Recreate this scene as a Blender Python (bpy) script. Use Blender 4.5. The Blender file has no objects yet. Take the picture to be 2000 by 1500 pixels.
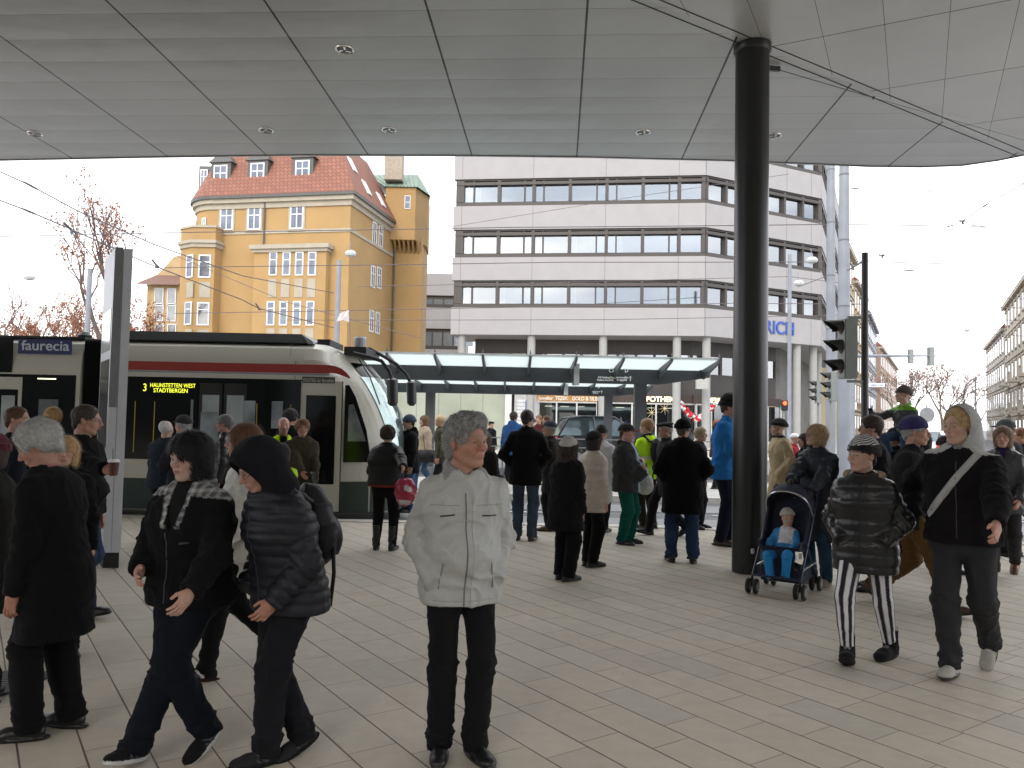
import bpy, bmesh, math, random
import numpy as np
from mathutils import Vector, Matrix
from mathutils.bvhtree import BVHTree
R = math.radians
sc = bpy.context.scene
COL = sc.collection
random.seed(7)
rng = np.random.default_rng(7)

# ---------------------------------------------------------------- camera
F = 1556.0; CH = 1.70; PIT = math.atan(70 / F); ROLL = 0.020
_f = Vector((0, math.cos(PIT), math.sin(PIT))); _r0 = Vector((1, 0, 0)); _u0 = Vector((0, -math.sin(PIT), math.cos(PIT)))
_r = _r0 * math.cos(ROLL) + _u0 * math.sin(ROLL); _u = _u0 * math.cos(ROLL) - _r0 * math.sin(ROLL)
CP = Vector((0, 0, CH))
cam = bpy.data.cameras.new('camera'); camo = bpy.data.objects.new('camera', cam); COL.objects.link(camo)
camo.matrix_world = Matrix(((_r.x, _u.x, -_f.x, 0), (_r.y, _u.y, -_f.y, 0), (_r.z, _u.z, -_f.z, CH), (0, 0, 0, 1)))
cam.sensor_width = 36; cam.lens = 36 * F / 2000; cam.clip_start = 0.05; cam.clip_end = 3000
sc.camera = camo
# ---------------------------------------------------------------- light
sc.view_settings.view_transform = 'Standard'; sc.view_settings.look = 'None'
sc.view_settings.exposure = 1.32; sc.view_settings.gamma = 1
SUN_EL = R(32); SUN_AZ = R(200)
w = bpy.data.worlds.new("World"); sc.world = w; w.use_nodes = True
nt = w.node_tree; nt.nodes.clear()
wo = nt.nodes.new('ShaderNodeOutputWorld'); bg = nt.nodes.new('ShaderNodeBackground')
sky = nt.nodes.new('ShaderNodeTexSky'); sky.sky_type = 'NISHITA'; sky.sun_disc = False
sky.sun_elevation = SUN_EL; sky.sun_rotation = SUN_AZ; sky.dust_density = 2.0; sky.air_density = 1.0
tc = nt.nodes.new('ShaderNodeTexCoord'); mp = nt.nodes.new('ShaderNodeMapping'); mp.inputs['Scale'].default_value = (1, 1, 2.6)
nz = nt.nodes.new('ShaderNodeTexNoise'); nz.inputs['Scale'].default_value = 2.2; nz.inputs['Detail'].default_value = 6
cr = nt.nodes.new('ShaderNodeValToRGB'); cr.color_ramp.elements[0].position = 0.36; cr.color_ramp.elements[1].position = 0.50
cr2 = nt.nodes.new('ShaderNodeValToRGB'); cr2.color_ramp.elements[0].color = (8.0, 8.3, 8.8, 1); cr2.color_ramp.elements[1].color = (13.0, 13.1, 13.3, 1)
cr2.color_ramp.elements[0].position = 0.40; cr2.color_ramp.elements[1].position = 0.62
nz2 = nt.nodes.new('ShaderNodeTexNoise'); nz2.inputs['Scale'].default_value = 3.1; nz2.inputs['Detail'].default_value = 5
mx = nt.nodes.new('ShaderNodeMixRGB')
L = nt.links.new
L(tc.outputs['Generated'], mp.inputs['Vector']); L(mp.outputs[0], nz.inputs['Vector']); L(mp.outputs[0], nz2.inputs['Vector'])
L(nz.outputs['Fac'], cr.inputs['Fac']); L(nz2.outputs['Fac'], cr2.inputs['Fac'])
sxyz = nt.nodes.new('ShaderNodeSeparateXYZ'); L(tc.outputs['Generated'], sxyz.inputs[0])
fr = nt.nodes.new('ShaderNodeMapRange'); fr.inputs['From Min'].default_value = -.35; fr.inputs['From Max'].default_value = .1; L(sxyz.outputs[1], fr.inputs['Value'])
mxx = nt.nodes.new('ShaderNodeMath'); mxx.operation = 'MAXIMUM'; L(cr.outputs['Color'], mxx.inputs[0]); L(fr.outputs[0], mxx.inputs[1])
L(mxx.outputs[0], mx.inputs['Fac']); L(sky.outputs['Color'], mx.inputs['Color1']); L(cr2.outputs['Color'], mx.inputs['Color2'])
L(mx.outputs[0], bg.inputs['Color']); bg.inputs['Strength'].default_value = 0.10; L(bg.outputs[0], wo.inputs[0])
sl = bpy.data.lights.new('sun', 'SUN'); sl.energy = 0.5; sl.angle = R(20); sl.color = (1.0, 0.96, 0.9)
so = bpy.data.objects.new('sun', sl); COL.objects.link(so)
_sd = Vector((math.sin(SUN_AZ) * math.cos(SUN_EL), math.cos(SUN_AZ) * math.cos(SUN_EL), math.sin(SUN_EL)))
so.rotation_euler = _sd.to_track_quat('Z', 'Y').to_euler()

# ---------------------------------------------------------------- picture point -> world point helpers
def ray(px, py): return _f + _r * ((px - 1000) / F) - _u * ((py - 750) / F)
def P(px, py, Y):
    d = ray(px, py); return CP + d * (Y / d.y)
def G(px, py, z=0.0):
    d = ray(px, py); return CP + d * ((z - CH) / d.z)
def CEIL(px, py):
    d = ray(px, py); t = (6.38 - CH) / (d.z + .019 * d.y); return CP + d * t

# ---------------------------------------------------------------- materials
_mats = {}
def mat(name, c, rough=.6, metal=0., var=.12, vs=6., bump=.0, bs=40., spec=.5, emit=0, attr=False, sheen=0, coat=0):
    if name in _mats: return _mats[name]
    m = bpy.data.materials.new(name); m.use_nodes = True; _mats[name] = m
    t = m.node_tree; n = t.nodes; l = t.links; b = n['Principled BSDF']
    b.inputs['Roughness'].default_value = rough; b.inputs['Metallic'].default_value = metal
    b.inputs['Specular IOR Level'].default_value = spec
    if sheen: b.inputs['Sheen Weight'].default_value = sheen; b.inputs['Sheen Roughness'].default_value = .5
    if coat: b.inputs['Coat Weight'].default_value = coat; b.inputs['Coat Roughness'].default_value = .06
    tcn = n.new('ShaderNodeTexCoord')
    ns = n.new('ShaderNodeTexNoise'); ns.inputs['Scale'].default_value = vs; ns.inputs['Detail'].default_value = 5
    l.new(tcn.outputs['Object'], ns.inputs['Vector'])
    mr = n.new('ShaderNodeMapRange'); mr.inputs['From Min'].default_value = .3; mr.inputs['From Max'].default_value = .7
    mr.inputs['To Min'].default_value = 1 - var; mr.inputs['To Max'].default_value = 1 + var
    l.new(ns.outputs['Fac'], mr.inputs['Value'])
    mu = n.new('ShaderNodeVectorMath'); mu.operation = 'SCALE'
    if attr:
        a = n.new('ShaderNodeAttribute'); a.attribute_name = 'Col'; l.new(a.outputs['Color'], mu.inputs[0])
    else: mu.inputs[0].default_value = c[:3]
    l.new(mr.outputs[0], mu.inputs['Scale']); l.new(mu.outputs[0], b.inputs['Base Color'])
    if bump:
        n2 = n.new('ShaderNodeTexNoise'); n2.inputs['Scale'].default_value = bs; n2.inputs['Detail'].default_value = 4
        l.new(tcn.outputs['Object'], n2.inputs['Vector'])
        bp = n.new('ShaderNodeBump'); bp.inputs['Strength'].default_value = bump; bp.inputs['Distance'].default_value = .01
        l.new(n2.outputs['Fac'], bp.inputs['Height']); l.new(bp.outputs[0], b.inputs['Normal'])
    if emit:
        b.inputs['Emission Strength'].default_value = emit; l.new(mu.outputs[0], b.inputs['Emission Color'])
    return m
def glass_mat(name, tint, refl, rough=.03):
    if name in _mats: return _mats[name]
    m = bpy.data.materials.new(name); m.use_nodes = True; _mats[name] = m
    t = m.node_tree; n = t.nodes; l = t.links; n.clear()
    o = n.new('ShaderNodeOutputMaterial'); g = n.new('ShaderNodeBsdfGlossy'); g.inputs['Roughness'].default_value = rough
    g.inputs['Color'].default_value = (.95, .97, 1, 1)
    tr = n.new('ShaderNodeBsdfTransparent'); tr.inputs['Color'].default_value = (*tint, 1)
    mxs = n.new('ShaderNodeMixShader'); fr = n.new('ShaderNodeFresnel'); fr.inputs['IOR'].default_value = 1.5
    ad = n.new('ShaderNodeMath'); ad.operation = 'ADD'; ad.use_clamp = True; ad.inputs[1].default_value = refl
    ns = n.new('ShaderNodeTexNoise'); ns.inputs['Scale'].default_value = .8; bp = n.new('ShaderNodeBump'); bp.inputs['Strength'].default_value = .06
    l.new(ns.outputs['Fac'], bp.inputs['Height']); l.new(bp.outputs[0], g.inputs['Normal'])
    l.new(fr.outputs[0], ad.inputs[0]); l.new(ad.outputs[0], mxs.inputs[0]); l.new(tr.outputs[0], mxs.inputs[1]); l.new(g.outputs[0], mxs.inputs[2])
    l.new(mxs.outputs[0], o.inputs[0]); return m

# ---------------------------------------------------------------- object helpers
def T(o, label=None, cat=None, group=None, kind=None):
    if label: o['label'] = label
    if cat: o['category'] = cat
    if group: o['group'] = group
    if kind: o['kind'] = kind
    return o
def empty(name, loc=(0, 0, 0), label=None, cat=None, group=None, rz=0, s=1):
    o = bpy.data.objects.new(name, None); COL.objects.link(o); o.location = loc; o.rotation_euler = (0, 0, rz); o.scale = (s, s, s)
    o.empty_display_size = .1
    return T(o, label, cat, group)
def linkmesh(name, me, m, parent=None, smooth=False):
    o = bpy.data.objects.new(name, me); COL.objects.link(o)
    if m is not None: me.materials.append(m)
    if smooth: me.polygons.foreach_set('use_smooth', [True] * len(me.polygons))
    if parent is not None: o.parent = parent
    return o
class MB:
    """collects shapes in WORLD (or parent-local) coordinates for one mesh"""
    def __init__(s): s.v = []; s.f = []
    def add(s, vs, fs):
        b = len(s.v); s.v += [tuple(v) for v in vs]; s.f += [tuple(b + i for i in f) for f in fs]; return s
    def box(s, x0, x1, y0, y1, z0, z1):
        return s.add([(x0, y0, z0), (x1, y0, z0), (x1, y1, z0), (x0, y1, z0), (x0, y0, z1), (x1, y0, z1), (x1, y1, z1), (x0, y1, z1)],
                     [(0, 3, 2, 1), (4, 5, 6, 7), (0, 1, 5, 4), (1, 2, 6, 5), (2, 3, 7, 6), (3, 0, 4, 7)])
    def obox(s, o, a, b, c):
        """box from corner o with edge vectors a, b, c"""
        o, a, b, c = map(Vector, (o, a, b, c))
        return s.add([o, o + a, o + a + b, o + b, o + c, o + a + c, o + a + b + c, o + b + c],
                     [(0, 3, 2, 1), (4, 5, 6, 7), (0, 1, 5, 4), (1, 2, 6, 5), (2, 3, 7, 6), (3, 0, 4, 7)])
    def tube(s, pts, r, n=8, cap=True):
        pts = [Vector(p) for p in pts]; rs = r if isinstance(r, (list, tuple)) else [r] * len(pts)
        base = len(s.v); prev = None
        for i, p in enumerate(pts):
            t = (pts[min(i + 1, len(pts) - 1)] - pts[max(i - 1, 0)]).normalized()
            if prev is None: x = t.orthogonal().normalized()
            else: x = (prev - t * prev.dot(t)).normalized()
            prev = x; y = t.cross(x)
            for k in range(n):
                a = 2 * math.pi * k / n; s.v.append(tuple(p + (x * math.cos(a) + y * math.sin(a)) * rs[i]))
        for i in range(len(pts) - 1):
            for k in range(n):
                a = base + i * n + k; b = base + i * n + (k + 1) % n; s.f.append((a, b, b + n, a + n))
        if cap:
            s.f.append(tuple(base + k for k in range(n))[::-1]); s.f.append(tuple(base + (len(pts) - 1) * n + k for k in range(n)))
        return s
    def prism(s, poly, z0, z1):
        n = len(poly)
        vs = [(p[0], p[1], z0) for p in poly] + [(p[0], p[1], z1) for p in poly]
        return s.add(vs, [tuple(range(n))[::-1], tuple(range(n, 2 * n))] + [(i, (i + 1) % n, n + (i + 1) % n, n + i) for i in range(n)])
    def extr(s, pts, d):
        """polygon of 3D points extruded by vector d"""
        n = len(pts); d = Vector(d)
        vs = [Vector(p) for p in pts] + [Vector(p) + d for p in pts]
        return s.add(vs, [tuple(range(n))[::-1], tuple(range(n, 2 * n))] + [(i, (i + 1) % n, n + (i + 1) % n, n + i) for i in range(n)])
    def lathe(s, prof, c=(0, 0, 0), n=20, ax='z'):
        base = len(s.v)
        for r, h in prof:
            for k in range(n):
                a = 2 * math.pi * k / n; u, v = r * math.cos(a), r * math.sin(a)
                q = (u, v, h) if ax == 'z' else ((h, u, v) if ax == 'x' else (u, h, v))
                s.v.append((c[0] + q[0], c[1] + q[1], c[2] + q[2]))
        for i in range(len(prof) - 1):
            for k in range(n):
                a = base + i * n + k; b = base + i * n + (k + 1) % n; s.f.append((a, b, b + n, a + n))
        s.f.append(tuple(base + k for k in range(n))[::-1]); s.f.append(tuple(base + (len(prof) - 1) * n + k for k in range(n)))
        return s
    def build(s, name, m, parent=None, smooth=False, bevel=0):
        me = bpy.data.meshes.new(name); me.from_pydata(s.v, [], s.f)
        bm = bmesh.new(); bm.from_mesh(me); bmesh.ops.recalc_face_normals(bm, faces=bm.faces)
        if bevel: bmesh.ops.bevel(bm, geom=bm.edges[:], offset=bevel, segments=2, affect='EDGES', clamp_overlap=True)
        bm.to_mesh(me); bm.free()
        o = linkmesh(name, me, m, None, False)
        if smooth:
            me.polygons.foreach_set('use_smooth', [True] * len(me.polygons))
            try: me.set_sharp_from_angle(angle=R(40))
            except Exception: pass
        if parent is not None:
            o.parent = parent; o.matrix_parent_inverse = parent_inv(parent)
        return o
def parent_inv(p):
    """world-space children of an unrotated or rotated empty keep their place"""
    m = Matrix.LocRotScale(p.location, p.rotation_euler, p.scale)
    return m.inverted()
def keep(o, p): o.parent = p; o.matrix_parent_inverse = parent_inv(p); return o
class Wall:
    """a vertical wall through two ground points; u along it, d outward (towards the camera side)"""
    def __init__(s, a, b):
        s.a = Vector((a[0], a[1], 0)); s.b = Vector((b[0], b[1], 0)); s.u = (s.b - s.a).normalized(); s.len = (s.b - s.a).length
        s.n = Vector((s.u.y, -s.u.x, 0))
        if s.n.dot(s.a) > 0: s.n = -s.n
    def uz(s, px, py):
        d = ray(px, py); t = (s.a - CP).dot(s.n) / d.dot(s.n); q = CP + d * t; return (q - s.a).dot(s.u), q.z
    def pt(s, u, z, d=0): return s.a + s.u * u + s.n * d + Vector((0, 0, z))
    def box(s, mb, u0, u1, z0, z1, d0, d1): mb.obox(s.pt(u0, z0, d0), s.u * (u1 - u0), s.n * (d1 - d0), Vector((0, 0, z1 - z0)))
def text_mesh(name, txt, size, m, parent, loc, udir, up=Vector((0, 0, 1)), depth=.01, align='LEFT', bold=0.0, sx=1.0):
    cu = bpy.data.curves.new('t', 'FONT'); cu.body = txt; cu.size = size; cu.extrude = depth; cu.align_x = align; cu.offset = bold
    o = bpy.data.objects.new('t', cu); COL.objects.link(o)
    dg = bpy.context.evaluated_depsgraph_get(); me = bpy.data.meshes.new_from_object(o.evaluated_get(dg)); me.name = name
    bpy.data.objects.remove(o); bpy.data.curves.remove(cu)
    u = Vector(udir).normalized(); n = u.cross(up).normalized()
    M = Matrix(((u.x * sx, up.x, n.x, loc[0]), (u.y * sx, up.y, n.y, loc[1]), (u.z * sx, up.z, n.z, loc[2]), (0, 0, 0, 1)))
    me.transform(M); me.materials.clear()
    o = linkmesh(name, me, m)
    if parent is not None: keep(o, parent)
    return o
# ================================================================= ground and paving
def paving_mat():
    m = bpy.data.materials.new('plaza_slabs'); m.use_nodes = True; t = m.node_tree; n = t.nodes; l = t.links; b = n['Principled BSDF']
    def math_(op, a, b_=None, c=None):
        q = n.new('ShaderNodeMath'); q.operation = op
        for i, v in enumerate((a, b_, c)):
            if v is None: continue
            if isinstance(v, (int, float)): q.inputs[i].default_value = v
            else: l.new(v, q.inputs[i])
        return q.outputs[0]
    tcn = n.new('ShaderNodeTexCoord'); sx = n.new('ShaderNodeSeparateXYZ')
    # rows run 34 degrees to the left of the view; they bow very slightly
    l.new(tcn.outputs['Object'], sx.inputs[0]); X, Y = sx.outputs[0], sx.outputs[1]
    a = math.atan(1060 / 1556); ca, sa = math.cos(a), math.sin(a)
    U = math_('ADD', math_('MULTIPLY', X, -sa), math_('MULTIPLY', Y, ca)); V = math_('ADD', math_('MULTIPLY', X, ca), math_('MULTIPLY', Y, sa))
    v = math_('DIVIDE', V, .275); row = math_('FLOOR', v); fv = math_('FRACT', v)
    wn = n.new('ShaderNodeTexWhiteNoise'); wn.noise_dimensions = '1D'; l.new(row, wn.inputs['W'])
    u = math_('ADD', math_('DIVIDE', U, .60), math_('MULTIPLY', wn.outputs['Value'], 5.0)); tile = math_('FLOOR', u); fu = math_('FRACT', u)
    dv = math_('MULTIPLY', math_('MINIMUM', fv, math_('SUBTRACT', 1, fv)), .275); du = math_('MULTIPLY', math_('MINIMUM', fu, math_('SUBTRACT', 1, fu)), .60)
    jn = n.new('ShaderNodeTexNoise'); jn.inputs['Scale'].default_value = 1.3; l.new(tcn.outputs['Object'], jn.inputs['Vector'])
    wv = math_('MULTIPLY', math_('ADD', jn.outputs['Fac'], .15), .0062)
    jv = n.new('ShaderNodeMapRange'); l.new(math_('SUBTRACT', dv, wv), jv.inputs['Value']); jv.inputs['From Min'].default_value = -.001; jv.inputs['From Max'].default_value = .0022; jv.inputs['To Min'].default_value = 1; jv.inputs['To Max'].default_value = 0
    ju = n.new('ShaderNodeMapRange'); l.new(math_('SUBTRACT', du, math_('MULTIPLY', wv, .55)), ju.inputs['Value']); ju.inputs['From Min'].default_value = -.001; ju.inputs['From Max'].default_value = .002; ju.inputs['To Min'].default_value = .75; ju.inputs['To Max'].default_value = 0
    joint = math_('MAXIMUM', jv.outputs[0], ju.outputs[0])
    wt = n.new('ShaderNodeTexWhiteNoise'); wt.noise_dimensions = '2D'; cmb = n.new('ShaderNodeCombineXYZ'); l.new(row, cmb.inputs[0]); l.new(tile, cmb.inputs[1]); l.new(cmb.outputs[0], wt.inputs['Vector'])
    ramp = n.new('ShaderNodeValToRGB'); e = ramp.color_ramp.elements
    e[0].position = 0; e[0].color = (.520, .465, .385, 1); e[1].position = 1; e[1].color = (.575, .520, .435, 1)
    for p_, c in ((.15, (.515, .480, .415)), (.3, (.545, .485, .395)), (.7, (.560, .510, .425))): q = e.new(p_); q.color = (*c, 1)
    l.new(wt.outputs['Value'], ramp.inputs['Fac'])
    n1 = n.new('ShaderNodeTexNoise'); n1.inputs['Scale'].default_value = 1.1; n1.inputs['Detail'].default_value = 8; l.new(tcn.outputs['Object'], n1.inputs['Vector'])
    n2 = n.new('ShaderNodeTexNoise'); n2.inputs['Scale'].default_value = 90; n2.inputs['Detail'].default_value = 5; l.new(tcn.outputs['Object'], n2.inputs['Vector'])
    n3 = n.new('ShaderNodeTexNoise'); n3.inputs['Scale'].default_value = 9; n3.inputs['Detail'].default_value = 6; l.new(tcn.outputs['Object'], n3.inputs['Vector'])
    k = math_('ADD', math_('ADD', math_('MULTIPLY', n1.outputs['Fac'], .24), math_('MULTIPLY', n2.outputs['Fac'], .22)), math_('ADD', math_('MULTIPLY', n3.outputs['Fac'], .26), .59))
    sc1 = n.new('ShaderNodeVectorMath'); sc1.operation = 'SCALE'; l.new(ramp.outputs[0], sc1.inputs[0]); l.new(k, sc1.inputs['Scale'])
    mxn = n.new('ShaderNodeMixRGB'); l.new(joint, mxn.inputs['Fac']); l.new(sc1.outputs[0], mxn.inputs['Color1']); mxn.inputs['Color2'].default_value = (.115, .092, .07, 1)
    # scattered dark specks of chewing gum and grit
    vo = n.new('ShaderNodeTexVoronoi'); vo.inputs['Scale'].default_value = 1.7; l.new(tcn.outputs['Object'], vo.inputs['Vector'])
    sp = n.new('ShaderNodeMapRange'); l.new(vo.outputs['Distance'], sp.inputs['Value']); sp.inputs['From Min'].default_value = .012; sp.inputs['From Max'].default_value = .022; sp.inputs['To Min'].default_value = .45; sp.inputs['To Max'].default_value = 0
    mx3 = n.new('ShaderNodeMixRGB'); l.new(sp.outputs[0], mx3.inputs['Fac']); l.new(mxn.outputs[0], mx3.inputs['Color1']); mx3.inputs['Color2'].default_value = (.16, .13, .10, 1)
    l.new(mx3.outputs[0], b.inputs['Base Color'])
    rr = n.new('ShaderNodeMapRange'); l.new(n1.outputs['Fac'], rr.inputs['Value']); rr.inputs['To Min'].default_value = .50; rr.inputs['To Max'].default_value = .80; l.new(rr.outputs[0], b.inputs['Roughness']); b.inputs['Specular IOR Level'].default_value = .35
    bp = n.new('ShaderNodeBump'); bp.inputs['Strength'].default_value = .5; bp.inputs['Distance'].default_value = .004
    l.new(math_('SUBTRACT', math_('MULTIPLY', n2.outputs['Fac'], .25), joint), bp.inputs['Height']); l.new(bp.outputs[0], b.inputs['Normal'])
    return m
PAVE = paving_mat()
ASPH = mat('asphalt', (.115, .118, .125), .8, var=.16, vs=1.2, bump=.3, bs=140)
KERB = mat('kerb_stone', (.46, .44, .40), .75, var=.10, vs=4, bump=.2, bs=60)
FARP = mat('pale_paving', (.40, .385, .36), .8, var=.10, vs=1.5, bump=.1, bs=50)
STEEL = mat('rail_steel', (.32, .32, .33), .35, metal=.8)
def struct(mb, name, m, **k): return T(mb.build(name, m, **k), kind='structure')
_gp = lambda px, py: tuple(G(px, py))[:2]
edge = [(-30, 12.9), (-8, 12.9), (2.3, 12.95), (3.6, 12.75), (5.5, 12.3), (9, 11.6), (16, 10.4), (30, 8.5)]
struct(MB().prism([(-30, -16), *edge[:1], *edge[1:], (30, -16)], -.25, 0), 'plaza_paving', PAVE)
kb = MB()
for i in range(len(edge) - 1):
    (x0, y0), (x1, y1) = edge[i], edge[i + 1]; n_ = max(1, int(math.hypot(x1 - x0, y1 - y0) / 1.0))
    for k in range(n_):
        a, b_ = (k + .006) / n_, (k + .994) / n_; p = Vector((x0 + (x1 - x0) * a, y0 + (y1 - y0) * a, -.25)); q = Vector((x0 + (x1 - x0) * b_, y0 + (y1 - y0) * b_, -.25))
        d = (q - p).normalized(); nn = Vector((-d.y, d.x, 0)); kb.obox(p + nn * .002, q - p, nn * .30, Vector((0, 0, .262)))
struct(kb, 'kerb', KERB)
struct(MB().prism([(-600, 5), (600, 5), (600, 1500), (-600, 1500)], -.9, -.125), 'road', ASPH)
# worn pale concrete between the rails
tb = MB(); rl = MB()
for yc in (14.6, 17.0):
    tb.box(-60, 40, yc - .78, yc + .78, -.124, -.119)
    for dy in (-.72, .72): rl.box(-60, 40, yc + dy - .03, yc + dy + .03, -.1185, -.110)
struct(tb, 'tram_track_bed', mat('track_concrete', (.20, .20, .20), .8, var=.14, vs=2, bump=.2, bs=80)); struct(rl, 'tram_rails', STEEL)
mk_ = MB()
for k in range(6): mk_.box(-8 + k * 6, -5 + k * 6, 15.75, 15.85, -.109, -.104)
for k in range(9): mk_.box(9 + k * 1.2, 9.6 + k * 1.2, 19.5, 24.5, -.120, -.115)
struct(mk_, 'crossing_markings', mat('road_paint', (.55, .55, .53), .7, var=.2, vs=8))
# ribbed pale guide strip
tp = MB()
a_, b2 = Vector(G(1640, 1078)), Vector(G(1960, 1098)); dv_ = (b2 - a_).normalized(); nn = Vector((-dv_.y, dv_.x, 0))
for k in range(60): tp.obox(a_ - dv_ * 1.2 + dv_ * (k * .095) + Vector((0, 0, .001)), dv_ * .045 + nn * .30, nn * .60, Vector((0, 0, .006)))
struct(tp, 'guide_strip', mat('guide_white', (.58, .57, .54), .7))
# island platform with kerb
struct(MB().prism([(-40, 18.55), (7.6, 18.55), (8.2, 19.3), (8.2, 23.2), (-40, 23.2)], -.3, .0), 'island_platform', FARP)
struct(MB().prism([(-40, 18.25), (7.7, 18.25), (8.5, 19.2), (8.5, 23.4), (8.202, 23.4), (8.202, 19.28), (7.598, 18.548), (-40, 18.548)], -.3, .012), 'island_kerb', KERB)
struct(MB().prism([(-40, 26), (11, 26), (14, 29), (14, 36), (-40, 36)], -.3, .08), 'far_street', mat('far_asphalt', (.15, .15, .155), .8, var=.1, vs=.8))
struct(MB().prism([(-60, 36.01), (15, 36.01), (27, 52), (35, 75), (36, 90), (-60, 90)], -.3, .13), 'far_pavement', FARP)
dg_ = MB(); q = G(28, 1330)
for k in range(9): dg_.box(q.x - .16, q.x + .16, q.y - .17 + k * .04, q.y - .17 + k * .04 + .016, .001, .004)
fr = MB().box(q.x - .18, q.x + .18, q.y - .19, q.y + .19, .0005, .002)
e_ = empty('drain_grate', (q.x, q.y, 0), 'dark slotted drain grate set in the paving at the lower left', 'drain')
dg_.build('slat', mat('cast_iron', (.16, .15, .14), .6), e_); fr.build('frame', mat('drain_dark', (.03, .03, .03), .8), e_)

# ================================================================= canopy overhead
def soffit_mat(name, along, wl, wc, off, col, ww=.016, cw=.004):
    m = bpy.data.materials.new(name); m.use_nodes = True; t = m.node_tree; n = t.nodes; l = t.links; b = n['Principled BSDF']
    def M(op, a, b_=None):
        q = n.new('ShaderNodeMath'); q.operation = op
        for i, v in enumerate((a, b_)):
            if v is None: continue
            if isinstance(v, (int, float)): q.inputs[i].default_value = v
            else: l.new(v, q.inputs[i])
        return q.outputs[0]
    tcn = n.new('ShaderNodeTexCoord'); sx = n.new('ShaderNodeSeparateXYZ'); l.new(tcn.outputs['Object'], sx.inputs[0]); X, Y = sx.outputs[0], sx.outputs[1]
    d = Vector(along).normalized(); U = M('ADD', M('MULTIPLY', X, d.x), M('MULTIPLY', Y, d.y)); V = M('ADD', M('MULTIPLY', X, d.y), M('MULTIPLY', Y, -d.x))
    v = M('DIVIDE', M('ADD', V, off[0]), wl); u = M('DIVIDE', M('ADD', U, off[1]), wc); fv, fu = M('FRACT', v), M('FRACT', u)
    dv = M('MULTIPLY', M('MINIMUM', fv, M('SUBTRACT', 1, fv)), wl); du = M('MULTIPLY', M('MINIMUM', fu, M('SUBTRACT', 1, fu)), wc)
    ja = M('LESS_THAN', dv, ww * .5); jb = M('MULTIPLY', M('LESS_THAN', du, cw * .5), .85); joint = M('MAXIMUM', ja, jb)
    cmb = n.new('ShaderNodeCombineXYZ'); l.new(M('FLOOR', v), cmb.inputs[0]); l.new(M('FLOOR', u), cmb.inputs[1]); wt = n.new('ShaderNodeTexWhiteNoise'); wt.noise_dimensions = '2D'; l.new(cmb.outputs[0], wt.inputs['Vector'])
    n1 = n.new('ShaderNodeTexNoise'); n1.inputs['Scale'].default_value = .55; n1.inputs['Detail'].default_value = 3; l.new(tcn.outputs['Object'], n1.inputs['Vector'])
    k = M('ADD', M('ADD', M('MULTIPLY', wt.outputs['Value'], .07), M('MULTIPLY', n1.outputs['Fac'], .22)), .85)
    s_ = n.new('ShaderNodeVectorMath'); s_.operation = 'SCALE'; s_.inputs[0].default_value = col; l.new(k, s_.inputs['Scale'])
    mx_ = n.new('ShaderNodeMixRGB'); l.new(joint, mx_.inputs['Fac']); l.new(s_.outputs[0], mx_.inputs['Color1']); mx_.inputs['Color2'].default_value = (.012, .011, .010, 1); l.new(mx_.outputs[0], b.inputs['Base Color'])
    b.inputs['Roughness'].default_value = .30; b.inputs['Metallic'].default_value = .2; b.inputs['Specular IOR Level'].default_value = .5
    bell = M('MULTIPLY', M('SINE', M('MULTIPLY', fu, math.pi)), .35); n4 = n.new('ShaderNodeTexNoise'); n4.inputs['Scale'].default_value = 1.6; n4.inputs['Detail'].default_value = 2; l.new(tcn.outputs['Object'], n4.inputs['Vector'])
    tilt = M('MULTIPLY', M('MULTIPLY', M('SUBTRACT', wt.outputs['Value'], .5), fu), .9)
    bp = n.new('ShaderNodeBump'); bp.inputs['Strength'].default_value = .55; bp.inputs['Distance'].default_value = .03; l.new(M('ADD', M('ADD', bell, tilt), M('MULTIPLY', n4.outputs['Fac'], 1.1)), bp.inputs['Height']); l.new(bp.outputs[0], b.inputs['Normal'])
    return m
_uA = Vector((90 / 1556, 1, 0)).normalized(); _uB = Vector((792 / 1556, 1, 0)).normalized()
p1 = CEIL(1148, 0); vA = p1.x * _uA.y - p1.y * _uA.x; p2 = CEIL(400, 75); uA = p2.x * _uA.x + p2.y * _uA.y
SOF_A = soffit_mat('soffit_panels_a', _uA, 1.76, .575, (-vA, -uA), (.46, .47, .47), ww=.026, cw=.006)
p1 = CEIL(1724, 0); vB = p1.x * _uB.y - p1.y * _uB.x; p2 = CEIL(1738, 172); uB = p2.x * _uB.x + p2.y * _uB.y
SOF_B = soffit_mat('soffit_panels_b', _uB, .645, 1.80, (-vB, -uB), (.50, .50, .495), ww=.006, cw=.018)
BACKY0 = -6.0
cz = lambda x, y: 6.38 - .019 * y
def cpt(p): return Vector((p[0], p[1], cz(p[0], p[1])))
epx = [(-260, 314), (0, 312), (300, 306), (600, 302), (900, 303), (1150, 306), (1436, 313), (1600, 320), (1700, 324), (1800, 325), (1880, 322), (1950, 312), (2000, 302), (2050, 286)]
ed = [CEIL(*p) for p in epx]; ed = [Vector((p.x, p.y, p.z)) for p in ed]
last = ed[-1]; ed += [Vector((last.x + 1.2, last.y - .9, 0)), Vector((last.x + 2.6, last.y - 2.6, 0)), Vector((last.x + 3.6, last.y - 5, 0)), Vector((last.x + 4.0, last.y - 9, 0)), Vector((last.x + 3.0, BACKY0, 0))]
ed = [cpt(p) for p in ed]
r0_, r1_ = CEIL(1265, 0), CEIL(1995, 300); rd = (r1_ - r0_).normalized()
rback = r0_ + rd * -((r0_.y - BACKY0) / rd.y); rend = ed[12]
can = empty('station_canopy', (0, 6, 5.9), 'huge pale grey panelled canopy roof spanning the top of the picture', 'canopy')
BACKY = -6.0
left = [cpt((-22, BACKY))] + [cpt((-22, 13.2))] + ed[:13] + [cpt(rback)]
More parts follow.
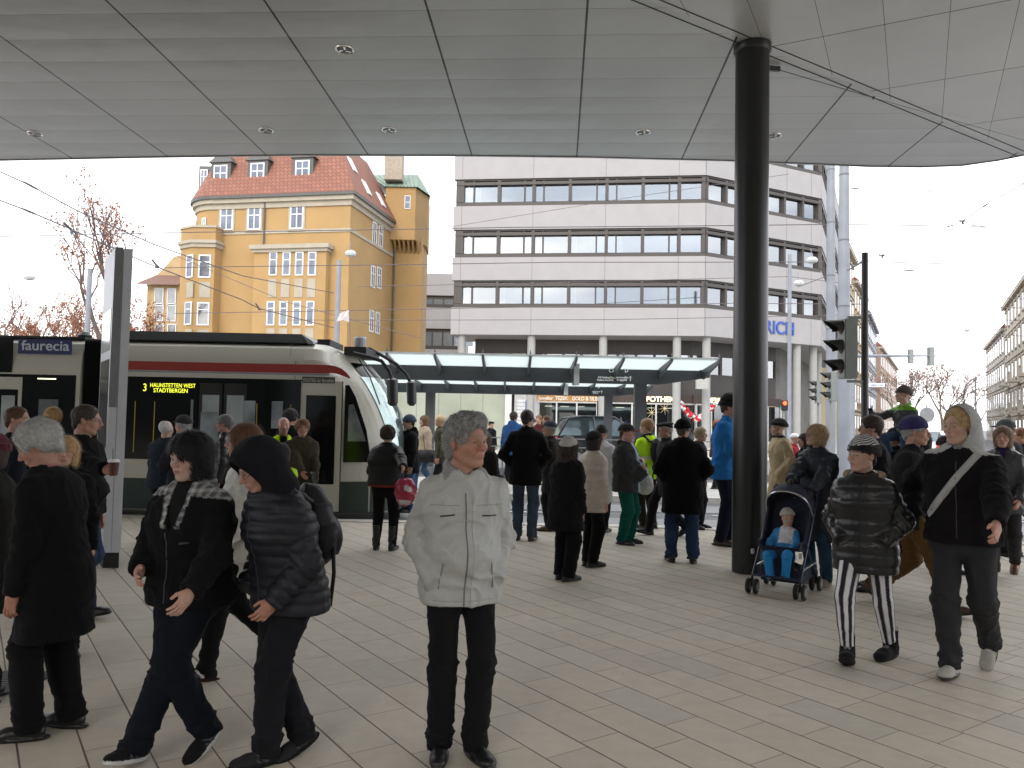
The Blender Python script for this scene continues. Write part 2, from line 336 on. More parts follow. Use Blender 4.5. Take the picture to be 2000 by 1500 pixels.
right = [cpt(rback)] + ed[12:]
MB().add(left, [(len(left) - 1, i, i + 1) for i in range(len(left) - 2)]).build('soffit', SOF_A, can); MB().add(right, [(0, i, i + 1) for i in range(1, len(right) - 1)]).build('soffit', SOF_B, can)
MB().extr([cpt((-22, BACKY)) + Vector((0, 0, .06)), cpt((-22, 13.2)) + Vector((0, 0, .06))] + [p + Vector((0, 0, .06)) for p in ed], (0, 0, .35)).build('roof_slab', mat('roof_membrane', (.30, .30, .30), .8), can)
fb = MB(); E2 = [cpt((-22, 13.2))] + ed
prof = [(.0, -.012), (.05, -.008), (.09, .03), (.105, .12), (.07, .30), (.0, .42)]
rows = []
for i, p in enumerate(E2):
    a = E2[max(i - 1, 0)]; b_ = E2[min(i + 1, len(E2) - 1)]; d = (b_ - a); d.z = 0; d.normalize(); nn = Vector((-d.y, d.x, 0)); rows.append([p + nn * u + Vector((0, 0, z)) for u, z in prof])
for i in range(len(rows) - 1):
    for k in range(len(prof) - 1): fb.add([rows[i][k], rows[i + 1][k], rows[i + 1][k + 1], rows[i][k + 1]], [(0, 1, 2, 3)])
fb.build('fascia', mat('fascia_metal', (.50, .50, .50), .35, metal=.3, var=.05), can, smooth=True)
# paired dark joint lines along the fold, a slim cover strip, and the tension rod
rn = Vector((-rd.y, rd.x, 0)).normalized(); jl = MB(); LEN = (rend - rback).length
for o_, w_ in ((-.085, .016), (.085, .016)): jl.obox(cpt(rback + rn * o_) - Vector((0, 0, .004)), (cpt(rend + rn * o_) - cpt(rback + rn * o_)), rn * w_, Vector((0, 0, .003)))
jl.build('fold_joint', mat('joint_black', (.012, .010, .010), .6), can)
m_r = mat('steel_rod', (.10, .10, .10), .35, metal=.7)
a_ = CEIL(1512, 126); b_ = CEIL(1706, 184); c_ = CEIL(2080, 290); rod = MB(); dz = Vector((0, 0, -.05))
rod.tube([a_ + dz, b_ + dz], .006, 8).tube([b_ + dz, c_ + dz], .003, 6)
rod.lathe([(.01, -.02), (.022, 0), (.01, .02)], tuple(b_ + dz), 10); rod.obox(a_ + dz + Vector((-.06, -.02, -.03)), (.14, .02, 0), (0, .04, 0), (0, 0, .06)); rod.build('tension_rod', m_r, can)
LG = mat('downlight_chrome', (.75, .74, .72), .12, metal=.9, var=.05); LD = mat('downlight_dark', (.05, .045, .04), .3)
for i, (x, y) in enumerate(((673, 97), (68, 261), (520, 255), (760, 254), (1256, 259), (1512, 265))):
    c = CEIL(x, y); o = MB().lathe([(.07, .0), (.098, -.003), (.112, -.014), (.120, -.005), (.122, .012)], tuple(c), 28).build('downlight', LG, can, smooth=True)
    MB().lathe([(.02, -.008), (.118, -.006), (.110, .006)], (c.x, c.y, c.z), 22).build('lens_well', LD, o) if False else None
    dk = MB().lathe([(.090, -.0065), (.090, .004)], tuple(c), 24); k = dk.build('reflector_well', LD, can)
    st = MB(); [st.obox(c + Vector((math.cos(a) * .02, math.sin(a) * .02, -.010)), (math.cos(a) * .065, math.sin(a) * .065, 0), (-math.sin(a) * .022, math.cos(a) * .022, 0), (0, 0, .003)) for a in (0.5, 2.6, 4.7)]
    st.build('lamp_fin', LG, can)
# black round column
cb = G(1463, 1117); COLM = mat('column_black', (.011, .012, .013), .33, var=.2, vs=3, spec=.5)
col_ = empty('canopy_column', cb, 'thick black round column holding up the canopy, right of centre', 'column')
topz = cz(cb.x, cb.y)
MB().lathe([(.196, .0), (.196, topz - .02)], tuple(cb), 48).build('shaft', COLM, col_, smooth=True)
MB().lathe([(.20, topz - .10), (.218, topz - .075), (.218, topz - .006)], tuple(cb), 48).build('collar', COLM, col_, smooth=True)
for (x, y) in ((-7.5, 2.0), (9.5, 1.0)):
    cc = empty('canopy_column', (x, y, 0), 'black round canopy column outside the picture frame', 'column'); MB().lathe([(.196, 0), (.196, 5.95)], (x, y, 0), 32).build('shaft', COLM, cc, smooth=True)

# ================================================================= buildings
rear = empty('sky_blocker_wall', (0, -14, 0), 'added sky-blocking hall wall behind the viewer, outside the picture', 'building'); MB().box(-45, 45, -14.4, -14, 0, 9).build('wall', mat('blocker_grey', (.30, .30, .29), .8), rear); MB().box(-40, 40, -13.99, -13.95, .3, 5.5).build('blocker_panel', mat('blocker_dark', (.03, .035, .04), .2), rear)  # added unseen wall: blocks sky reflections and light from behind the viewer
def sub(p, o): p.parent = o; p.matrix_parent_inverse = Matrix.Identity(4); return p
def window(wall, parent, u0, u1, z0, z1, fm, gm, d=.02, fw=.06, bars=(), depth=.06, cross=None, sill=None, name='window', back=None):
    f = MB(); wall.box(f, u0, u1, z0, z0 + fw, d, d + depth); wall.box(f, u0, u1, z1 - fw, z1, d, d + depth); wall.box(f, u0, u0 + fw, z0 + fw, z1 - fw, d, d + depth); wall.box(f, u1 - fw, u1, z0 + fw, z1 - fw, d, d + depth)
    for bq in bars: wall.box(f, bq - fw * .4, bq + fw * .4, z0 + fw, z1 - fw, d + .002, d + depth - .004)
    if cross: wall.box(f, u0 + fw, u1 - fw, cross - fw * .4, cross + fw * .4, d + .004, d + depth - .002)
    o = f.build(name, fm, parent)
    g = MB(); wall.box(g, u0 + fw, u1 - fw, z0 + fw, z1 - fw, d + .004, d + .02); sub(g.build('pane', gm), o)
    return o
GL_OFF = glass_mat('office_glass', (.52, .62, .70), .21); GL_SIDE = glass_mat('office_glass_side', (.40, .52, .62), .30)
BRONZE = mat('bronze_frame', (.052, .044, .040), .5, var=.08); CONC = mat('pale_cladding', (.325, .312, .315), .7, var=.035, vs=1.2, bump=.1, bs=40)
JNT = mat('cladding_joint', (.20, .18, .18), .8); CURT = mat('curtain_white', (.66, .68, .68), .9, var=.15, vs=3); ROOMD = mat('office_interior', (.22, .24, .27), .9, var=.3, vs=.6)
ROOML = mat('interior_lamp', (.9, .9, .85), .6, emit=.6)
off = empty('office_building', (5, 53, 0), 'large office block in pale cladding with dark ribbon windows and round columns', 'building')
A0 = P(886, 600, 53.6); B0 = P(1376, 600, 51.5); C0 = P(1602, 600, 56.4); D0 = Vector((31.5, 77, 0))
W1 = Wall(A0, B0); W2 = Wall(B0, C0); W3 = Wall(C0, D0)
zb = [(7.4, 9.2), (11.05, 12.6), (14.5, 16.1), (17.95, 19.6), (21.4, 23.2)]          # spandrels
zw = [(9.2, 11.05), (12.6, 14.5), (16.1, 17.95), (19.6, 21.4)]                        # window strips
def fac(W, name, first=0, step=None):
    sp = MB()
    for z0, z1 in zb: W.box(sp, -.004 if W is not W1 else -.15, W.len + .004, z0, z1, -.35, .10)
    sp.build('spandrel', CONC, off)
for W in (W1, W2, W3): fac(W, '')
u1s = [W1.uz(x, 480)[0] for x in (901, 1040, 1182, 1325)]
for u in u1s:
    for z0, z1 in zb: jn = MB(); W1.box(jn, u - .018, u + .018, z0 + .002, z1 - .002, .1005, .104); jn.build('cladding_joint', JNT, off)
for W in (W2, W3):
    for k in range(1, int(W.len / 2.4) + 1):
        for z0, z1 in zb: jn = MB(); W.box(jn, k * 2.4 - .018, k * 2.4 + .018, z0 + .002, z1 - .002, .1005, .104); jn.build('cladding_joint', JNT, off)
def strip(W, mull, z0, z1, gm):
    fr = MB(); W.box(fr, 0, W.len, z0, z0 + .28, -.30, .02); W.box(fr, 0, W.len, z1 - .42, z1 - .22, -.28, .10); W.box(fr, 0, W.len, z1 - .10, z1, -.30, -.02)
    for i, (u, w_) in enumerate(mull): W.box(fr, u - w_ / 2, u + w_ / 2, z0 + .281, z1 - .101, -.295, .06 if w_ > .13 else -.05)
    o = fr.build('window_strip', BRONZE, off)
    g = MB(); gt = MB(); cu = MB()
    for (u, w_), (u2, w2) in zip(mull[:-1], mull[1:]):
        g = MB(); W.box(g, u + w_ / 2, u2 - w2 / 2, z0 + .281, z1 - .461, -.20, -.18); sub(g.build('pane', gm), o); gt = MB(); W.box(gt, u + w_ / 2 + .03, u2 - w2 / 2 - .03, z1 - .185, z1 - .115, -.26, -.24); sub(gt.build('vent_light', mat('vent_pale', (.42, .44, .46), .4)), o)
        wd = u2 - u
        if wd < 1.0 or random.random() < .18:
            c0 = u + w_ / 2; c1 = u2 - w2 / 2 if wd < 1 else (c0 + .4)
            k = int((c1 - c0) / .09) + 1
            for q in range(k): W.box(cu, c0 + q * (c1 - c0) / k, c0 + (q + .75) * (c1 - c0) / k, z0 + .29, z1 - .47, -.40 - .03 * (q % 2), -.385 - .03 * (q % 2))
    if cu.v: p_ = cu.build('curtain', CURT); p_.parent = o; p_.matrix_parent_inverse = Matrix.Identity(4)
mx1 = [905, 973, 1041, 1112, 1184, 1255, 1326, 1372]
mu = [W1.uz(x, 480)[0] for x in mx1]; mull = [(0.12, .5)]
for i in range(len(mu)): mull.append((mu[i], .20))
full = [(.20, .5)]
for i in range(len(mu) - 1):
    full.append((mu[i], .22)); d = mu[i + 1] - mu[i]
    if i < 6: full.append((mu[i] + d * (.27 if i % 2 == 0 else .73), .10))
full.append((W1.len - .12, .24))
full = full[1:] ; full = [(.28, .56)] + [f for f in full if f[0] > .7]
for z0, z1 in zw: strip(W1, full, z0, z1, GL_OFF)
n2 = max(2, round(W2.len / 1.85)); f2 = [(W2.len * k / n2, .18) for k in range(n2 + 1)]; f2[0] = (.10, .2); f2[-1] = (W2.len - .14, .28)
for z0, z1 in zw: strip(W2, f2, z0, z1, GL_SIDE)
n3 = round(W3.len / 1.85); f3 = [(W3.len * k / n3, .18) for k in range(n3 + 1)]; f3[0] = (.12, .24); f3[-1] = (W3.len - .12, .24)
for z0, z1 in zw: strip(W3, f3, z0, z1, GL_SIDE)
# rooms behind the glass: floors, back wall, ceiling lamps
inn = MB()
def inset(W, d): return W
bk = [W1.pt(.3, 0, -4), W1.pt(W1.len - 1.2, 0, -4), W2.pt(W2.len - 2.2, 0, -4), W3.pt(W3.len, 0, -4)]
for i in range(3): inn.obox(bk[i] + Vector((0, 0, 7.5)), bk[i + 1] - bk[i], Vector((0, .1, 0)), Vector((0, 0, 15.5)))
for z0, z1 in zb: inn.extr([W1.pt(.05, z0 + .5, -.40), W1.pt(W1.len - .1, z0 + .5, -.40), W2.pt(W2.len - .2, z0 + .5, -.40), W3.pt(W3.len, z0 + .5, -.40), bk[3] + Vector((0, 0, z0 + .5)), bk[2] + Vector((0, 0, z0 + .5)), bk[1] + Vector((0, 0, z0 + .5)), bk[0] + Vector((0, 0, z0 + .5))], (0, 0, .8))
inn.obox(W1.pt(.0, 7.5, -.36), W1.n * -3.6, Vector((.1, 0, 0)), Vector((0, 0, 15.5))); inn.build('interior_floor', ROOMD, off)
lm = MB()
for z0, z1 in zb[1:]:
    for k in range(7): lm.obox(W1.pt(1.2 + k * 2.4, z0 + .46, -2.6), W1.u * 1.2, W1.n * .16, Vector((0, 0, .03)))
lm.build('ceiling_lamp', ROOML, off)
# soffit above the arcade, columns, recessed ground storeys
sf = MB().extr([W1.pt(-.15, 7.38, .10), W1.pt(W1.len, 7.38, .10), W2.pt(W2.len, 7.38, .10), W3.pt(W3.len, 7.38, .10), W3.pt(W3.len, 7.38, -5), W2.pt(W2.len - 2, 7.38, -5), W1.pt(W1.len, 7.38, -5), W1.pt(-.15, 7.38, -5)], (0, 0, .019)); sf.build('arcade_soffit', CONC, off)
CC = mat('column_concrete', (.31, .31, .30), .75, var=.06, vs=2)
cols = [W1.pt(W1.uz(x, 670)[0], 0, -.35) for x in (900, 1037, 1178, 1323)] + [W2.pt(.5, 0, -.35), W2.pt(4.6, 0, -.35), W2.pt(8.7, 0, -.35), W3.pt(.4, 0, -.5), W3.pt(5, 0, -.5)]
for c in cols: MB().lathe([(.27, .1), (.27, 7.4)], (c.x, c.y, 0), 20).build('round_column', CC, off, smooth=True)
G1 = Wall(W1.pt(1.0, 0, -3.0), W1.pt(W1.len - .5, 0, -3.0)); G2 = Wall(W1.pt(W1.len - .5, 0, -3.0), W2.pt(W2.len - 1.2, 0, -3.0))
DKC = mat('dark_cladding', (.055, .048, .046), .5, var=.1, vs=2); WHF = mat('white_metal_frame', (.55, .56, .55), .4)
gw = MB(); 
for Gw in (G1, G2): Gw.box(gw, 0, Gw.len, 6.5, 7.37, -.2, 0); Gw.box(gw, 0, Gw.len, 3.5, 5.0, -.2, .0)
gw.build('ground_floor_cladding', DKC, off)
mb = MB(); c0_, c1_ = W2.pt(W2.len - 1.2, 0, -3), W3.pt(W3.len, 0, -2.5); mb.obox(c0_, c1_ - c0_, Vector((.3, 0, 0)), Vector((0, 0, 7.37))); mb.build('ground_floor_wall', mat('arcade_wall', (.16, .155, .15), .6, var=.2, vs=1), off)
GLD = glass_mat('shop_glass', (.45, .5, .5), .16)
for Gw in (G1, G2):
    nn_ = int(Gw.len / 1.25)
    f = MB(); g = MB(); Gw.box(f, 0, Gw.len, 5.001, 5.12, -.15, .03); Gw.box(f, 0, Gw.len, 6.38, 6.499, -.15, .03)
    for k in range(nn_ + 1): u = k * Gw.len / nn_; Gw.box(f, max(0, u - .09), min(Gw.len, u + .09), 5.121, 6.379, -.15, .03)
    Gw.box(g, .02, Gw.len - .02, 5.121, 6.379, -.10, -.08); o = f.build('mezzanine_window', BRONZE, off); p_ = g.build('pane', GL_OFF); p_.parent = o; p_.matrix_parent_inverse = Matrix.Identity(4)
MB().obox(G1.pt(0, .13, -2.5), G1.u * G1.len, G1.n * -.1, Vector((0, 0, 7.2))).obox(G2.pt(0, .13, -2.5), G2.u * G2.len, G2.n * -.1, Vector((0, 0, 7.2))).build('shop_back_wall', mat('shop_interior', (.09, .085, .08), .9, var=.3, vs=1), off)
# company letters on the corner
LB = mat('sign_blue', (.02, .07, .33), .4)
u_, z_ = W2.uz(1512, 655); text_mesh('roof_lettering', 'ZÜRICH', 1.25, LB, off, W2.pt(W2.uz(1545, 650)[0] - 4.35, 7.95, .12), W2.u, depth=.05, bold=.02)
# shop fronts under the arcade
WSH = Wall(G1.pt(0, 0, .35), G1.pt(G1.len, 0, .35)); uq = lambda px: WSH.uz(px, 800)[0]; zq = lambda py: WSH.uz(1150, py)[1]
def shop(name, label, u0, u1, bays, signm, sign, smat, framem, ssize, sx=1.0, shx=0, stock=()):
    e = empty(name, WSH.pt((u0 + u1) / 2, .13, 0), label, 'shop front'); f = MB(); g = MB()
    WSH.box(f, u0, u1, .13, .55, -.10, .06); n_ = bays
    for k in range(n_ + 1): u = u0 + (u1 - u0) * k / n_; WSH.box(f, max(u0, u - .05), min(u1, u + .05), .551, 2.95, -.10, .05)
    WSH.box(f, u0, u1, 2.951, 3.05, -.10, .06); WSH.box(g, u0 + .05, u1 - .05, .56, 2.94, -.04, -.02)
    f.build('shop_frame', framem, e); g.build('pane', GLD, e)
    b_ = MB(); WSH.box(b_, u0, u1, 3.051, 3.60, -.10, .10); b_.build('fascia_board', signm, e)
    for (tx, su) in sign: text_mesh('lettering', tx, ssize, smat, e, WSH.pt(su, 3.14, .13), WSH.u, depth=.03, bold=.008, sx=sx)
    k_ = MB(); rr_ = random.Random(len(label))
    for _ in range(26):
        u = rr_.uniform(u0 + .2, u1 - .4); z = rr_.choice((.6, 1.15, 1.7)); WSH.box(k_, u, u + rr_.uniform(.1, .3), z, z + rr_.uniform(.1, .4), -1.0 - rr_.random() * .8, -.8)
    WSH.box(k_, u0 + .1, u1 - .1, 1.10, 1.13, -1.5, -.6); WSH.box(k_, u0 + .1, u1 - .1, 1.66, 1.69, -1.5, -.6)
    k_.build('display_goods', stock[0] if stock else mat('goods', (.35, .28, .22), .6, var=.8, vs=5), e)
    lm_ = MB(); [lm_.obox(WSH.pt(u0 + .5 + q * 1.1, 2.7, -.9), WSH.u * .6, WSH.n * .1, Vector((0, 0, .04))) for q in range(int((u1 - u0) / 1.1))]; lm_.build('lamp', mat('shop_lamp', (1, .9, .7), .5, emit=2.5), e)
    return e
SGN = mat('sign_warm', (1.0, .83, .50), .5, emit=1.1, var=.02); SGB = mat('sign_brown', (.045, .030, .024), .5, var=.1); SGO = mat('sign_amber', (.42, .22, .07), .6, var=.4, vs=3); CRM = mat('sign_cream', (.8, .75, .62), .6)
shop('jewellers_shop', 'jewellers shop front with amber sign boards, left of the pharmacy', uq(1048), uq(1166), 3, SGO, (('Juwelier', uq(1052)), ('TEZEK', uq(1084)), ('GOLD & SILBER', uq(1117))), CRM, WHF, .36, .85)
PH = shop('pharmacy', 'pharmacy shop front with glowing letters and dark fascia behind the shelter', uq(1188), uq(1376), 4, SGB, (('APOTHEKE', uq(1240)), ('ST. MARKUS', uq(1332))), SGN, WHF, .46, .98) if False else \
    shop('pharmacy', 'pharmacy shop front with glowing letters and dark fascia behind the shelter', uq(1188), uq(1376), 4, SGB, (('APOTHEKE', uq(1251.5)),), SGN, WHF, .50, 1.0)
WS2 = Wall(G2.pt(0, 0, .5), G2.pt(G2.len, 0, .5)); u2 = WS2.uz(1374, 790)[0]
f = MB(); WS2.box(f, -.3, WS2.len, 3.051, 3.60, -.1, .08); f.build('fascia_board', SGB, PH); text_mesh('lettering', 'MARKUS', .50, SGN, PH, WS2.pt(u2 - .5, 3.14, .12), WS2.u, depth=.03, bold=.008, sx=1.05)
f = MB(); g = MB()
for k in range(7): u = k * WS2.len / 6; WS2.box(f, u - .05, u + .05, .13, 3.05, -.1, .05)
WS2.box(g, 0, WS2.len, .5, 3.0, -.05, -.03); f.build('shop_frame', WHF, PH); g.build('pane', GLD, PH)
STAR = mat('star_gold', (.7, .6, .35), .4)
for (x, y, r_) in ((1273, 806, .52), (1298, 798, .42)):
    u, z = WSH.uz(x, y); sm = MB()
    for k in range(4):
        a = math.pi * k / 4 + .1; d = WSH.u * math.cos(a) + Vector((0, 0, math.sin(a))); c = WSH.pt(u, z, .07); sm.tube([c - d * r_, c, c + d * r_], [.004, .02, .004], 5)
    sm.build('window_star', STAR, PH)
# balloons: red and white garland
bg_ = empty('balloon_garland', WSH.pt(uq(1362), 2.6, .8), 'garland of red and white balloons hanging in a curve by the pharmacy', 'balloons')
a0, a1 = WSH.uz(1325, 786), WSH.uz(1395, 786); RB = mat('balloon_red', (.62, .015, .03), .25); WB = mat('balloon_white', (.75, .74, .74), .25)
mr_, mw_ = MB(), MB(); rr_ = random.Random(4)
for k in range(30):
    t = k / 29; u = a0[0] + (a1[0] - a0[0]) * t; z = a0[1] - .05 - 1.0 * math.sin(math.pi * t)**1.2
    for q in range(3):
        c = WSH.pt(u + rr_.uniform(-.06, .06), z + rr_.uniform(-.17, .17), .8 + rr_.uniform(-.12, .12)); (mw_ if rr_.random() < .42 else mr_).lathe([(.01, -.12), (.08, -.085), (.115, -.01), (.105, .05), (.06, .1), (.01, .12)], tuple(c), 10)
mr_.build('red_balloons', RB, bg_, smooth=True); mw_.build('white_balloons', WB, bg_, smooth=True)
# green-grey board-marked wall, stair wing and plaques left of the shops
gwall = empty('retaining_wall', (-3, 42, 0), 'long green-grey concrete wall behind the far shelter', 'wall')
wl = Wall(P(640, 800, 42), P(986, 800, 42)); mb = MB(); wl.box(mb, 0, wl.len, -.1, 3.3, -.3, 0); mb.build('wall_panel', mat('green_concrete', (.29, .31, .245), .85, var=.12, vs=.8, bump=.25, bs=30), gwall)
mb = MB()
for k in range(1, 8): wl.box(mb, k * wl.len / 8 - .012, k * wl.len / 8 + .012, 0, 3.29, .001, .005)
mb.build('panel_joint', mat('joint_dark_green', (.14, .15, .12), .9), gwall)
mb = MB(); wl.box(mb, wl.len + .005, wl.len + .35, -.1, 3.5, -.5, .1); mb.build('end_pier', mat('pale_pier', (.55, .55, .52), .8), gwall)
pl = empty('name_plate_panel', W1.pt(3, 0, -2), 'stack of small company name plates on a pale panel beside the shops', 'sign'); mb = MB(); mb2 = MB()
ua, ub = WSH.uz(1010, 800)[0], WSH.uz(1034, 800)[0]; WSH.box(mb, ua - .2, ub + .7, .13, 3.6, -.4, .0); mb.build('panel', mat('panel_grey', (.42, .43, .42), .7), pl)
for k in range(8): WSH.box(mb2, ua, ub, 1.2 + k * .25, 1.38 + k * .25, .002, .03)
mb2.build('plate', mat('plate_white', (.6, .6, .62), .4, var=.1), pl)
bs_ = empty('blue_street_plate', WSH.pt(uq(1037), 2, .3), 'small blue square plate with white arrow beside the jewellers', 'sign'); mb = MB(); u, z = WSH.uz(1034, 793); WSH.box(mb, u - .28, u + .28, z - .38, z + .38, .02, .05); mb.build('plate', mat('plate_blue', (.02, .06, .32), .4), bs_)
mb = MB(); c = WSH.pt(u, z, .06); mb.tube([c + WSH.u * -.12 + Vector((0, 0, -.1)), c + WSH.u * .10 + Vector((0, 0, .16))], .025, 6).tube([c + WSH.u * .10 + Vector((0, 0, .16)), c + WSH.u * -.06 + Vector((0, 0, .14))], .025, 6).tube([c + WSH.u * -.12 + Vector((0, 0, -.2)), c + WSH.u * .14 + Vector((0, 0, -.2))], .02, 6); mb.build('symbol', mat('symbol_white', (.8, .8, .8), .5), bs_)
# light green low building block behind wall (grey-banded block in the gap)
gb = empty('banded_grey_building', (-9, 78, 0), 'grey and white banded office block glimpsed between the yellow house and the large office', 'building')
wg = Wall(P(800, 600, 76), P(910, 600, 76)); mb = MB(); mb2 = MB(); mb3 = MB()
GLGB = mat('banded_block_glass', (.20, .23, .26), .1, metal=.4); bands = [(-.1, 4.6, 1), (4.6, 6.3, 2), (6.3, 8.3, 1), (8.3, 10.3, 2), (10.3, 12.3, 1), (12.3, 13.5, 2), (13.5, 15.6, 1)]
for z0, z1, k in bands: wg.box(mb if k == 1 else mb2, 0, wg.len, z0, z1, -6 if k == 1 else -5.8, 0 if k == 1 else -.25)
mb.build('wall_band', CONC, gb); mb2.build('dark_band', BRONZE, gb)
for z0, z1, k in bands:
    if k == 2:
        for q in range(6): mb3 = MB(); wg.box(mb3, .3 + q * 1.0, 1.15 + q * 1.0, z0 + .35, z1 - .35, -.26, -.22); mb3.build('window', GLGB, gb)
# ================================================================= yellow corner house
YEL = mat('ochre_render', (.375, .238, .100), .85, var=.07, vs=.7, bump=.2, bs=25); TRIM = mat('grey_stone_trim', (.37, .33, .26), .8, var=.08, vs=2); WHW = mat('white_window_frame', (.66, .66, .67), .45, var=.02)
GLW = mat('window_glass_dark', (.16, .18, .22), .06, metal=.55, var=.25, vs=1.2); DKM = mat('dark_zinc', (.085, .085, .08), .5, metal=.2); GRN = mat('green_copper', (.20, .27, .22), .7, var=.15, vs=3)
def tiles():
    m = mat('roof_tiles', (.40, .13, .07), .75, var=.22, vs=5); t = m.node_tree; n = t.nodes; l = t.links; b = n['Principled BSDF']; tcn = n.new('ShaderNodeTexCoord')
    br = n.new('ShaderNodeTexBrick'); br.inputs['Scale'].default_value = 1; br.inputs['Brick Width'].default_value = .22; br.inputs['Row Height'].default_value = .28; br.inputs['Mortar Size'].default_value = .03
    br.inputs['Color1'].default_value = (.27, .115, .075, 1); br.inputs['Color2'].default_value = (.20, .09, .062, 1); br.inputs['Mortar'].default_value = (.17, .06, .04, 1)
    sx = n.new('ShaderNodeSeparateXYZ'); cb_ = n.new('ShaderNodeCombineXYZ'); ad = n.new('ShaderNodeMath'); ad.operation = 'ADD'; l.new(tcn.outputs['Object'], sx.inputs[0]); l.new(sx.outputs[0], ad.inputs[0]); l.new(sx.outputs[1], ad.inputs[1]); l.new(ad.outputs[0], cb_.inputs[0]); l.new(sx.outputs[2], cb_.inputs[1]); l.new(cb_.outputs[0], br.inputs['Vector'])
    l.new(br.outputs['Color'], b.inputs['Base Color']); return m
TILE = tiles()
yh = empty('yellow_corner_house', (-15, 51, 0), 'tall ochre yellow corner house with orange tiled mansard roof and dormers', 'building')
YC = P(682, 500, 50.0); YL = P(424, 500, 51.8); YS = P(768, 500, 58.0)
WF = Wall(YC, YL); WF = Wall(YL, YC); WD = Wall(YC, YS)
EZ = 16.0
# plan outline with the rounded left corner
cx, cy = YL.x, YL.y; arc = []
for k in range(9):
    a = math.radians(-90 - 11.25 * k) ; arc.append((cx + 2.15 * math.cos(a), cy + 2.15 + 2.15 * math.sin(a)))
plan = [(YC.x, YC.y)] + arc + [(cx - 2.15, cy + 9), (YS.x - 2, YS.y + 3), (YS.x, YS.y)]
MB().prism(plan, -.1, EZ - .9).build('wall', YEL, yh)
def ring(off_, z0, z1, name, m):
    pts = []; n = len(plan)
    for i in range(n):
        a = Vector(plan[i - 1]); b = Vector(plan[i]); c = Vector(plan[(i + 1) % n]); d1 = (b - a).normalized(); d2 = (c - b).normalized(); n1 = Vector((d1.y, -d1.x)); n2 = Vector((d2.y, -d2.x)); nn = (n1 + n2).normalized(); s = off_ / max(.4, nn.dot(n1)); pts.append(b - nn * s if False else b + nn * s)
    ar = sum(plan[i][0] * plan[(i + 1) % n][1] - plan[(i + 1) % n][0] * plan[i][1] for i in range(n))
    if ar < 0: pts = [Vector(plan[i]) - (p - Vector(plan[i])) for i, p in enumerate(pts)]
    o = MB().prism([tuple(p) for p in pts], z0, z1).build(name, m, yh); return pts
ring(.10, EZ - .9, EZ - .55, 'cornice', TRIM); ring(.28, EZ - .549, EZ - .28, 'cornice', TRIM); eav = ring(.42, EZ - .279, EZ - .10, 'gutter', DKM)
scz = WF.uz(560, 452)[1]; ring(.06, scz - .12, scz + .10, 'string_course', TRIM)
# mansard roof: lower steep slope
ctr = Vector((-15.2, 57)); top_ = []
for p in eav:
    q = Vector(p); top_.append(q)
ins = []
for i, p in enumerate(eav):
    a = Vector(eav[i - 1]); b = Vector(p); c = Vector(eav[(i + 1) % len(eav)]); d1 = (b - a).normalized(); d2 = (c - b).normalized(); n1 = Vector((d1.y, -d1.x)); n2 = Vector((d2.y, -d2.x))
    nn = (n1 + n2).normalized(); s = 2.3 / max(.5, nn.dot(n1)); q1 = b + nn * s; q2 = b - nn * s; ins.append(q1 if (q1 - ctr).length < (q2 - ctr).length else q2)
rf = MB(); n = len(eav); v = [(p[0], p[1], EZ - .09) for p in eav] + [(p[0], p[1], EZ + 4.3) for p in ins]
rf.add(v, [(i, (i + 1) % n, n + (i + 1) % n, n + i) for i in range(n)] + [tuple(range(n, 2 * n))])
v2 = [(p[0], p[1], EZ + 4.301) for p in ins]; ap = (ctr.x, ctr.y, EZ + 6.6); rf.add(v2 + [ap], [(i, (i + 1) % n, n) for i in range(n)]); rf.build('roof', TILE, yh)
def ywin(W, px, py, w_, h_, bars=1, cross=.62, trim=1, wd=None):
    u, z = W.uz(px, py); u0, u1 = u - w_ / 2, u + w_ / 2; z0, z1 = z - h_ / 2, z + h_ / 2
    if trim:
        t = MB(); W.box(t, u0 - .12, u0, z0 - .10, z1 + .12, .0, .05); W.box(t, u1, u1 + .12, z0 - .10, z1 + .12, .0, .05); W.box(t, u0, u1, z1, z1 + .12, .0, .052); W.box(t, u0 - .14, u1 + .14, z0 - .16, z0 - .1001, .0, .12); t.build('window_surround', TRIM, yh)
    window(W, yh, u0, u1, z0, z1, WHW, GLW, d=.005, fw=.085, bars=[u] if bars == 1 else [], cross=z0 + h_ * cross, depth=.05)
for x, y in ((443, 427), (497, 426), (580, 424)): ywin(WF, x, y, .92, 1.55)
# oriel bay on the right with a heavy cornice
u0, zt = WF.uz(503, 484); u1, _ = WF.uz(648, 484); 
OB = Wall(WF.pt(u0, 0, .55), WF.pt(u1, 0, .55)); mb = MB(); WF.box(mb, u0 + .1, u1 - .1, -.1, zt - .45, .001, .55); mb.build('oriel_wall', YEL, yh)
mb = MB(); WF.box(mb, u0 + .0, u1 - .0, zt - .449, zt - .25, .001, .68); WF.box(mb, u0 - .15, u1 + .15, zt - .249, zt + .02, .001, .82); mb.build('oriel_cornice', TRIM, yh)
for x in (534, 560, 585, 610): ywin(OB, x, 515, .56, 1.52, bars=0, cross=.66, trim=0)
for x in (529, 554, 580, 606): ywin(OB, x, 612, .56, 1.55, bars=0, cross=.70, trim=0)
for x in (532, 557, 583, 608):
    for (x_, y_, a_) in ((x, 563, .58), (x - 4, 660, .5)): mb = MB(); u, z = OB.uz(x_, y_); OB.box(mb, u - .29, u + .29, z - a_, z + .6, .001, .03); mb.build('stucco_panel', TRIM, yh)
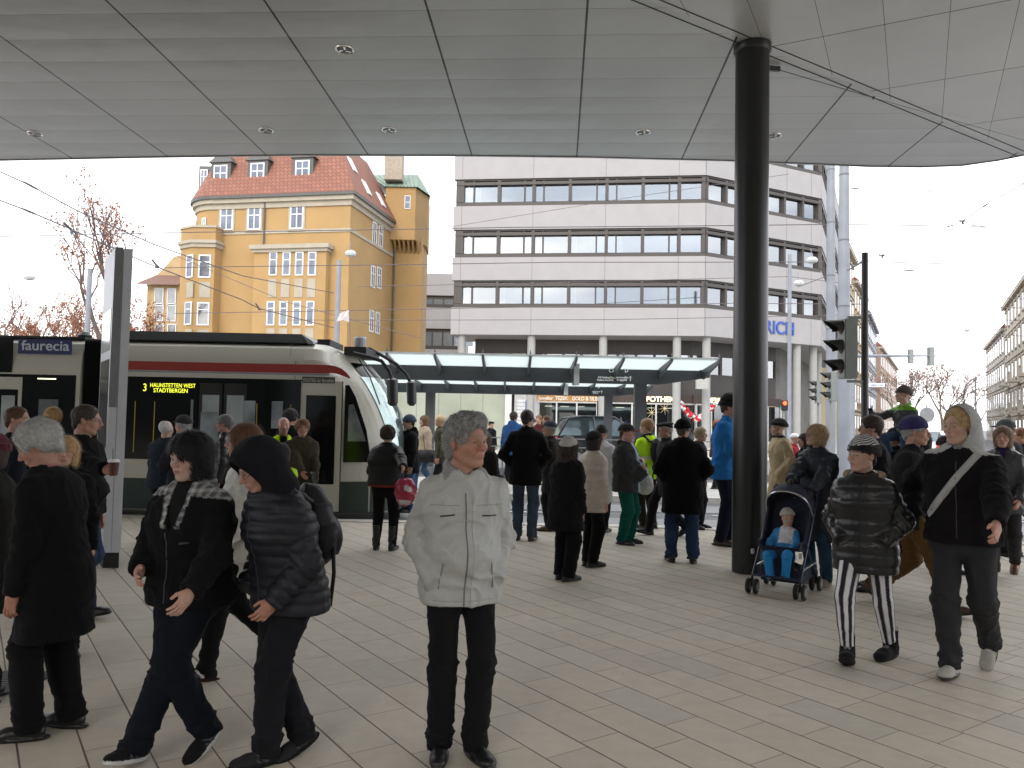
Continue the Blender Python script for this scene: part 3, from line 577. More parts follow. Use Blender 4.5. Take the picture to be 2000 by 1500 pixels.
# rounded oriel with balcony at the left
zt2 = WF.uz(385, 482)[1]; zp = WF.uz(385, 452)[1]
OP = [(.40, .3), (.15, -.80), (-1.28, -.80), (-2.35, -.05), (-2.62, 1.1), (-2.62, 3.5), (.40, 3.5)]
def orb(off_, z0, z1, name, m):
    c = (-1.0, 1.4); MB().prism([(YL.x + c[0] + (x - c[0]) * (1 + off_ / 1.9), YL.y + c[1] + (y - c[1]) * (1 + off_ / 2.2)) for x, y in OP], z0, z1).build(name, m, yh)
orb(0, -.1, zt2 - .25, 'oriel_wall', YEL); orb(.12, zt2 - .249, zt2, 'oriel_cornice', TRIM); orb(.24, zt2 + .001, zt2 + .2, 'oriel_cornice', TRIM); orb(.05, zt2 + .201, zp, 'balcony_parapet', YEL); orb(.14, zp + .001, zp + .14, 'parapet_coping', TRIM)
for k, xs_ in ((1, ((400, 520), (397, 613))), (2, ((371, 520), (368, 612)))):
    W = Wall((YL.x + OP[k][0], YL.y + OP[k][1]), (YL.x + OP[k + 1][0], YL.y + OP[k + 1][1]))
    for (x, y) in xs_:
        ywin(W, x, y, .80 if k == 1 else .74, 1.5, bars=0, cross=.68, trim=0); u, z = W.uz(x, y + 46); mb = MB(); W.box(mb, u - .36, u + .36, z - .5, z + .5, .002, .03); mb.build('stucco_panel', TRIM, yh)
# curved top-floor windows
for k in (2, 5):
    W = Wall(arc[k], arc[k + 1]); W.u, W.a = (W.u, W.a)
    t = W.pt(W.len / 2, 0); w_ = .36
    window(W, yh, W.len / 2 - w_ / 2, W.len / 2 + w_ / 2, 13.05, 14.6, WHW, GLW, d=.03, fw=.07, bars=[W.len / 2], cross=14.0, depth=.05)
for x, y in ((731, 455), (743, 462), (728, 540), (740, 543), (725, 627), (737, 631)): ywin(WD, x, y, .78, 1.5, trim=0)
# dormers on the front slope
for (x, y) in ((431, 343), (503, 339), (591, 334)):
    u, z = WF.uz(x, y); dm = MB(); z0, z1 = 16.3, 18.25; uu = u * 1.0
    Wd = Wall(WF.pt(0, 0, -.35), WF.pt(WF.len, 0, -.35)); u, z = Wd.uz(x, y)
    Wd.box(dm, u - .72, u + .72, z - .85, z + .88, -2.2, 0); o = dm.build('dormer', DKM, yh); rfm = MB(); rfm.extr([Wd.pt(u - .86, z + .881, .12), Wd.pt(u + .86, z + .881, .12), Wd.pt(u + .5, z + 1.35, -.1), Wd.pt(u - .5, z + 1.35, -.1)], tuple(Wd.n * -2.2)); q = rfm.build('dormer_roof', DKM); q.parent = o; q.matrix_parent_inverse = Matrix.Identity(4)
    window(Wd, yh, u - .50, u + .50, z - .75, z + .70, WHW, GLW, d=.01, fw=.09, bars=[u], cross=z + .15, depth=.05, name='dormer_window')
# left dormer seen from the side
q0 = P(407, 352, 53.6); dm = MB().box(q0.x - .5, q0.x + .75, 53.2, 55.4, q0.z - .95, q0.z + .85); dm.build('dormer', DKM, yh)
window(Wall((q0.x - .5, 53.19), (q0.x + .75, 53.19)), yh, .12, .62, q0.z - .8, q0.z + .6, WHW, GLW, d=.01, fw=.07, bars=[.37], cross=q0.z + .1, depth=.05, name='dormer_window')
# skylights on the side slope, snow guard hooks, drain pipe, chimney
pp = MB(); x0, z0 = WF.uz(520, 380); pp.tube([WF.pt(x0, z0, .30), WF.pt(x0 - .02, z0 - .5, .10), WF.pt(x0 - .02, scz, .10), WF.pt(x0 - .02, WF.uz(520, 478)[1], .12)], .055, 8)
pp.build('drainpipe', DKM, yh); pq = MB(); u, z = WD.uz(766, 435); pq.tube([WD.pt(WD.len - .12, EZ - .2, .12), WD.pt(WD.len - .12, .5, .12)], .055, 8); pq.build('drainpipe', DKM, yh)
sk = MB(); nd = (Vector((ins[-1][0], ins[-1][1], EZ + 4.3)) - Vector((eav[-1][0], eav[-1][1], EZ - .09)))
for (t_, u_) in ((.18, 2.6), (.55, 1.7), (.15, 5.2)):
    b0 = WD.pt(u_, EZ - .05, .42); up_ = Vector((-WD.n.x * 2.3, -WD.n.y * 2.3, 4.35)).normalized(); nn = WD.u.cross(up_).normalized(); nn = nn if nn.z > 0 else -nn
    sk = MB(); sk.obox(b0 + up_ * (t_ * 4) + nn * .0, WD.u * .7, up_ * 1.1, nn * .08); sk.build('skylight', WHW, yh)
MB().box(-9.6, -8.3, 57.2, 58.2, 19.0, 21.4).box(-9.7, -8.2, 57.1, 58.3, 21.401, 21.6).build('chimney', mat('chimney_render', (.36, .31, .25), .9), yh)
# stair tower with overhanging head
q1, q2 = P(757, 600, 58.3), P(822, 600, 58.3); MB().prism([(q1.x, 58.3), (q2.x, 58.3), (q2.x, 62), (q1.x, 62)], -.1, 15).build('stair_tower', YEL, yh)
ta, tb_, tc_ = P(752, 420, 57.2), P(811, 420, 57.2), P(836, 420, 59.4)
TP = [(ta.x, ta.y), (tb_.x, tb_.y), (tc_.x, tc_.y), (tc_.x - .2, 62.5), (ta.x, 62.5)]
zt0, zt1 = P(790, 468, 57.2).z, P(790, 366, 57.2).z; MB().prism(TP, zt0, zt1).build('tower_head', YEL, yh)
cb_ = MB()
for k in range(7):
    f_ = k / 6; x = ta.x + .3 + (tb_.x - ta.x - .2) * f_; cb_.extr([(x, 57.25, zt0 - .001), (x, 58.29, zt0 - .001), (x, 58.29, zt0 - .8)], (.14, 0, 0))
cb_.build('corbel', YEL, yh)
zr = P(780, 330, 59).z; tr_ = MB(); lo_ = [(x + (.15 if i in (1, 2) else -.1), y - (.15 if i < 3 else 0), zt1 + .001) for i, (x, y) in enumerate(TP)]
tr_.add(lo_ + [(ta.x - 2.0, 60.6, zr), (tb_.x - .25, 60.3, zr)], [(0, 1, 6, 5), (1, 2, 6), (2, 3, 6), (3, 4, 5, 6), (4, 0, 5)]); tr_.build('tower_roof', GRN, yh)
se = MB()
for k in range(11):
    f_ = k / 10; a = Vector(lo_[0]).lerp(Vector(lo_[1]), f_); b = Vector((ta.x - 2.0, 60.6, zr)).lerp(Vector((tb_.x - .25, 60.3, zr)), f_); se.tube([a + Vector((0, -.01, .03)), b + Vector((0, 0, .03))], .03, 5)
se.build('roof_seam', GRN, yh)
WT = Wall((ta.x, ta.y), (tb_.x, tb_.y)); window(WT, yh, WT.uz(796, 395)[0] - .22, WT.uz(796, 395)[0] + .22, WT.uz(796, 408)[1], WT.uz(796, 382)[1], WHW, GLW, d=.005, fw=.05, cross=WT.uz(796, 395)[1], depth=.03)
# houses far left
fh = empty('gabled_old_house', (-31, 70, 0), 'old ochre house with curved gable and loggia behind bare trees at the left', 'building')
OC = mat('old_ochre', (.42, .30, .16), .9, var=.15, vs=1); a = P(286, 600, 70); b = P(352, 600, 70); zE = P(300, 556, 70).z; zG = P(330, 500, 70).z
MB().prism([(a.x, 70), (b.x, 70), (b.x, 78), (a.x, 78)], -.1, zE).build('wall', OC, fh)
MB().extr([(a.x - .4, 70.5, zE), (b.x + .3, 70.5, zE), (b.x + .3, 70.5, zG + .4), (b.x - 1.0, 70.5, zG), (a.x + 1.2, 70.5, zE + 1.6)], (0, 6, 0)).build('gable', OC, fh)
MB().extr([(a.x - .6, 69.2, zE - .1), (b.x + .1, 69.2, zE - .1), (b.x + .1, 70.45, zE + .9), (a.x + .6, 70.45, zE + .9)], (0, .2, .15)).build('roof', mat('old_tiles', (.16, .09, .07), .8), fh)
for zz_ in (600, 530 + 40, 640):
    W = Wall((a.x, 69.98), (b.x, 69.98)); u, z = W.uz(322, zz_ + 10); window(W, fh, u - .9, u - .1, z - .8, z + .8, WHW, GLW, d=.01, fw=.08); window(W, fh, u + .2, u + 1.0, z - .8, z + .8, WHW, GLW, d=.01, fw=.08)
# ================================================================= streets running away at the right
def row_house(name, label, a, b, h, wm, trim, storeys, bays, roofm, thick=10, balc=0, wz=.55, base=.13, side=1, roofh=2.2):
    e = empty(name, (a[0], a[1], 0), label, 'building', None); W = Wall(a, b); mb = MB(); W.box(mb, 0, W.len, -.1, h, -thick, 0); mb.build('wall', wm, e)
    mb = MB(); W.box(mb, -.02, W.len + .02, h + .001, h + .35, -thick, .45)
    for k in range(1, storeys): W.box(mb, .0, W.len, h * k / storeys - .12, h * k / storeys + .12, .002, .12)
    mb.build('cornice', trim, e)
    rf = MB(); rf.extr([W.pt(-.1, h + .351, .5), W.pt(-.1, h + .351 + roofh, -2.0), W.pt(-.1, h + .351 + roofh, -thick), W.pt(-.1, h + .351, -thick)], tuple(W.u * (W.len + .2))); rf.build('roof', roofm, e)
    sh_ = h / storeys
    for s_ in range(storeys):
        for k in range(bays):
            u = (k + .5) * W.len / bays; wd = min(.62, W.len / bays * .27); z0 = s_ * sh_ + sh_ * .26; z1 = s_ * sh_ + sh_ * .82
            fr = MB(); gl = MB(); sm = MB(); W.box(fr, u - wd - .14, u + wd + .14, z1 + .02, z1 + .28, .003, .16); W.box(fr, u - wd - .14, u + wd + .14, z0 - .18, z0 - .02, .003, .16)
            W.box(fr, u - wd, u + wd, z0, z1, .003, .035); W.box(gl, u - wd + .07, u - .04, z0 + .07, z1 - .07, .036, .04); W.box(gl, u + .04, u + wd - .07, z0 + .07, z1 - .07, .036, .04)
            if balc and s_ in (1, 2) and k % 3 == 1: W.box(sm, u - 1.1, u + 1.1, s_ * sh_ + .1, s_ * sh_ + .3, .13, 1.2); [W.box(sm, u - 1.1 + q * .2, u - 1.05 + q * .2, s_ * sh_ + .301, s_ * sh_ + 1.2, 1.1, 1.15) for q in range(12)]; W.box(sm, u - 1.1, u + 1.1, s_ * sh_ + 1.201, s_ * sh_ + 1.28, 1.08, 1.17); sm.build('balcony', trim, e)
            o = fr.build('window', trim if wd > .5 else WHW, e); sub(gl.build('pane', GLW), o)
    return e, W
STN = mat('sandstone', (.42, .34, .20), .85, var=.1, vs=1); PAL = mat('pale_plaster', (.52, .49, .45), .85, var=.08, vs=1); PAL2 = mat('grey_plaster', (.40, .41, .43), .85, var=.08, vs=1); RDT = mat('dull_red_tiles', (.26, .10, .07), .8, var=.2, vs=3); SLT = mat('slate', (.13, .14, .16), .6, var=.2, vs=2)
ORN = mat('ornament_stone', (.50, .45, .38), .85)
row_house('corner_house', 'narrow yellow-green town house directly behind the office block, beside tall masts', (34.2, 82), (39.5, 92), 20.5, STN, ORN, 5, 4, SLT)
row_house('town_house', 'ochre town house with stone window surrounds, second along the left side of the far street', (39.8, 92.6), (47.5, 107), 18.5, mat('ochre_far', (.46, .34, .20), .85), ORN, 5, 5, RDT)
row_house('panelled_house', 'blue-grey modern building with panelled gable beyond the ochre town house', (48.2, 108), (60, 131), 17.0, mat('blue_grey_panels', (.34, .38, .44), .6, var=.3, vs=.5), PAL2, 5, 7, SLT)
row_house('town_house', 'distant reddish town house at the far end of the left street side', (62, 134), (90, 186), 15, mat('reddish_plaster', (.40, .27, .21), .85), ORN, 4, 12, RDT)
e1, WR = row_house('pale_row_house', 'plain pale house with red roof at the far end of the right street side', (P(1926, 700, 136).x, 136), (P(1962, 700, 108).x, 108), 15.2, PAL, ORN, 4, 9, RDT, roofh=3)
row_house('ornate_row_house', 'ornate stone apartment house with balconies and mansard roof at the right edge', (P(1963, 700, 107.5).x, 107.5), (P(2070, 700, 66).x, 66), 17.8, mat('ornate_stone', (.47, .43, .36), .85, var=.12, vs=1), ORN, 5, 12, SLT, balc=1, roofh=3.2)
# bare and reddish trees
BARK = mat('bark', (.085, .065, .055), .9, var=.2, vs=3); TWIG = mat('twigs', (.13, .085, .075), .9, var=.25, vs=3); LEAFR = mat('leaves_russet', (.30, .125, .065), .8, var=.45, vs=1.2)
TWIG_HAZE = mat('hazed_twigs', (.24, .19, .17), .9, var=.25, vs=3)  # distance haze put into the colour: paler bark and twigs for far trees
def tree(label, x, y, h, spread, leaves=900, seed=1, z0=.1, name='bare_tree', lsz=.10, lm=LEAFR, depth=6, group=None):
    g = random.Random(seed); e = empty(name, (x, y, z0), label, 'tree', group); tk = MB(); tw = MB(); lf = MB(); tips = []
    def grow(p, d, r, ln, lv):
        pts = [p]; q = p.copy(); dd = d.copy()
        for k in range(3): dd = (dd + Vector((g.uniform(-1, 1), g.uniform(-1, 1), g.uniform(-.3, .7))) * .13).normalized(); q = q + dd * ln / 3; pts.append(q.copy())
        n_ = 7 if lv < 2 else (4 if lv < 4 else 3)
        (tk if lv < 3 else tw).tube(pts, [r, r * .88, r * .76, r * .64], n_, cap=False)
        if lv >= depth: tips.append((pts[1], pts[3])); return
        if lv >= 3: tips.append((pts[1], pts[3]))
        for k in range(g.choice((2, 3, 3)) if lv < 4 else g.choice((2, 3))):
            a = g.uniform(0, 6.28); t = g.uniform(.35, .75) * spread; o = dd.orthogonal().normalized(); o2 = dd.cross(o); nd = (dd + (o * math.cos(a) + o2 * math.sin(a)) * t + Vector((0, 0, .12))).normalized(); grow(pts[g.choice((2, 3, 3))], nd, max(.008, r * .58), ln * g.uniform(.66, .86), lv + 1)
    grow(Vector((x, y, z0)), Vector((0, 0, 1)), h * .022, h * .27, 0)
    tk.build('trunk', TWIG_HAZE if y > 80 else BARK, e, smooth=True); tw.build('branches', TWIG_HAZE if y > 80 else TWIG, e)
    for k in range(leaves):
        a, b = g.choice(tips); p = a.lerp(b, g.random()) + Vector((g.gauss(0, .12), g.gauss(0, .12), g.gauss(0, .12))); u = Vector((g.uniform(-1, 1), g.uniform(-1, 1), g.uniform(-1, 1))).normalized() * lsz * g.uniform(.5, 1.3); v = u.orthogonal().normalized() * lsz * g.uniform(.4, .9); lf.add([p, p + u, p + u + v, p + v], [(0, 1, 2, 3)])
    if leaves: lf.build('foliage', lm, e)
    return e
q = P(222, 700, 46); tree('tall bare tree with scattered russet leaves behind the grey pylon', q.x, 46, 15.5, .85, 1500, 21, lsz=.11)
tr_l = [('bare grey tree at the far left edge of the park', 20, 66, 12, 300, 5), ('broad bare grey tree above the first tram car, left of centre of the park', 75, 70, 12.4, 500, 6), ('russet-leaved tree above the tram advertisement board', 118, 62, 10.6, 3600, 7), ('bare tree with a few brown leaves right of the slim grey mast', 182, 60, 10.2, 2400, 8), ('orange-brown tree between tall bare tree and old gabled house', 285, 60, 10.0, 2600, 9), ('bare tree outside the picture at the left', -60, 64, 12, 400, 10)]
for lb, px_, Y, h, nl, sd in tr_l: tree(lb, P(px_, 700, Y).x, Y, h * 1.12, 1.15, nl, sd, group='trees of the park at the left', depth=6, lsz=.11)
ts = [('bare brown tree in middle of the far street, left of the round sign', 1782, 92, 10.5, 11), ('large bare brown tree in the far street above the white car', 1842, 105, 12.0, 12), ('bare brown tree near the pale row house in the far street', 1890, 120, 12.5, 13), ('bare tree in far street just left of the pale row house', 1910, 140, 12.0, 14), ('slim bare tree by the left houses of the far street', 1748, 86, 9.5, 15), ('faint bare tree at the very end of the far street', 1862, 165, 13, 16)]
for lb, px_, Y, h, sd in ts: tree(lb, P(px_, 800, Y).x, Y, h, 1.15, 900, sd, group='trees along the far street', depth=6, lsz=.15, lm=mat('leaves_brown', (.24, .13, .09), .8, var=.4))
T(struct(MB().box(-400, -30, 170, 175, -1, 6.0), 'hills', mat('far_wood', (.22, .17, .15), .95, var=.5, vs=.35)), kind='structure')

# ================================================================= tram stop shelters on the island
DG = mat('shelter_steel', (.050, .054, .060), .45, var=.06, spec=.5); ROOFG = mat('frosted_roof_glass', (.62, .72, .72), .25, var=.03, spec=.6); ALU = mat('aluminium', (.55, .56, .57), .35, metal=.6, var=.05); WHT = mat('sign_white', (.85, .85, .85), .6)
_t = ROOFG.node_tree; _tl = _t.nodes.new('ShaderNodeBsdfTranslucent'); _tl.inputs['Color'].default_value = (.80, .84, .83, 1); _mx = _t.nodes.new('ShaderNodeMixShader'); _mx.inputs[0].default_value = .72
_t.links.new(_t.nodes['Principled BSDF'].outputs[0], _mx.inputs[1]); _t.links.new(_tl.outputs[0], _mx.inputs[2]); _t.links.new(_mx.outputs[0], _t.nodes['Material Output'].inputs[0])
def shelter(label, Yf, xl, xr, yb0, yb1, yg0, yg1, ribs, posts, taper_from, kind):
    e = empty('tram_shelter', P((xl + xr) / 2, 800, Yf), label, 'shelter', 'glass-roofed tram shelters'); e.location.z = 0
    A = P(xl, yb0, Yf); B = P(xr, yb0, Yf); zt = A.z + .0; ht = abs(P(1000, yb1, Yf).z - P(1000, yb0, Yf).z)
    zb_ = P(1000, yb1, Yf).z; zt = P(1000, yb0, Yf).z; X0, X1, Xt = A.x, B.x, P(taper_from, yb0, Yf).x
    MB().extr([(X0, Yf, zb_), (Xt, Yf, zb_), (X1, Yf, zt - (zt - zb_) * .45), (X1, Yf, zt), (X0, Yf, zt)], (0, .30, 0)).build('beam', DG, e)
    # glass roof tilting up towards the viewer on one side and away on the other
    Yg = Yf - 1.55; zg = P(1000, yg0, Yg).z; gm = MB(); n_ = len(ribs)
    xs = [P(x, yg0, Yg).x for x in ribs]; Xe = xs[-1]
    for a, b in zip(xs[:-1], xs[1:]): gm.add([(a + .03, Yg, zg), (b - .03, Yg, zg), (b - .03, Yf + .0, zt + .02), (a + .03, Yf + .0, zt + .02), (a + .03, Yg, zg + .03), (b - .03, Yg, zg + .03), (b - .03, Yf + .0, zt + .05), (a + .03, Yf, zt + .05)], [(0, 3, 2, 1), (4, 5, 6, 7), (0, 1, 5, 4), (1, 2, 6, 5), (2, 3, 7, 6), (3, 0, 4, 7)])
    for x in xs: rm = MB(); rm.add([(x - .028, Yg - .03, zg + .03), (x + .028, Yg - .03, zg + .03), (x + .028, Yf - .003, zt + .04), (x - .028, Yf - .003, zt + .04), (x - .028, Yg - .03, zg - .05), (x + .028, Yg - .03, zg - .05), (x + .028, Yf - .003, zt - .22), (x - .028, Yf - .003, zt - .22)], [(0, 1, 2, 3), (4, 7, 6, 5), (0, 4, 5, 1), (1, 5, 6, 2), (2, 6, 7, 3), (3, 7, 4, 0)]); rm.lathe([(.012, zg + .03), (.02, zg + .08), (.004, zg + .16)], (x, Yg, 0), 8); rm.build('rib', DG, e)
    gm.build('roof_glass', ROOFG, e); MB().box(xs[0], xs[-1], Yg - .02, Yg + .02, zg + .031, zg + .055).build('edge_trim', ALU, e)
    gb_ = MB()
    for a, b in zip(xs[:-1], xs[1:]): gb_.add([(a + .03, Yf + .30, zt + .02), (b - .03, Yf + .30, zt + .02), (b - .03, Yf + 1.6, zt + .22), (a + .03, Yf + 1.6, zt + .22), (a + .03, Yf + .30, zt + .05), (b - .03, Yf + .30, zt + .05), (b - .03, Yf + 1.6, zt + .25), (a + .03, Yf + 1.6, zt + .25)], [(0, 3, 2, 1), (4, 5, 6, 7), (0, 1, 5, 4), (1, 2, 6, 5), (2, 3, 7, 6), (3, 0, 4, 7)])
    gb_.build('rear_roof_glass', ROOFG, e)
    for x0, x1 in posts: a = P(x0, 820, Yf).x; b = P(x1, 820, Yf).x; MB().box(a, b, Yf + .02, Yf + .28, .0, zb_ - .001).build('post', DG, e)
    return e, zt, zb_, Yf
ribs1 = [620, 664, 755, 849, 943, 1036, 1126, 1218, 1312, 1405]
e, zt, zb_, Yf = shelter('nearer tram shelter with wide white glass roof and dark beam, destinations printed on it', 20.2, 560, 1387, 717, 745, 696, 0, ribs1, ((1240, 1263), (700, 722)), 1290, 1)
def beam_text(e, Yf, items):
    for tx, px_, py_, hpx, sx_, m_ in items:
        p = P(px_, py_, Yf); text_mesh('lettering', tx, hpx / F * Yf * 1.35, m_, e, (p.x, Yf - .004, p.z), (1, 0, 0), depth=.002, sx=sx_, bold=.004)
def arrow(e, px_, py_, Yf, s):
    p = P(px_, py_, Yf); MB().box(p.x - s * .09, p.x + s * .09, Yf - .008, Yf - .002, p.z - s * .5, p.z + s * .3).extr([(p.x - s * .42, Yf - .002, p.z + s * .02), (p.x, Yf - .002, p.z + s * .5), (p.x + s * .42, Yf - .002, p.z + s * .02), (p.x, Yf - .002, p.z + s * .25)], (0, -.006, 0)).build('arrow', WHT, e)
beam_text(e, Yf, [('Cx', 1189, 727, 8, .9, WHT), ('D', 1220, 727, 8, .9, WHT), ('P+R Friedberg West', 1168, 738.5, 3.6, .80, WHT), ('Klinikum Nord P+R', 1166, 743.5, 3.6, .82, WHT), ('Schwabencenter', 1200, 738.5, 3.6, .85, WHT), ('Königsplatz', 1205, 743.5, 3.6, .85, WHT)]); arrow(e, 1231, 739, Yf, .13)
mb = MB()
for (x, y, c) in ((1193, 737, 0), (1193, 742, 1), (1222, 737, 2), (1222, 742, 2)): p = P(x, y, Yf); MB().box(p.x - .03, p.x + .03, Yf - .006, Yf - .001, p.z - .02, p.z + .02).build('line_badge', (mat('badge_green', (.35, .6, .05), .5), mat('badge_orange', (.8, .2, .05), .5), WHT)[c], e)
e2, zt, zb_, Yf2 = shelter('farther tram shelter, seen below and behind the nearer one, with dark beam', 26.6, 520, 1278, 752.5, 770, 745.5, 0, [560, 640, 700, 752, 811, 869, 927, 986, 1044, 1103, 1162, 1221, 1275], ((830, 848), (1181, 1196), (620, 634)), 1200, 2)
beam_text(e2, Yf2, [('D', 1167, 758, 5, .9, WHT), ('Schwabencenter', 1153, 765.5, 2.4, .9, WHT), ('Klinikum', 1158, 768.5, 2.4, .9, WHT)]); arrow(e2, 1175, 765.5, Yf2, .10)
# screens hanging from the roofs, seen edge-on
for (x, y0, y1, Y, lb) in ((1124, 714, 752, 19.6, 'grey framed display hanging edge-on from the nearer shelter'), (1104, 750, 771, 26.0, 'small framed display hanging edge-on from the farther shelter')):
    a, b = P(x, y0, Y), P(x, y1, Y); hs_ = empty('hanging_display', a, lb, 'display'); MB().box(a.x - .05, a.x + .05, Y - .4, Y + .3, b.z, a.z).build('case', DG, hs_); MB().box(a.x - .065, a.x + .065, Y - .43, Y - .405, b.z - .02, a.z + .02).build('frame', ALU, hs_)
cb2 = empty('junction_box', P(1370, 745, 48), 'pale grey box fixed on the pharmacy columns', 'box'); a, b = P(1359, 734, 50.6), P(1382, 760, 50.6); MB().box(a.x, b.x, 50.4, 50.7, b.z, a.z).build('case', mat('box_grey', (.36, .36, .34), .6), cb2)
# railing on the far side of island
rl_ = empty('railing', (0, 25, 0), 'thin dark railing with mesh behind the far platform', 'railing'); mb = MB()
for z in (.15, .85, 1.12): mb.box(-3, 7.9, 25.0, 25.04, z, z + .035)
for k in range(9): mb.box(-3 + k * 1.36, -2.95 + k * 1.36, 24.99, 25.05, -.1, 1.14)
for k in range(70): mb.box(-2.9 + k * .155, -2.892 + k * .155, 25.01, 25.02, .18, .85)
mb.build('rails', mat('rail_grey', (.16, .17, .18), .5), rl_)

# ================================================================= tram
CREAM = mat('tram_cream', (.50, .485, .42), .35, var=.03, vs=1, coat=.3); BLKG = mat('tram_black_glass', (.006, .007, .007), .12, var=.05, spec=.28); REDS = mat('tram_red', (.30, .025, .02), .35, var=.03); GRNT = mat('tram_dark_green', (.018, .035, .030), .4, var=.1); RFB = mat('tram_roof_black', (.018, .020, .022), .5); GRYP = mat('tram_grey_panel', (.25, .27, .29), .5)
tram = empty('tram', (-6, 14.7, 0), 'cream and dark green tram with red stripe, line 3, standing at the platform', 'tram')
TY = 13.42; TB = 15.85; tzx = lambda px_, py_: (P(px_, py_, TY).x, P(px_, py_, TY).z)
def tz(py_): return P(600, py_, TY).z
def tx(px_): return P(px_, 840, TY).x
Z0, Z1, Z2, Z3, Z4, Z5 = tz(1001), tz(940), tz(903), tz(742), tz(712), tz(668)
def tbody(name, x0, x1, parent):
    mb = MB(); prof = [(TY, Z0), (TY, Z5 - .55), (TY + .03, Z5 - .30), (TY + .14, Z5 - .10), (TY + .40, Z5), (TB - .40, Z5), (TB - .14, Z5 - .10), (TB - .03, Z5 - .30), (TB, Z5 - .55), (TB, Z0)]
    mb.extr([(x0, y, z) for y, z in prof], (x1 - x0, 0, 0)); return mb.build(name, CREAM, parent, smooth=True)
XB0, XB1, XN = tx(152), tx(206), tx(588)
tbody('rear_car_body', -22, XB0, tram); tbody('front_car_body', XB1, XN, tram)
# nose: sections shrinking forward, sloping windscreen
cyy = (TY + TB) / 2; hw = (TB - TY) / 2
_zz = [Z0, Z1, Z2] + [Z2 + (Z5 - .55 - Z2) * k / 7 for k in range(1, 8)]
prof = [(TY, z) for z in _zz] + [ (TY + .03, Z5 - .30), (TY + .14, Z5 - .10), (TY + .40, Z5), (TB - .40, Z5), (TB - .14, Z5 - .10), (TB - .03, Z5 - .30), ] + [(TB, z) for z in _zz[::-1]]
def nose_x(z, y):
    t = min(1, abs(y - cyy) / hw); zz = (z - Z0) / (Z5 - Z0)
    xf = tx(772) + .06 if zz < .36 else tx(772) + .06 - .95 * ((zz - .36) / .64)**1.7
    return xf - .52 * t**2.6
N_ = 10; V_ = []; 
mb = MB(); rows = []
for k in range(N_ + 1):
    s_ = k / N_; row = []
    for (y, z) in prof:
        sh_ = s_**3 * .35; yy = cyy + (y - cyy) * (1 - sh_ * .5); zz = z if z < Z3 else z - (z - Z3) * 0 * s_
        xe = nose_x(z, y); zz = zz - (.12 * s_**4 * (z - Z3) / (Z5 - Z3) if z > Z3 else 0); row.append((XN + (xe - XN) * s_, yy, zz))
    rows.append(row)
for k in range(N_):
    for q in range(len(prof) - 1): mb.add([rows[k][q], rows[k + 1][q], rows[k + 1][q + 1], rows[k][q + 1]], [(0, 1, 2, 3)])
mb.build('nose_shell', CREAM, tram, smooth=True)
mb = MB()
for k in range(N_):
    q = [Vector(rows[k][0]), Vector(rows[k + 1][0]), Vector(rows[k + 1][1]), Vector(rows[k][1])]; mb.add([p + Vector((.004, -.012, 0)) for p in q], [(0, 1, 2, 3)])
mb.build('nose_skirt', GRNT, tram, smooth=True)
# front face as a curved grid: windscreen dark glass above, cream and green below
def face(z0, z1, name, m, out=.0, ym=.86, n1=14, n2=10):
    mb = MB(); g_ = []
    for i in range(n2 + 1):
        z = z0 + (z1 - z0) * i / n2; g_.append([(nose_x(z, cyy + hw * t) + out, cyy + hw * t * (1 - .175), z - (.12 * ((z - Z3) / (Z5 - Z3)) if z > Z3 else 0)) for t in np.linspace(-ym, ym, n1 + 1)])
    for i in range(n2):
        for j in range(n1): mb.add([g_[i][j], g_[i][j + 1], g_[i + 1][j + 1], g_[i + 1][j]], [(0, 1, 2, 3)])
    return mb.build(name, m, tram, smooth=True)
face(Z0, Z2 + .16, 'front_panel', CREAM, 0, 1.0); face(Z2 + .15, Z5 - .02, 'front_surround', CREAM, -.004, 1.0, 24, 18); face(Z0, Z1, 'front_skirt', GRNT, .012, .99)
WSC = mat('tram_windscreen', (.36, .44, .43), .10, metal=.75, var=.25, vs=1.6); face(Z2 + .18, Z3 + .12, 'windscreen', WSC, .016, .74, 28, 24); face(Z3 + .13, Z5 - .22, 'destination_box', BLKG, .016, .70)
face(Z2 - .12, Z2 - .02, 'bumper_strip', BLKG, .03, .9)
def tp_(name, x0, x1, z0, z1, m, d=.006, y=TY, th=.012):
    return MB().box(x0, x1, y - d, y - d + th, z0, z1).build(name, m, tram)
tp_('red_stripe', XB1 + .02, tx(640), tz(729), Z4, REDS, .004); tp_('stripe_dark_line', XB1 + .02, tx(640), tz(733), tz(729.5), GRYP, .004)  # red stripe with a dark grey line along its lower edge
# the stripe curls down along the nose
def side_curve(name, pts, wid, m, d):
    mb = MB(); P3 = [Vector((tx(x), TY - d, P(x, y, TY).z)) for x, y in pts]
    for i in range(len(P3) - 1):
        t0 = (P3[min(i + 1, len(P3) - 1)] - P3[max(i - 1, 0)]).normalized(); t1 = (P3[min(i + 2, len(P3) - 1)] - P3[i]).normalized(); n0 = Vector((-t0.z, 0, t0.x)) * wid[i]; n1 = Vector((-t1.z, 0, t1.x)) * wid[i + 1]
        mb.add([P3[i], P3[i + 1], P3[i + 1] - n1, P3[i] - n0], [(0, 1, 2, 3)])
    return mb.build(name, m, tram)
side_curve('red_stripe', [(639, 713), (652, 715), (664, 720), (674, 728), (682, 738)], [.13, .125, .11, .08, .02], REDS, .008)
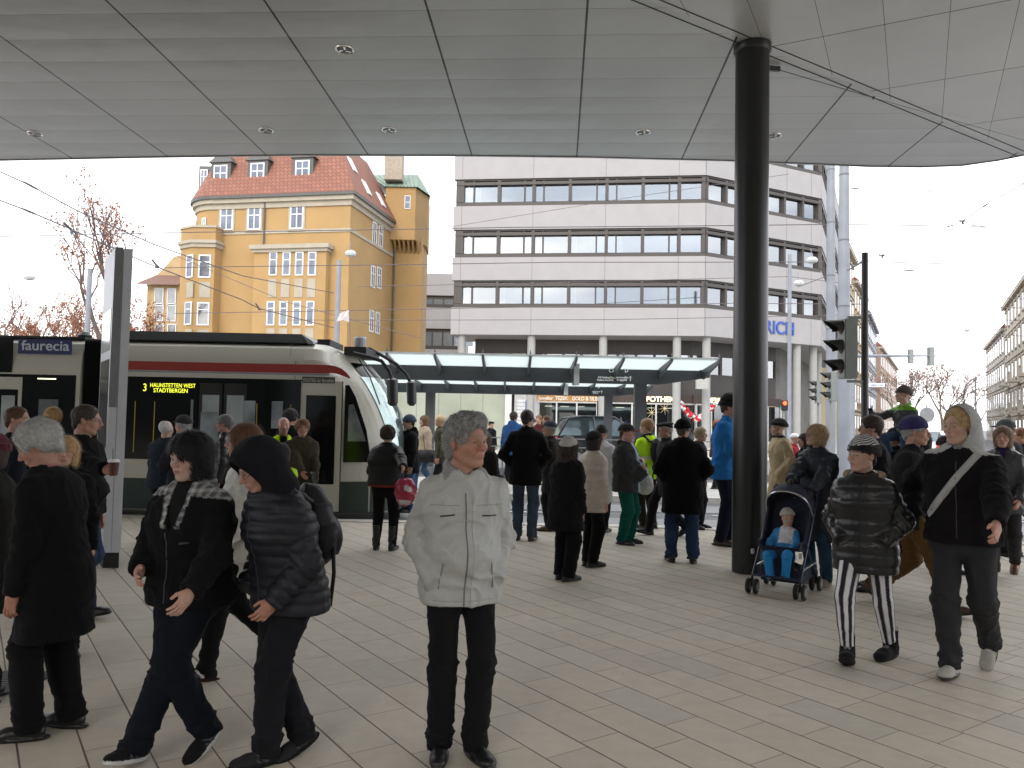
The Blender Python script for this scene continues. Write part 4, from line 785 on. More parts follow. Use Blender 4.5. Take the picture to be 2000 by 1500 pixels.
# window band, doors, cab window
tp_('window_band', XB1 + .04, XN - .0, Z2, Z3, BLKG, .008); tp_('lower_green_skirt', XB1 + .02, XN, Z0 + .01, Z1, GRNT, .010); tp_('lower_green_skirt', -22, XB0 - .02, Z0 + .01, Z1, GRNT, .010)
DOORG = glass_mat('tram_door_glass', (.12, .13, .13), .10)
GRD = mat('door_rubber', (.012, .012, .012), .6); LIT = mat('tram_interior_pale', (.30, .34, .35), .6, var=.35, vs=1.5); YLW = mat('handrail_yellow', (.45, .33, .05), .5)
for (x0, x1) in ((388, 432), (436, 480)):
    tp_('door_leaf', tx(x0), tx(x1), tz(985), tz(752), GRD, .018); tp_('door_glass', tx(x0 + 6), tx(x1 - 5), tz(968), tz(775), LIT, .024, th=.005)
for (x0, x1, y0, y1) in ((258, 384, 748, 900), (486, 520, 748, 900), (528, 578, 748, 900)): tp_('side_window', tx(x0), tx(x1), tz(y1), tz(y0), BLKG, .013)
for (x0, x1, y0, y1) in ((392, 426, 808, 862), (530, 552, 785, 838), (476, 498, 785, 850), (372, 377, 785, 850)): tp_('window_poster', tx(x0), tx(x1), tz(y1), tz(y0), mat('poster_grey', (.22, .26, .29), .5, var=.5, vs=3), .027, th=.004)
for x in (262, 300, 500, 566): tp_('handrail', tx(x), tx(x + 1.6), tz(890), tz(790), YLW, .016, th=.006)
tp_('door_frame', tx(586), tx(667), tz(998), tz(744), CREAM, .016); tp_('door_glass', tx(597), tx(655), tz(945), tz(772), BLKG, .026)
for x in (585.5, 667.5): tp_('door_gap', tx(x) - .008, tx(x) + .008, tz(998), tz(744), GRD, .027, th=.004)
tp_('notice_plate', tx(588), tx(652), tz(748), tz(736), mat('notice_grey', (.045, .045, .045), .5), .028)
text_mesh('lettering', 'EINSTIEG für Barzahler', .088, mat('letter_pale', (.55, .55, .5), .6), tram, (tx(590), TY - .031, tz(746)), (1, 0, 0), depth=.001, sx=.62)
cw = MB(); pts = [(672, 752), (680, 752), (693, 775), (716, 840), (727, 903), (672, 903)]; cw.extr([(tx(x), TY - .012, P(x, y, TY).z) for x, y in pts], (0, .01, 0)); cw.build('cab_window', BLKG, tram)
cg = MB(); pts = [(680, 790), (690, 790), (716, 862), (680, 862)]; cg.extr([(tx(x), TY - .018, P(x, y, TY).z) for x, y in pts], (0, .004, 0)); cg.build('cab_pane', mat('cab_pane', (.16, .18, .19), .1, var=.3), tram)
# led destination
LED = mat('led_yellow', (.75, .80, .05), .5, emit=.75, var=.02)
def led_text(txt, px_, py_, hpx, sx_):
    text_mesh('led_text', txt, hpx / F * TY * 1.38, LED, tram, (tx(px_), TY - .030, tz(py_)), (1, 0, 0), depth=.001, sx=sx_, bold=.0)
led_text('3', 277, 770, 15, .8); led_text('HAUNSTETTEN WEST', 291, 762, 8.2, .80); led_text('STADTBERGEN', 298, 772, 8.2, .88)
# panel lines, roof equipment, bellows, second car
for (a, b) in (((XB1, tz(707)), (tx(553), tz(707))), ((tx(560), tz(702)), (tx(560), tz(672)))): MB().tube([(a[0], TY + (.004 if a[1] < Z5 - .5 else .05), a[1]), (b[0], TY + (.004 if b[1] < Z5 - .5 else .12), b[1])], .006, 4).build('panel_line', GRYP, tram)
MB().box(tx(573) - .008, tx(573) + .008, TY - .003, TY + .02, Z3, Z5 - .32).build('panel_line', GRYP, tram)
rp = MB(); rp.extr([(XB1 + .1, TY + .25, Z5 - .01), (tx(590), TY + .25, Z5 - .01), (tx(574), TY + .35, P(574, 648, TY).z), (XB1 + .15, TY + .35, P(574, 648, TY).z)], (0, 1.7, 0)); rp.build('roof_pod', RFB, tram, bevel=.02)
MB().extr([(tx(574) + .01, TY + .33, P(574, 650, TY).z), (tx(596), TY + .27, Z5 + .05), (tx(600), TY + .27, Z5 - .01), (tx(588), TY + .27, Z5 - .01)], (0, 1.6, 0)).build('roof_pod_end', GRYP, tram)
MB().box(tx(600), tx(626), TY + .5, TY + 1.6, Z5 - .01, Z5 + .10).build('roof_hatch', RFB, tram); MB().lathe([(.10, Z5 - .05), (.11, Z5 + .25), (.09, Z5 + .28)], (tx(682), TY + .75, -.1), 14).build('roof_antenna', mat('antenna_grey', (.36, .38, .40), .5), tram)
MB().box(tx(655), tx(700), TY + .5, TY + 1.9, Z5 - .16, Z5 - .02).build('antenna_base', RFB, tram)
tp_w = MB()
for i in range(12):
    x = XB0 + .01 + (XB1 - XB0 - .02) * i / 12; w_ = (XB1 - XB0 - .02) / 12; tp_w.extr([(x, TY + .16, Z0 + .1), (x + w_ * .5, TY + .05, Z0 + .1), (x + w_, TY + .16, Z0 + .1), (x + w_, TB - .1, Z0 + .1), (x, TB - .1, Z0 + .1)], (0, 0, Z5 - Z0 - .12))
tp_w.build('bellows', mat('bellows_rubber', (.020, .020, .021), .7, var=.2, vs=4), tram)
tp_('window_band', -22, tx(144), Z2, Z3, BLKG, .008); tp_('door_leaf', tx(-40), tx(40), Z0 + .05, tz(748), CREAM, .018); tp_('door_glass', tx(-36), tx(33), tz(960), tz(772), BLKG, .024); tp_('door_pane', tx(2), tx(28), tz(900), tz(784), LIT, .03, th=.003)
tp_('window_poster', tx(74), tx(112), tz(860), tz(790), mat('poster_pale', (.10, .115, .12), .3, var=.5, vs=2), .013, th=.004); tp_('ceiling_lamp', tx(70), tx(106), tz(751), tz(749), mat('tram_lamp', (.9, .9, .6), .5, emit=1.0), .02, th=.004)
tp_('upper_dark_panel', tx(-60), tx(18), tz(739), tz(672), BLKG, .010); tp_('advert_board', tx(29), tx(134), tz(702), tz(673), mat('advert_blue', (.018, .026, .12), .4), .02)
text_mesh('advert_lettering', 'faurecia', .235, mat('advert_letters', (.55, .60, .66), .4), tram, (tx(35.5), TY - .023, tz(694.5)), (1, 0, 0), depth=.002, sx=1.10, bold=.003)
MB().box(-22, tx(140), TY + .3, TY + 2, Z5, Z5 + .04).build('roof_pod', RFB, tram); MB().lathe([(.10, Z5 - .02), (.12, Z5 + .08), (.06, Z5 + .14)], (tx(126), TY + .5, 0), 12).build('roof_camera', RFB, tram)
# wing mirrors on long arms
for (pa, pm, pe, Ym) in (((690, 690), (745, 705), (766, 745), 13.2), ((720, 680), (775, 712), (803, 750), 14.9)):
    a, m_, b = P(pa[0], pa[1], Ym + .1), P(pm[0], pm[1], Ym), P(pe[0], pe[1], Ym); MB().tube([a, a.lerp(m_, .6) + Vector((0, 0, .01)), m_, m_.lerp(b, .55) + Vector((.03, 0, .02)), b], .032, 8).build('mirror_arm', GRD, tram, smooth=True)
    mbb = MB(); w_ = .095; mbb.tube([b + Vector((0, 0, .06)), b + Vector((0, 0, .02)), b + Vector((.02, 0, -.36)), b + Vector((.02, 0, -.41))], [.04, w_, w_ * .92, .04], 12); mbb.build('wing_mirror', mat('mirror_black', (.020, .021, .023), .4), tram, smooth=True)
wp = P(715, 712, 13.9); MB().tube([P(700, 700, 13.7), P(722, 735, 13.75), P(742, 790, 13.8)], .012, 5).build('wiper', GRD, tram)

# ================================================================= masts, signals, wires, pylon
GALV = mat('galvanised_mast', (.22, .235, .265), .55, metal=.2, var=.10, vs=2); DPOLE = mat('dark_pole', (.045, .040, .042), .45); SIGG = mat('signal_grey', (.22, .24, .23), .5, var=.05); HOODM = mat('signal_hood', (.012, .012, .012), .5)
def mast(label, px_, w_top, w_bot, Y, py_top, name='catenary_mast', m=GALV, cat='mast', bands=0, px_top=None):
    b = P(px_, 860, Y); t = P(px_top or px_, py_top, Y); e = empty(name, (b.x, Y, 0), label, cat); r0, r1 = w_bot / F * Y / 2, w_top / F * Y / 2
    MB().lathe([(r0, -.1), (r1, t.z)], (b.x, Y, 0), 24).build('shaft', m, e, smooth=True)
    for k in range(bands): z = 3.2 + k * 1.9; rr = r0 + (r1 - r0) * z / t.z + .006; MB().lathe([(rr, z), (rr, z + .04)], (b.x, Y, 0), 24).build('band', mat('band_dark', (.12, .12, .13), .5), e)
    return e
mast('thicker of two tall grey masts rising past the canopy, nearest the traffic lights', 1648, 16, 27, 22.6, 120, bands=5); mast('slimmer of two tall grey masts, just left of the thicker one', 1622, 14, 19, 28, 150, bands=5)
mast('slim grey pole standing in front of the office corner windows', 1541, 7, 9, 42, 497); mast('short grey mast in front of yellow house corner', 652, 9, 12, 38, 508, name='mast'); mast('slim pale mast behind first tram car at left', 161, 9, 12, 40, 526, name='mast'); mast('distant slim mast near the pale row house', 1906, 2, 3, 110, 735, name='mast')
dp = mast('dark pole carrying the big black-hooded traffic light', 1689, 12.5, 13.5, 12.4, 494, name='signal_pole', m=DPOLE, cat='pole')
def signal(label, px0, px1, py0, py1, Y, hood=1.0, face=-1, group=None, lamp=None, depth_=.14, back=False):
    a, b = P(px0, py0, Y), P(px1, py1, Y); w_ = b.x - a.x; h_ = a.z - b.z; e = empty('traffic_light', (a.x + w_ / 2, Y, b.z), label, 'traffic light', group)
    MB().box(a.x, b.x, Y - .15 * (h_ / .95), Y + .15 * (h_ / .95), b.z, a.z).build('housing', SIGG, e, bevel=.012)
    if back: return e
    for k in range(3):
        zc = a.z - h_ * (k + .5) / 3 + .03; r_ = h_ / 3 * .40; xf = a.x if face < 0 else b.x; L_ = h_ * .30 * hood
        mb = MB(); prof = []
        n_ = 12; ring0 = []; ring1 = []
        for q in range(n_ + 1):
            t = math.pi * (-.12 + 1.24 * q / n_); ring0.append((xf, Y + r_ * math.cos(t), zc + r_ * math.sin(t))); lx = L_ * (.35 + .65 * max(0, math.sin(t))); ring1.append((xf + face * lx, Y + r_ * .96 * math.cos(t), zc + r_ * math.sin(t) - .02))
        for q in range(n_): mb.add([ring0[q], ring0[q + 1], ring1[q + 1], ring1[q]], [(0, 1, 2, 3)])
        mb.build('hood', HOODM, e, smooth=True); MB().lathe([(r_ * .92, xf + face * .001), (r_ * .92, xf + face * .012), (r_ * .5, xf + face * .03)], (0, 0, 0), 18, ax='x')
        ln = MB(); ln.lathe([(r_ * .9, 0), (r_ * .6, face * .02), (.005, face * .03)], (xf + face * .002, Y, zc), 18, ax='x'); ln.build('lens', mat('lens_dark', (.03, .012, .012), .2), e)
    return e
e = signal('large grey traffic light with three long black hoods, fixed to the dark pole', 1643, 1668, 624, 740, 12.35)
a = P(1668, 624, 12.35); b = P(1684, 624, 12.35)
for z in (a.z + .03, P(1668, 740, 12.35).z - .04): MB().box(a.x - .10, b.x, 12.32, 12.38, z - .02, z + .02).build('bracket', SIGG, e)
e = signal('medium traffic light with grey hoods on thin post, upper of the pair by the masts', 1620, 1633, 727, 784, 24.0, hood=1.1); MB().lathe([(.035, 0), (.035, 3.0)], (P(1624, 800, 24.0).x, 24.1, 0), 10).build('post', SIGG, e)
e = signal('small traffic light with grey hoods, lower left of the pair by the masts', 1593, 1603, 744, 788, 30.0, hood=1.1); MB().lathe([(.04, 0), (.04, 3.0)], (P(1600, 800, 30).x, 30.1, 0), 10).build('post', SIGG, e)
pr = empty('pedestrian_light', P(1533, 795, 31), 'small pedestrian light glowing red in front of the office arcade', 'traffic light'); a, b = P(1528, 782, 31), P(1539, 802, 31)
MB().box(a.x, b.x, 31, 31.15, b.z, a.z).build('housing', HOODM, pr); c = P(1533, 787.5, 30.98); MB().lathe([(.075, -.01), (.07, -.02)], tuple(c), 16, ax='y').build('lens', mat('lamp_red', (1, .04, .01), .4, emit=4), pr); MB().lathe([(.04, 0), (.04, 2.3)], (c.x, 31.1, 0), 8).build('post', SIGG, pr)
# gantry with two signals seen from behind
gn = empty('signal_gantry', P(1660, 700, 41), 'long horizontal signal arm reaching right over the far street', 'gantry'); a, b = P(1664, 695, 41), P(1826, 695, 41); MB().tube([a, a.lerp(b, .35), b], [.11, .075, .045], 10).build('arm', GALV, gn); MB().lathe([(.16, 0), (.12, a.z + .2)], (a.x, 41, 0), 16).build('mast', GALV, gn)
signal('traffic light seen from behind on the gantry arm, nearer the dark pole', 1774, 1783, 682, 710, 41.05, back=True, group='signals on the gantry arm'); signal('traffic light seen from behind at the outer end of the gantry arm', 1813, 1823, 678, 714, 41.05, back=True, group='signals on the gantry arm')
rs_ = empty('round_sign', P(1810, 810, 36), 'round grey traffic sign seen from behind, left of the blond young man', 'sign'); c = P(1811, 810, 36); MB().lathe([(.34, 0), (.345, .012), (.34, .03)], tuple(c), 28, ax='y').build('disc', mat('sign_back', (.20, .205, .21), .5), rs_, smooth=True); MB().lathe([(.03, 0), (.03, c.z + .45)], (c.x, 36.06, 0), 10).build('post', GALV, rs_)
sn = empty('street_name_sign', P(1710, 752, 30), 'pale street name plate on an arm right of the dark pole', 'sign'); a, b = P(1697, 748, 30), P(1728, 756, 30); MB().box(a.x, b.x, 30, 30.03, b.z, a.z).build('plate', mat('name_plate', (.72, .75, .78), .5), sn); text_mesh('lettering', 'Gögginger Straße', .105, mat('ink_dark', (.03, .03, .05), .6), sn, (a.x + .06, 29.998, b.z + .04), (1, 0, 0), depth=.001, sx=.62); MB().lathe([(.03, 0), (.03, a.z + .1)], (a.x - .02, 30.06, 0), 8).build('post', GALV, sn)
ps = empty('white_shop_sign', P(1665, 793, 45), 'small white hanging shop sign with blue emblem, left of the dark pole', 'sign'); a, b = P(1659, 785, 45), P(1673, 800, 45); MB().box(a.x, b.x, 45, 45.15, b.z, a.z).build('box', mat('sign_box_white', (.75, .77, .8), .5), ps); c = P(1666, 793, 44.99); MB().tube([Vector(c) + Vector((.1 * math.cos(q), 0, .1 * math.sin(q))) for q in np.linspace(0, 6.28, 16)], .015, 5, cap=False).build('emblem', mat('emblem_blue', (.05, .12, .5), .5), ps); MB().lathe([(.03, 0), (.03, b.z)], (a.x + .2, 45.05, 0), 8).build('post', GALV, ps)
# hanging street lamps
LMP = mat('lamp_housing', (.50, .52, .52), .4); 
for (x, y, Y, lb) in ((685, 494, 30, 'street lamp hanging from a wire before the yellow house side wall'), (57, 540, 30, 'street lamp hanging in the open sky at far left'), (1586, 507, 30, 'street lamp hanging in front of the office, upper right one'), (1560, 552, 33, 'street lamp hanging in front of the office, lower left one'), (1889, 644, 60, 'distant street lamp hanging in the sky right of the gantry'), (1841, 712, 80, 'farthest small street lamp over the far street')):
    c = P(x, y, Y); e = empty('hanging_lamp', c, lb, 'street lamp', 'lamps hanging from the overhead wires'); MB().lathe([(.06, .10), (.14, .08), (.20, .02), (.21, -.04), (.17, -.11), (.06, -.15)], tuple(c), 18).build('shade', LMP, e, smooth=True); MB().tube([c + Vector((0, 0, .1)), c + Vector((-.05, 0, .42))], .015, 5).build('hanger', GALV, e)
# wires
WIRE = mat('wire_dark', (.10, .08, .085), .5)
def wire(label, pts, Y, r=.018, fit=()):
    Ys = Y if isinstance(Y, (list, tuple)) else [Y] * len(pts); Q = [P(p[0], p[1], y) for p, y in zip(pts, Ys)]
    # spans sag slightly
    R_ = []
    for a, b in zip(Q[:-1], Q[1:]):
        for k in range(8): t = k / 8; q = a.lerp(b, t); q.z -= 4 * t * (1 - t) * (b - a).length * .0008; R_.append(q)
    R_.append(Q[-1]); e = empty('overhead_wire', Q[0], label, 'wire', 'overhead wires of the tramway'); MB().tube(R_, r, 5).build('cable', WIRE, e)
    for (x, y, k, s_) in fit:
        t0 = min(range(len(pts) - 1), key=lambda i: abs((pts[i][0] + pts[i + 1][0]) / 2 - x)); yy = Ys[t0]; c = P(x, y, yy); d = (Q[t0 + 1] - Q[t0]).normalized(); mb = MB()
        if k == 'ins': mb.tube([c - d * .22 * s_, c - d * .14 * s_, c, c + d * .14 * s_, c + d * .22 * s_], [.012, .026, .032, .026, .012], 7)
        else: mb.tube([c, c + Vector((0, 0, -.10)) * s_], .035 * s_, 7); mb.tube([c - d * .22 * s_ + Vector((0, 0, .10)), c, c + d * .15 * s_ + Vector((0, 0, -.04))], .03 * s_, 6)
        mb.build('fitting', WIRE, e)
wire('upper cross wire spanning the whole picture at the height of the office second windows', [(-200, 466), (345, 454), (1000, 444), (1640, 438), (2200, 446)], 30)
wire('cross wire over the sky passing the middle spandrel of the office', [(-200, 532), (420, 521), (1100, 512), (1700, 511), (2200, 524)], 34, fit=((1775, 528, 'ins', 1.2),))
wire('cross wire at the height of the yellow house lower windows', [(340, 612), (900, 602), (1440, 592), (1700, 594), (2200, 606)], 40); wire('lowest long cross wire behind the tram roof', [(560, 625), (1200, 624), (1700, 614), (2200, 634)], 44)
wire('cross wire starting from slim pole towards right edge', [(700, 560), (1541, 540), (1700, 560), (2200, 600)], 48, r=.018)
wire('messenger wire descending from the left edge, upper one', [(-120, 280), (61, 363), (152, 412), (300, 477), (475, 539), (652, 572)], [19, 20, 21, 24, 29, 36], fit=((61, 363, 'ins', 1),))
wire('contact wire descending from left edge below the messenger wire', [(-120, 345), (57, 413), (140, 448), (290, 515), (472, 585), (505, 602), (652, 640)], [19, 20, 21, 24, 29, 30, 36], fit=((57, 413, 'ins', 1), (140, 449, 'f', 1), (305, 517, 'f', .9), (505, 601, 'f', .9)))
wire('vertical dropper between the two descending wires', [(151, 411), (151, 449)], 21, r=.010); wire('second dropper farther along the descending wires', [(300, 477), (300, 516)], 24.4, r=.010)
wire('wire rising steeply to the upper right corner', [(1560, 560), (1722, 498), (1880, 431), (1925, 400), (2060, 325)], [40, 36, 30, 28, 25], fit=((1925, 401, 'ins', 1.3), (1880, 432, 'f', 1.2), (1723, 499, 'f', 1.2)))
wire('faint high wire right of the two masts', [(1652, 367), (1812, 373), (2100, 350)], 34, r=.018, fit=((1812, 373, 'ins', 1), (1670, 368, 'ins', 1))); wire('wire from office facade to the upper left of canopy column', [(880, 443), (1240, 384), (1540, 340)], [44, 42, 40], r=.013)
wire('wire running from masts to gantry region at right', [(1655, 622), (1760, 640), (2050, 660)], 46, r=.018); wire('thin sloping wire at right below the cross wire', [(1880, 436), (2100, 480)], 32, r=.018); wire('short tie wire from mast to dark pole top', [(1655, 528), (1684, 511)], [22, 13], r=.018)
wire('curved guy wire hanging before the yellow house', [(345, 500), (560, 590), (820, 660)], [44, 42, 40], r=.018)
# flag on the tram stop
fl = empty('pennant', P(672, 618, 30), 'small pale pennant on a thin pole before the yellow house', 'flag'); a = P(682, 604, 30); b = P(684, 660, 30); MB().tube([a, b, Vector((b.x, 30, 0))], .012, 5).build('pole', WIRE, fl); mb = MB(); q0, q1, q2 = P(682, 605, 30), P(682, 630, 30), P(657, 628, 30); q3 = P(664, 612, 30); mb.extr([q0, q1, P(670, 625, 29.9), q2, q3], (0, .01, 0)); mb.build('cloth', mat('pennant_cloth', (.50, .44, .42), .8, var=.3, vs=6), fl)

# ================================================================= grey pylon
py_ = empty('information_pylon', G(213, 1113), 'tall slim grey information pylon standing between the people at left', 'sign pylon')
PG1 = mat('pylon_grey', (.60, .62, .68), .45, metal=.2, var=.04); PG2 = mat('pylon_dark', (.20, .21, .22), .5, var=.05)
gb0 = G(197, 1092); a = Vector((G(199, 1110).x, G(199, 1110).y, 0)); dpt = Vector((-.55, .835, 0)); tdir = Vector((.835, .55, 0)) * .0 + Vector((1, .12, 0)).normalized()
TOPZ = P(230, 486, a.y + .1).z; PW = (G(232, 1112) - G(197, 1112)).length; lean = Vector((.0, 0, 0))
def slab(name, o0, w0, d0, z0, z1, m): return MB().obox(a + tdir * o0 + Vector((0, 0, z0)) + dpt * d0[0], tdir * w0, dpt * (d0[1] - d0[0]), Vector((0, 0, z1 - z0))).build(name, m, py_)
slab('left_shell', 0, PW * .46, (0, .95), .17, TOPZ, PG1); slab('right_shell', PW * .49, PW * .51, (0, .95), .17, TOPZ - .015, PG1); slab('core', PW * .44, PW * .08, (.015, .93), .165, TOPZ - .03, PG2); slab('plinth', .01, PW - .02, (.02, .92), 0, .165, mat('plinth_black', (.012, .012, .012), .5))
slab('dark_fascia', -.004, PW * .455, (-.004, -.001), 1.75, TOPZ - .005, PG2)
zA, zB = P(205, 600, a.y).z, P(205, 682, a.y).z; MB().obox(a + dpt * .12 + tdir * -.006 + Vector((0, 0, zB)), tdir * .004, dpt * .75, Vector((0, 0, zA - zB))).build('display', mat('display_white', (.75, .78, .78), .15), py_)
MB().obox(a + dpt * .12 + tdir * -.006 + Vector((0, 0, 1.3)), tdir * .004, dpt * .75, Vector((0, 0, zB - 1.4))).build('route_map', mat('route_map', (.05, .05, .055), .2, var=.6, vs=9), py_)

# ================================================================= vehicles
def car(name, label, loc, rz, L_, H_, W_, paint, glassm, suv=1):
    e = empty(name, loc, label, 'car', rz=rz); hl = L_ / 2
    low = [(-hl, .30), (-hl - .02, .55), (-hl + .05, .95 * H_ / 1.65), (-hl + .35, 1.02 * H_ / 1.65), (hl - 1.35, 1.02 * H_ / 1.65), (hl - .3, .86 * H_ / 1.65), (hl - .02, .66), (hl, .32), (hl - .35, .26), (-hl + .3, .26)]
    MB().extr([(x, -W_ / 2, z) for x, z in low], (0, W_, 0)).build('body', paint, e, smooth=True, bevel=.05)
    for ch in e.children: pass
    z0 = 1.0 * H_ / 1.65; cab = [(-hl + .18, z0), (-hl + .55, H_ - .12), (-hl + 1.1, H_), (hl - 2.3, H_ - .02), (hl - 1.25, z0)]
    n = len(cab); gm = MB(); v = [(x, -W_ / 2 + .06 + .14 * ((z - z0) / (H_ - z0)), z) for x, z in cab] + [(x, W_ / 2 - .06 - .14 * ((z - z0) / (H_ - z0)), z) for x, z in cab]
    gm.add(v, [tuple(range(n))[::-1], tuple(range(n, 2 * n))] + [(i, (i + 1) % n, n + (i + 1) % n, n + i) for i in range(n)]); gm.build('cabin_glass', glassm, e)
    rf = MB(); rv = [(-hl + .52, H_ - .13), (-hl + 1.1, H_ + .012), (hl - 2.3, H_ - .008), (hl - 2.2, H_ - .06)]; rf.add([(x, -W_ / 2 + .19, z) for x, z in rv] + [(x, W_ / 2 - .19, z) for x, z in rv], [(0, 1, 5, 4), (1, 2, 6, 5), (2, 3, 7, 6)]); 
    for x in (-hl + 1.55, hl - 2.35 + .35):
        for s_ in (-1, 1): rf.tube([(x, s_ * (W_ / 2 - .055), z0), (x - .08, s_ * (W_ / 2 - .19), H_ - .01)], .035, 5)
    for s_ in (-1, 1): rf.tube([(-hl + .2, s_ * (W_ / 2 - .06), z0), (-hl + .56, s_ * (W_ / 2 - .19), H_ - .1), (-hl + 1.1, s_ * (W_ / 2 - .2), H_), (hl - 2.3, s_ * (W_ / 2 - .2), H_ - .02), (hl - 1.2, s_ * (W_ / 2 - .06), z0)], .04, 6)
    rf.build('roof', paint, e, smooth=True)
    for x in (-hl + .85, hl - .9):
        for s_ in (-1, 1):
            o = MB().lathe([(.20, -.11), (.34, -.10), (.345, .10), (.20, .11)], (x, s_ * (W_ / 2 - .1), .345), 20, ax='y').build('wheel', mat('tyre', (.02, .02, .02), .8), e); r_ = MB().lathe([(.19, -.125), (.20, .125)], (x, s_ * (W_ / 2 - .1), .345), 14, ax='y').build('rim', mat('rim', (.4, .4, .42), .3, metal=.7)); r_.parent = o
            r_.matrix_parent_inverse = Matrix.Identity(4)
    for s_ in (-1, 1):
        MB().box(-hl - .03, -hl + .18, s_ * (W_ / 2 - .18) - .15, s_ * (W_ / 2 - .18) + .15, .80 * H_ / 1.65, .95 * H_ / 1.65).build('tail_light', mat('tail_red', (.5, .01, .01), .3, emit=.5), e); MB().box(hl - .16, hl - .01, s_ * (W_ / 2 - .25) - .2, s_ * (W_ / 2 - .25) + .2, .62, .76).build('headlight', mat('head_glass', (.7, .7, .7), .1), e)
    MB().box(-hl - .035, -hl - .015, -.26, .26, .55, .66).build('number_plate', mat('plate', (.7, .7, .68), .5), e)
    for o in e.children_recursive:
        if o.parent == e: o.matrix_parent_inverse = Matrix.Identity(4)
    return e
CARG = mat('car_dark_grey', (.035, .038, .045), .25, metal=.4, var=.03, coat=.6); CGL = mat('car_glass', (.10, .13, .14), .05, metal=.5, var=.2, vs=2)
c = P(1192, 850, 29.5); car('parked_car', 'dark grey estate car with red tail lights, behind the shelter posts', (c.x, 29.5, .08), R(6), 4.55, 1.80, 1.85, CARG, CGL)
c = P(1828, 850, 46); car('parked_car', 'white car facing the viewer on the far street', (c.x, 46, 0), R(-112), 4.3, 1.55, 1.75, mat('car_white', (.62, .63, .64), .25, coat=.5, var=.02), CGL)
c = P(1866, 855, 40); car('parked_car', 'dark car with lit orange-red tail lamp, right of the white car', (c.x, 40, 0), R(62), 4.3, 1.5, 1.75, CARG, CGL)
c = P(1700, 862, 60); car('parked_car', 'small dark car standing far off beside the dark pole', (c.x + 2, 60, .0), R(60), 4.0, 1.45, 1.7, CARG, CGL)
# ================================================================= smooth bodies: distance fields meshed by surface nets
def surfnet(f, lo, hi, h):
    lo = np.array(lo, np.float32); hi = np.array(hi, np.float32)
    n = np.ceil((hi - lo) / h).astype(int) + 1
    ax = [lo[i] + h * np.arange(n[i], dtype=np.float32) for i in range(3)]
    X, Y, Z = np.meshgrid(*ax, indexing='ij', sparse=True)
    V = np.asarray(f((X, Y, Z)), np.float32) + np.zeros((n[0], n[1], n[2]), np.float32)
    I = V < 0
    cs = [(i, j, k) for i in (0, 1) for j in (0, 1) for k in (0, 1)]
    sub = lambda A, c: A[c[0]:n[0] - 1 + c[0], c[1]:n[1] - 1 + c[1], c[2]:n[2] - 1 + c[2]]
    s = sum(sub(I, c).astype(np.int8) for c in cs)
    act = (s > 0) & (s < 8); idx = np.argwhere(act)
    if len(idx) == 0: return np.zeros((0, 3)), np.zeros((0, 4), int)
    ids = -np.ones(act.shape, np.int32); ids[act] = np.arange(len(idx))
    cv = {c: V[idx[:, 0] + c[0], idx[:, 1] + c[1], idx[:, 2] + c[2]] for c in cs}
    acc = np.zeros((len(idx), 3), np.float32); cnt = np.zeros(len(idx), np.float32)
    for c in cs:
        for a in range(3):
            if c[a] == 0:
                c2 = tuple(1 if q == a else c[q] for q in range(3))
                v1, v2 = cv[c], cv[c2]; m = (v1 < 0) != (v2 < 0)
                t = np.where(m, v1 / np.where(m, v1 - v2, 1), 0)
                p = np.array(c, np.float32)[None, :].repeat(len(idx), 0); p[:, a] = t
                acc += p * m[:, None]; cnt += m
    vs = lo + h * (idx + acc / cnt[:, None])
    fs = []
    for a in range(3):
        b, c = (a + 1) % 3, (a + 2) % 3
        sl1 = [slice(None)] * 3; sl2 = [slice(None)] * 3; sl1[a] = slice(0, -1); sl2[a] = slice(1, None)
        ch = I[tuple(sl1)] != I[tuple(sl2)]
        e = np.argwhere(ch); ok = (e[:, b] > 0) & (e[:, c] > 0) & (e[:, b] < n[b] - 1) & (e[:, c] < n[c] - 1); e = e[ok]
        def cell(db, dc):
            q = e.copy(); q[:, b] += db; q[:, c] += dc; return ids[q[:, 0], q[:, 1], q[:, 2]]
        Q = np.stack([cell(-1, -1), cell(0, -1), cell(0, 0), cell(-1, 0)], 1)
        ins = I[e[:, 0], e[:, 1], e[:, 2]]
        Q = np.where(ins[:, None], Q, Q[:, ::-1]); fs.append(Q)
    fs = np.concatenate(fs); fs = fs[(fs >= 0).all(1)]
    return vs.astype(np.float64), fs
def pv(V): return (V[:, 0], V[:, 1], V[:, 2])
def grad(f, V, e=.002):
    g = np.zeros_like(V)
    for a in range(3):
        d = np.zeros(3); d[a] = e; g[:, a] = f(pv(V + d)) - f(pv(V - d))
    l = np.linalg.norm(g, axis=1, keepdims=True); return g / np.maximum(l, 1e-9), l[:, 0] / (2 * e)
def cap(P, a, b, ra, rb, side=None, k=1.0):
    x, y, z = P; ax_, ay, az = a; dx, dy, dz = b[0] - a[0], b[1] - a[1], b[2] - a[2]; L2 = dx * dx + dy * dy + dz * dz + 1e-12
    wx, wy, wz = x - ax_, y - ay, z - az
    t = np.clip((wx * dx + wy * dy + wz * dz) / L2, 0, 1)
    qx, qy, qz = wx - t * dx, wy - t * dy, wz - t * dz
    d2 = qx * qx + qy * qy + qz * qz
    if side is not None:
        qs = qx * side[0] + qy * side[1] + qz * side[2]; d2 = d2 - qs * qs * (1 - 1 / (k * k))
    return np.sqrt(np.maximum(d2, 0)) - (ra + (rb - ra) * t)
def ell(P, c, r):
    x, y, z = P; a, b, d = (x - c[0]) / r[0], (y - c[1]) / r[1], (z - c[2]) / r[2]
    k0 = np.sqrt(a * a + b * b + d * d) + 1e-6; k1 = np.sqrt((a / r[0])**2 + (b / r[1])**2 + (d / r[2])**2) + 1e-6
    return k0 * (k0 - 1) / k1
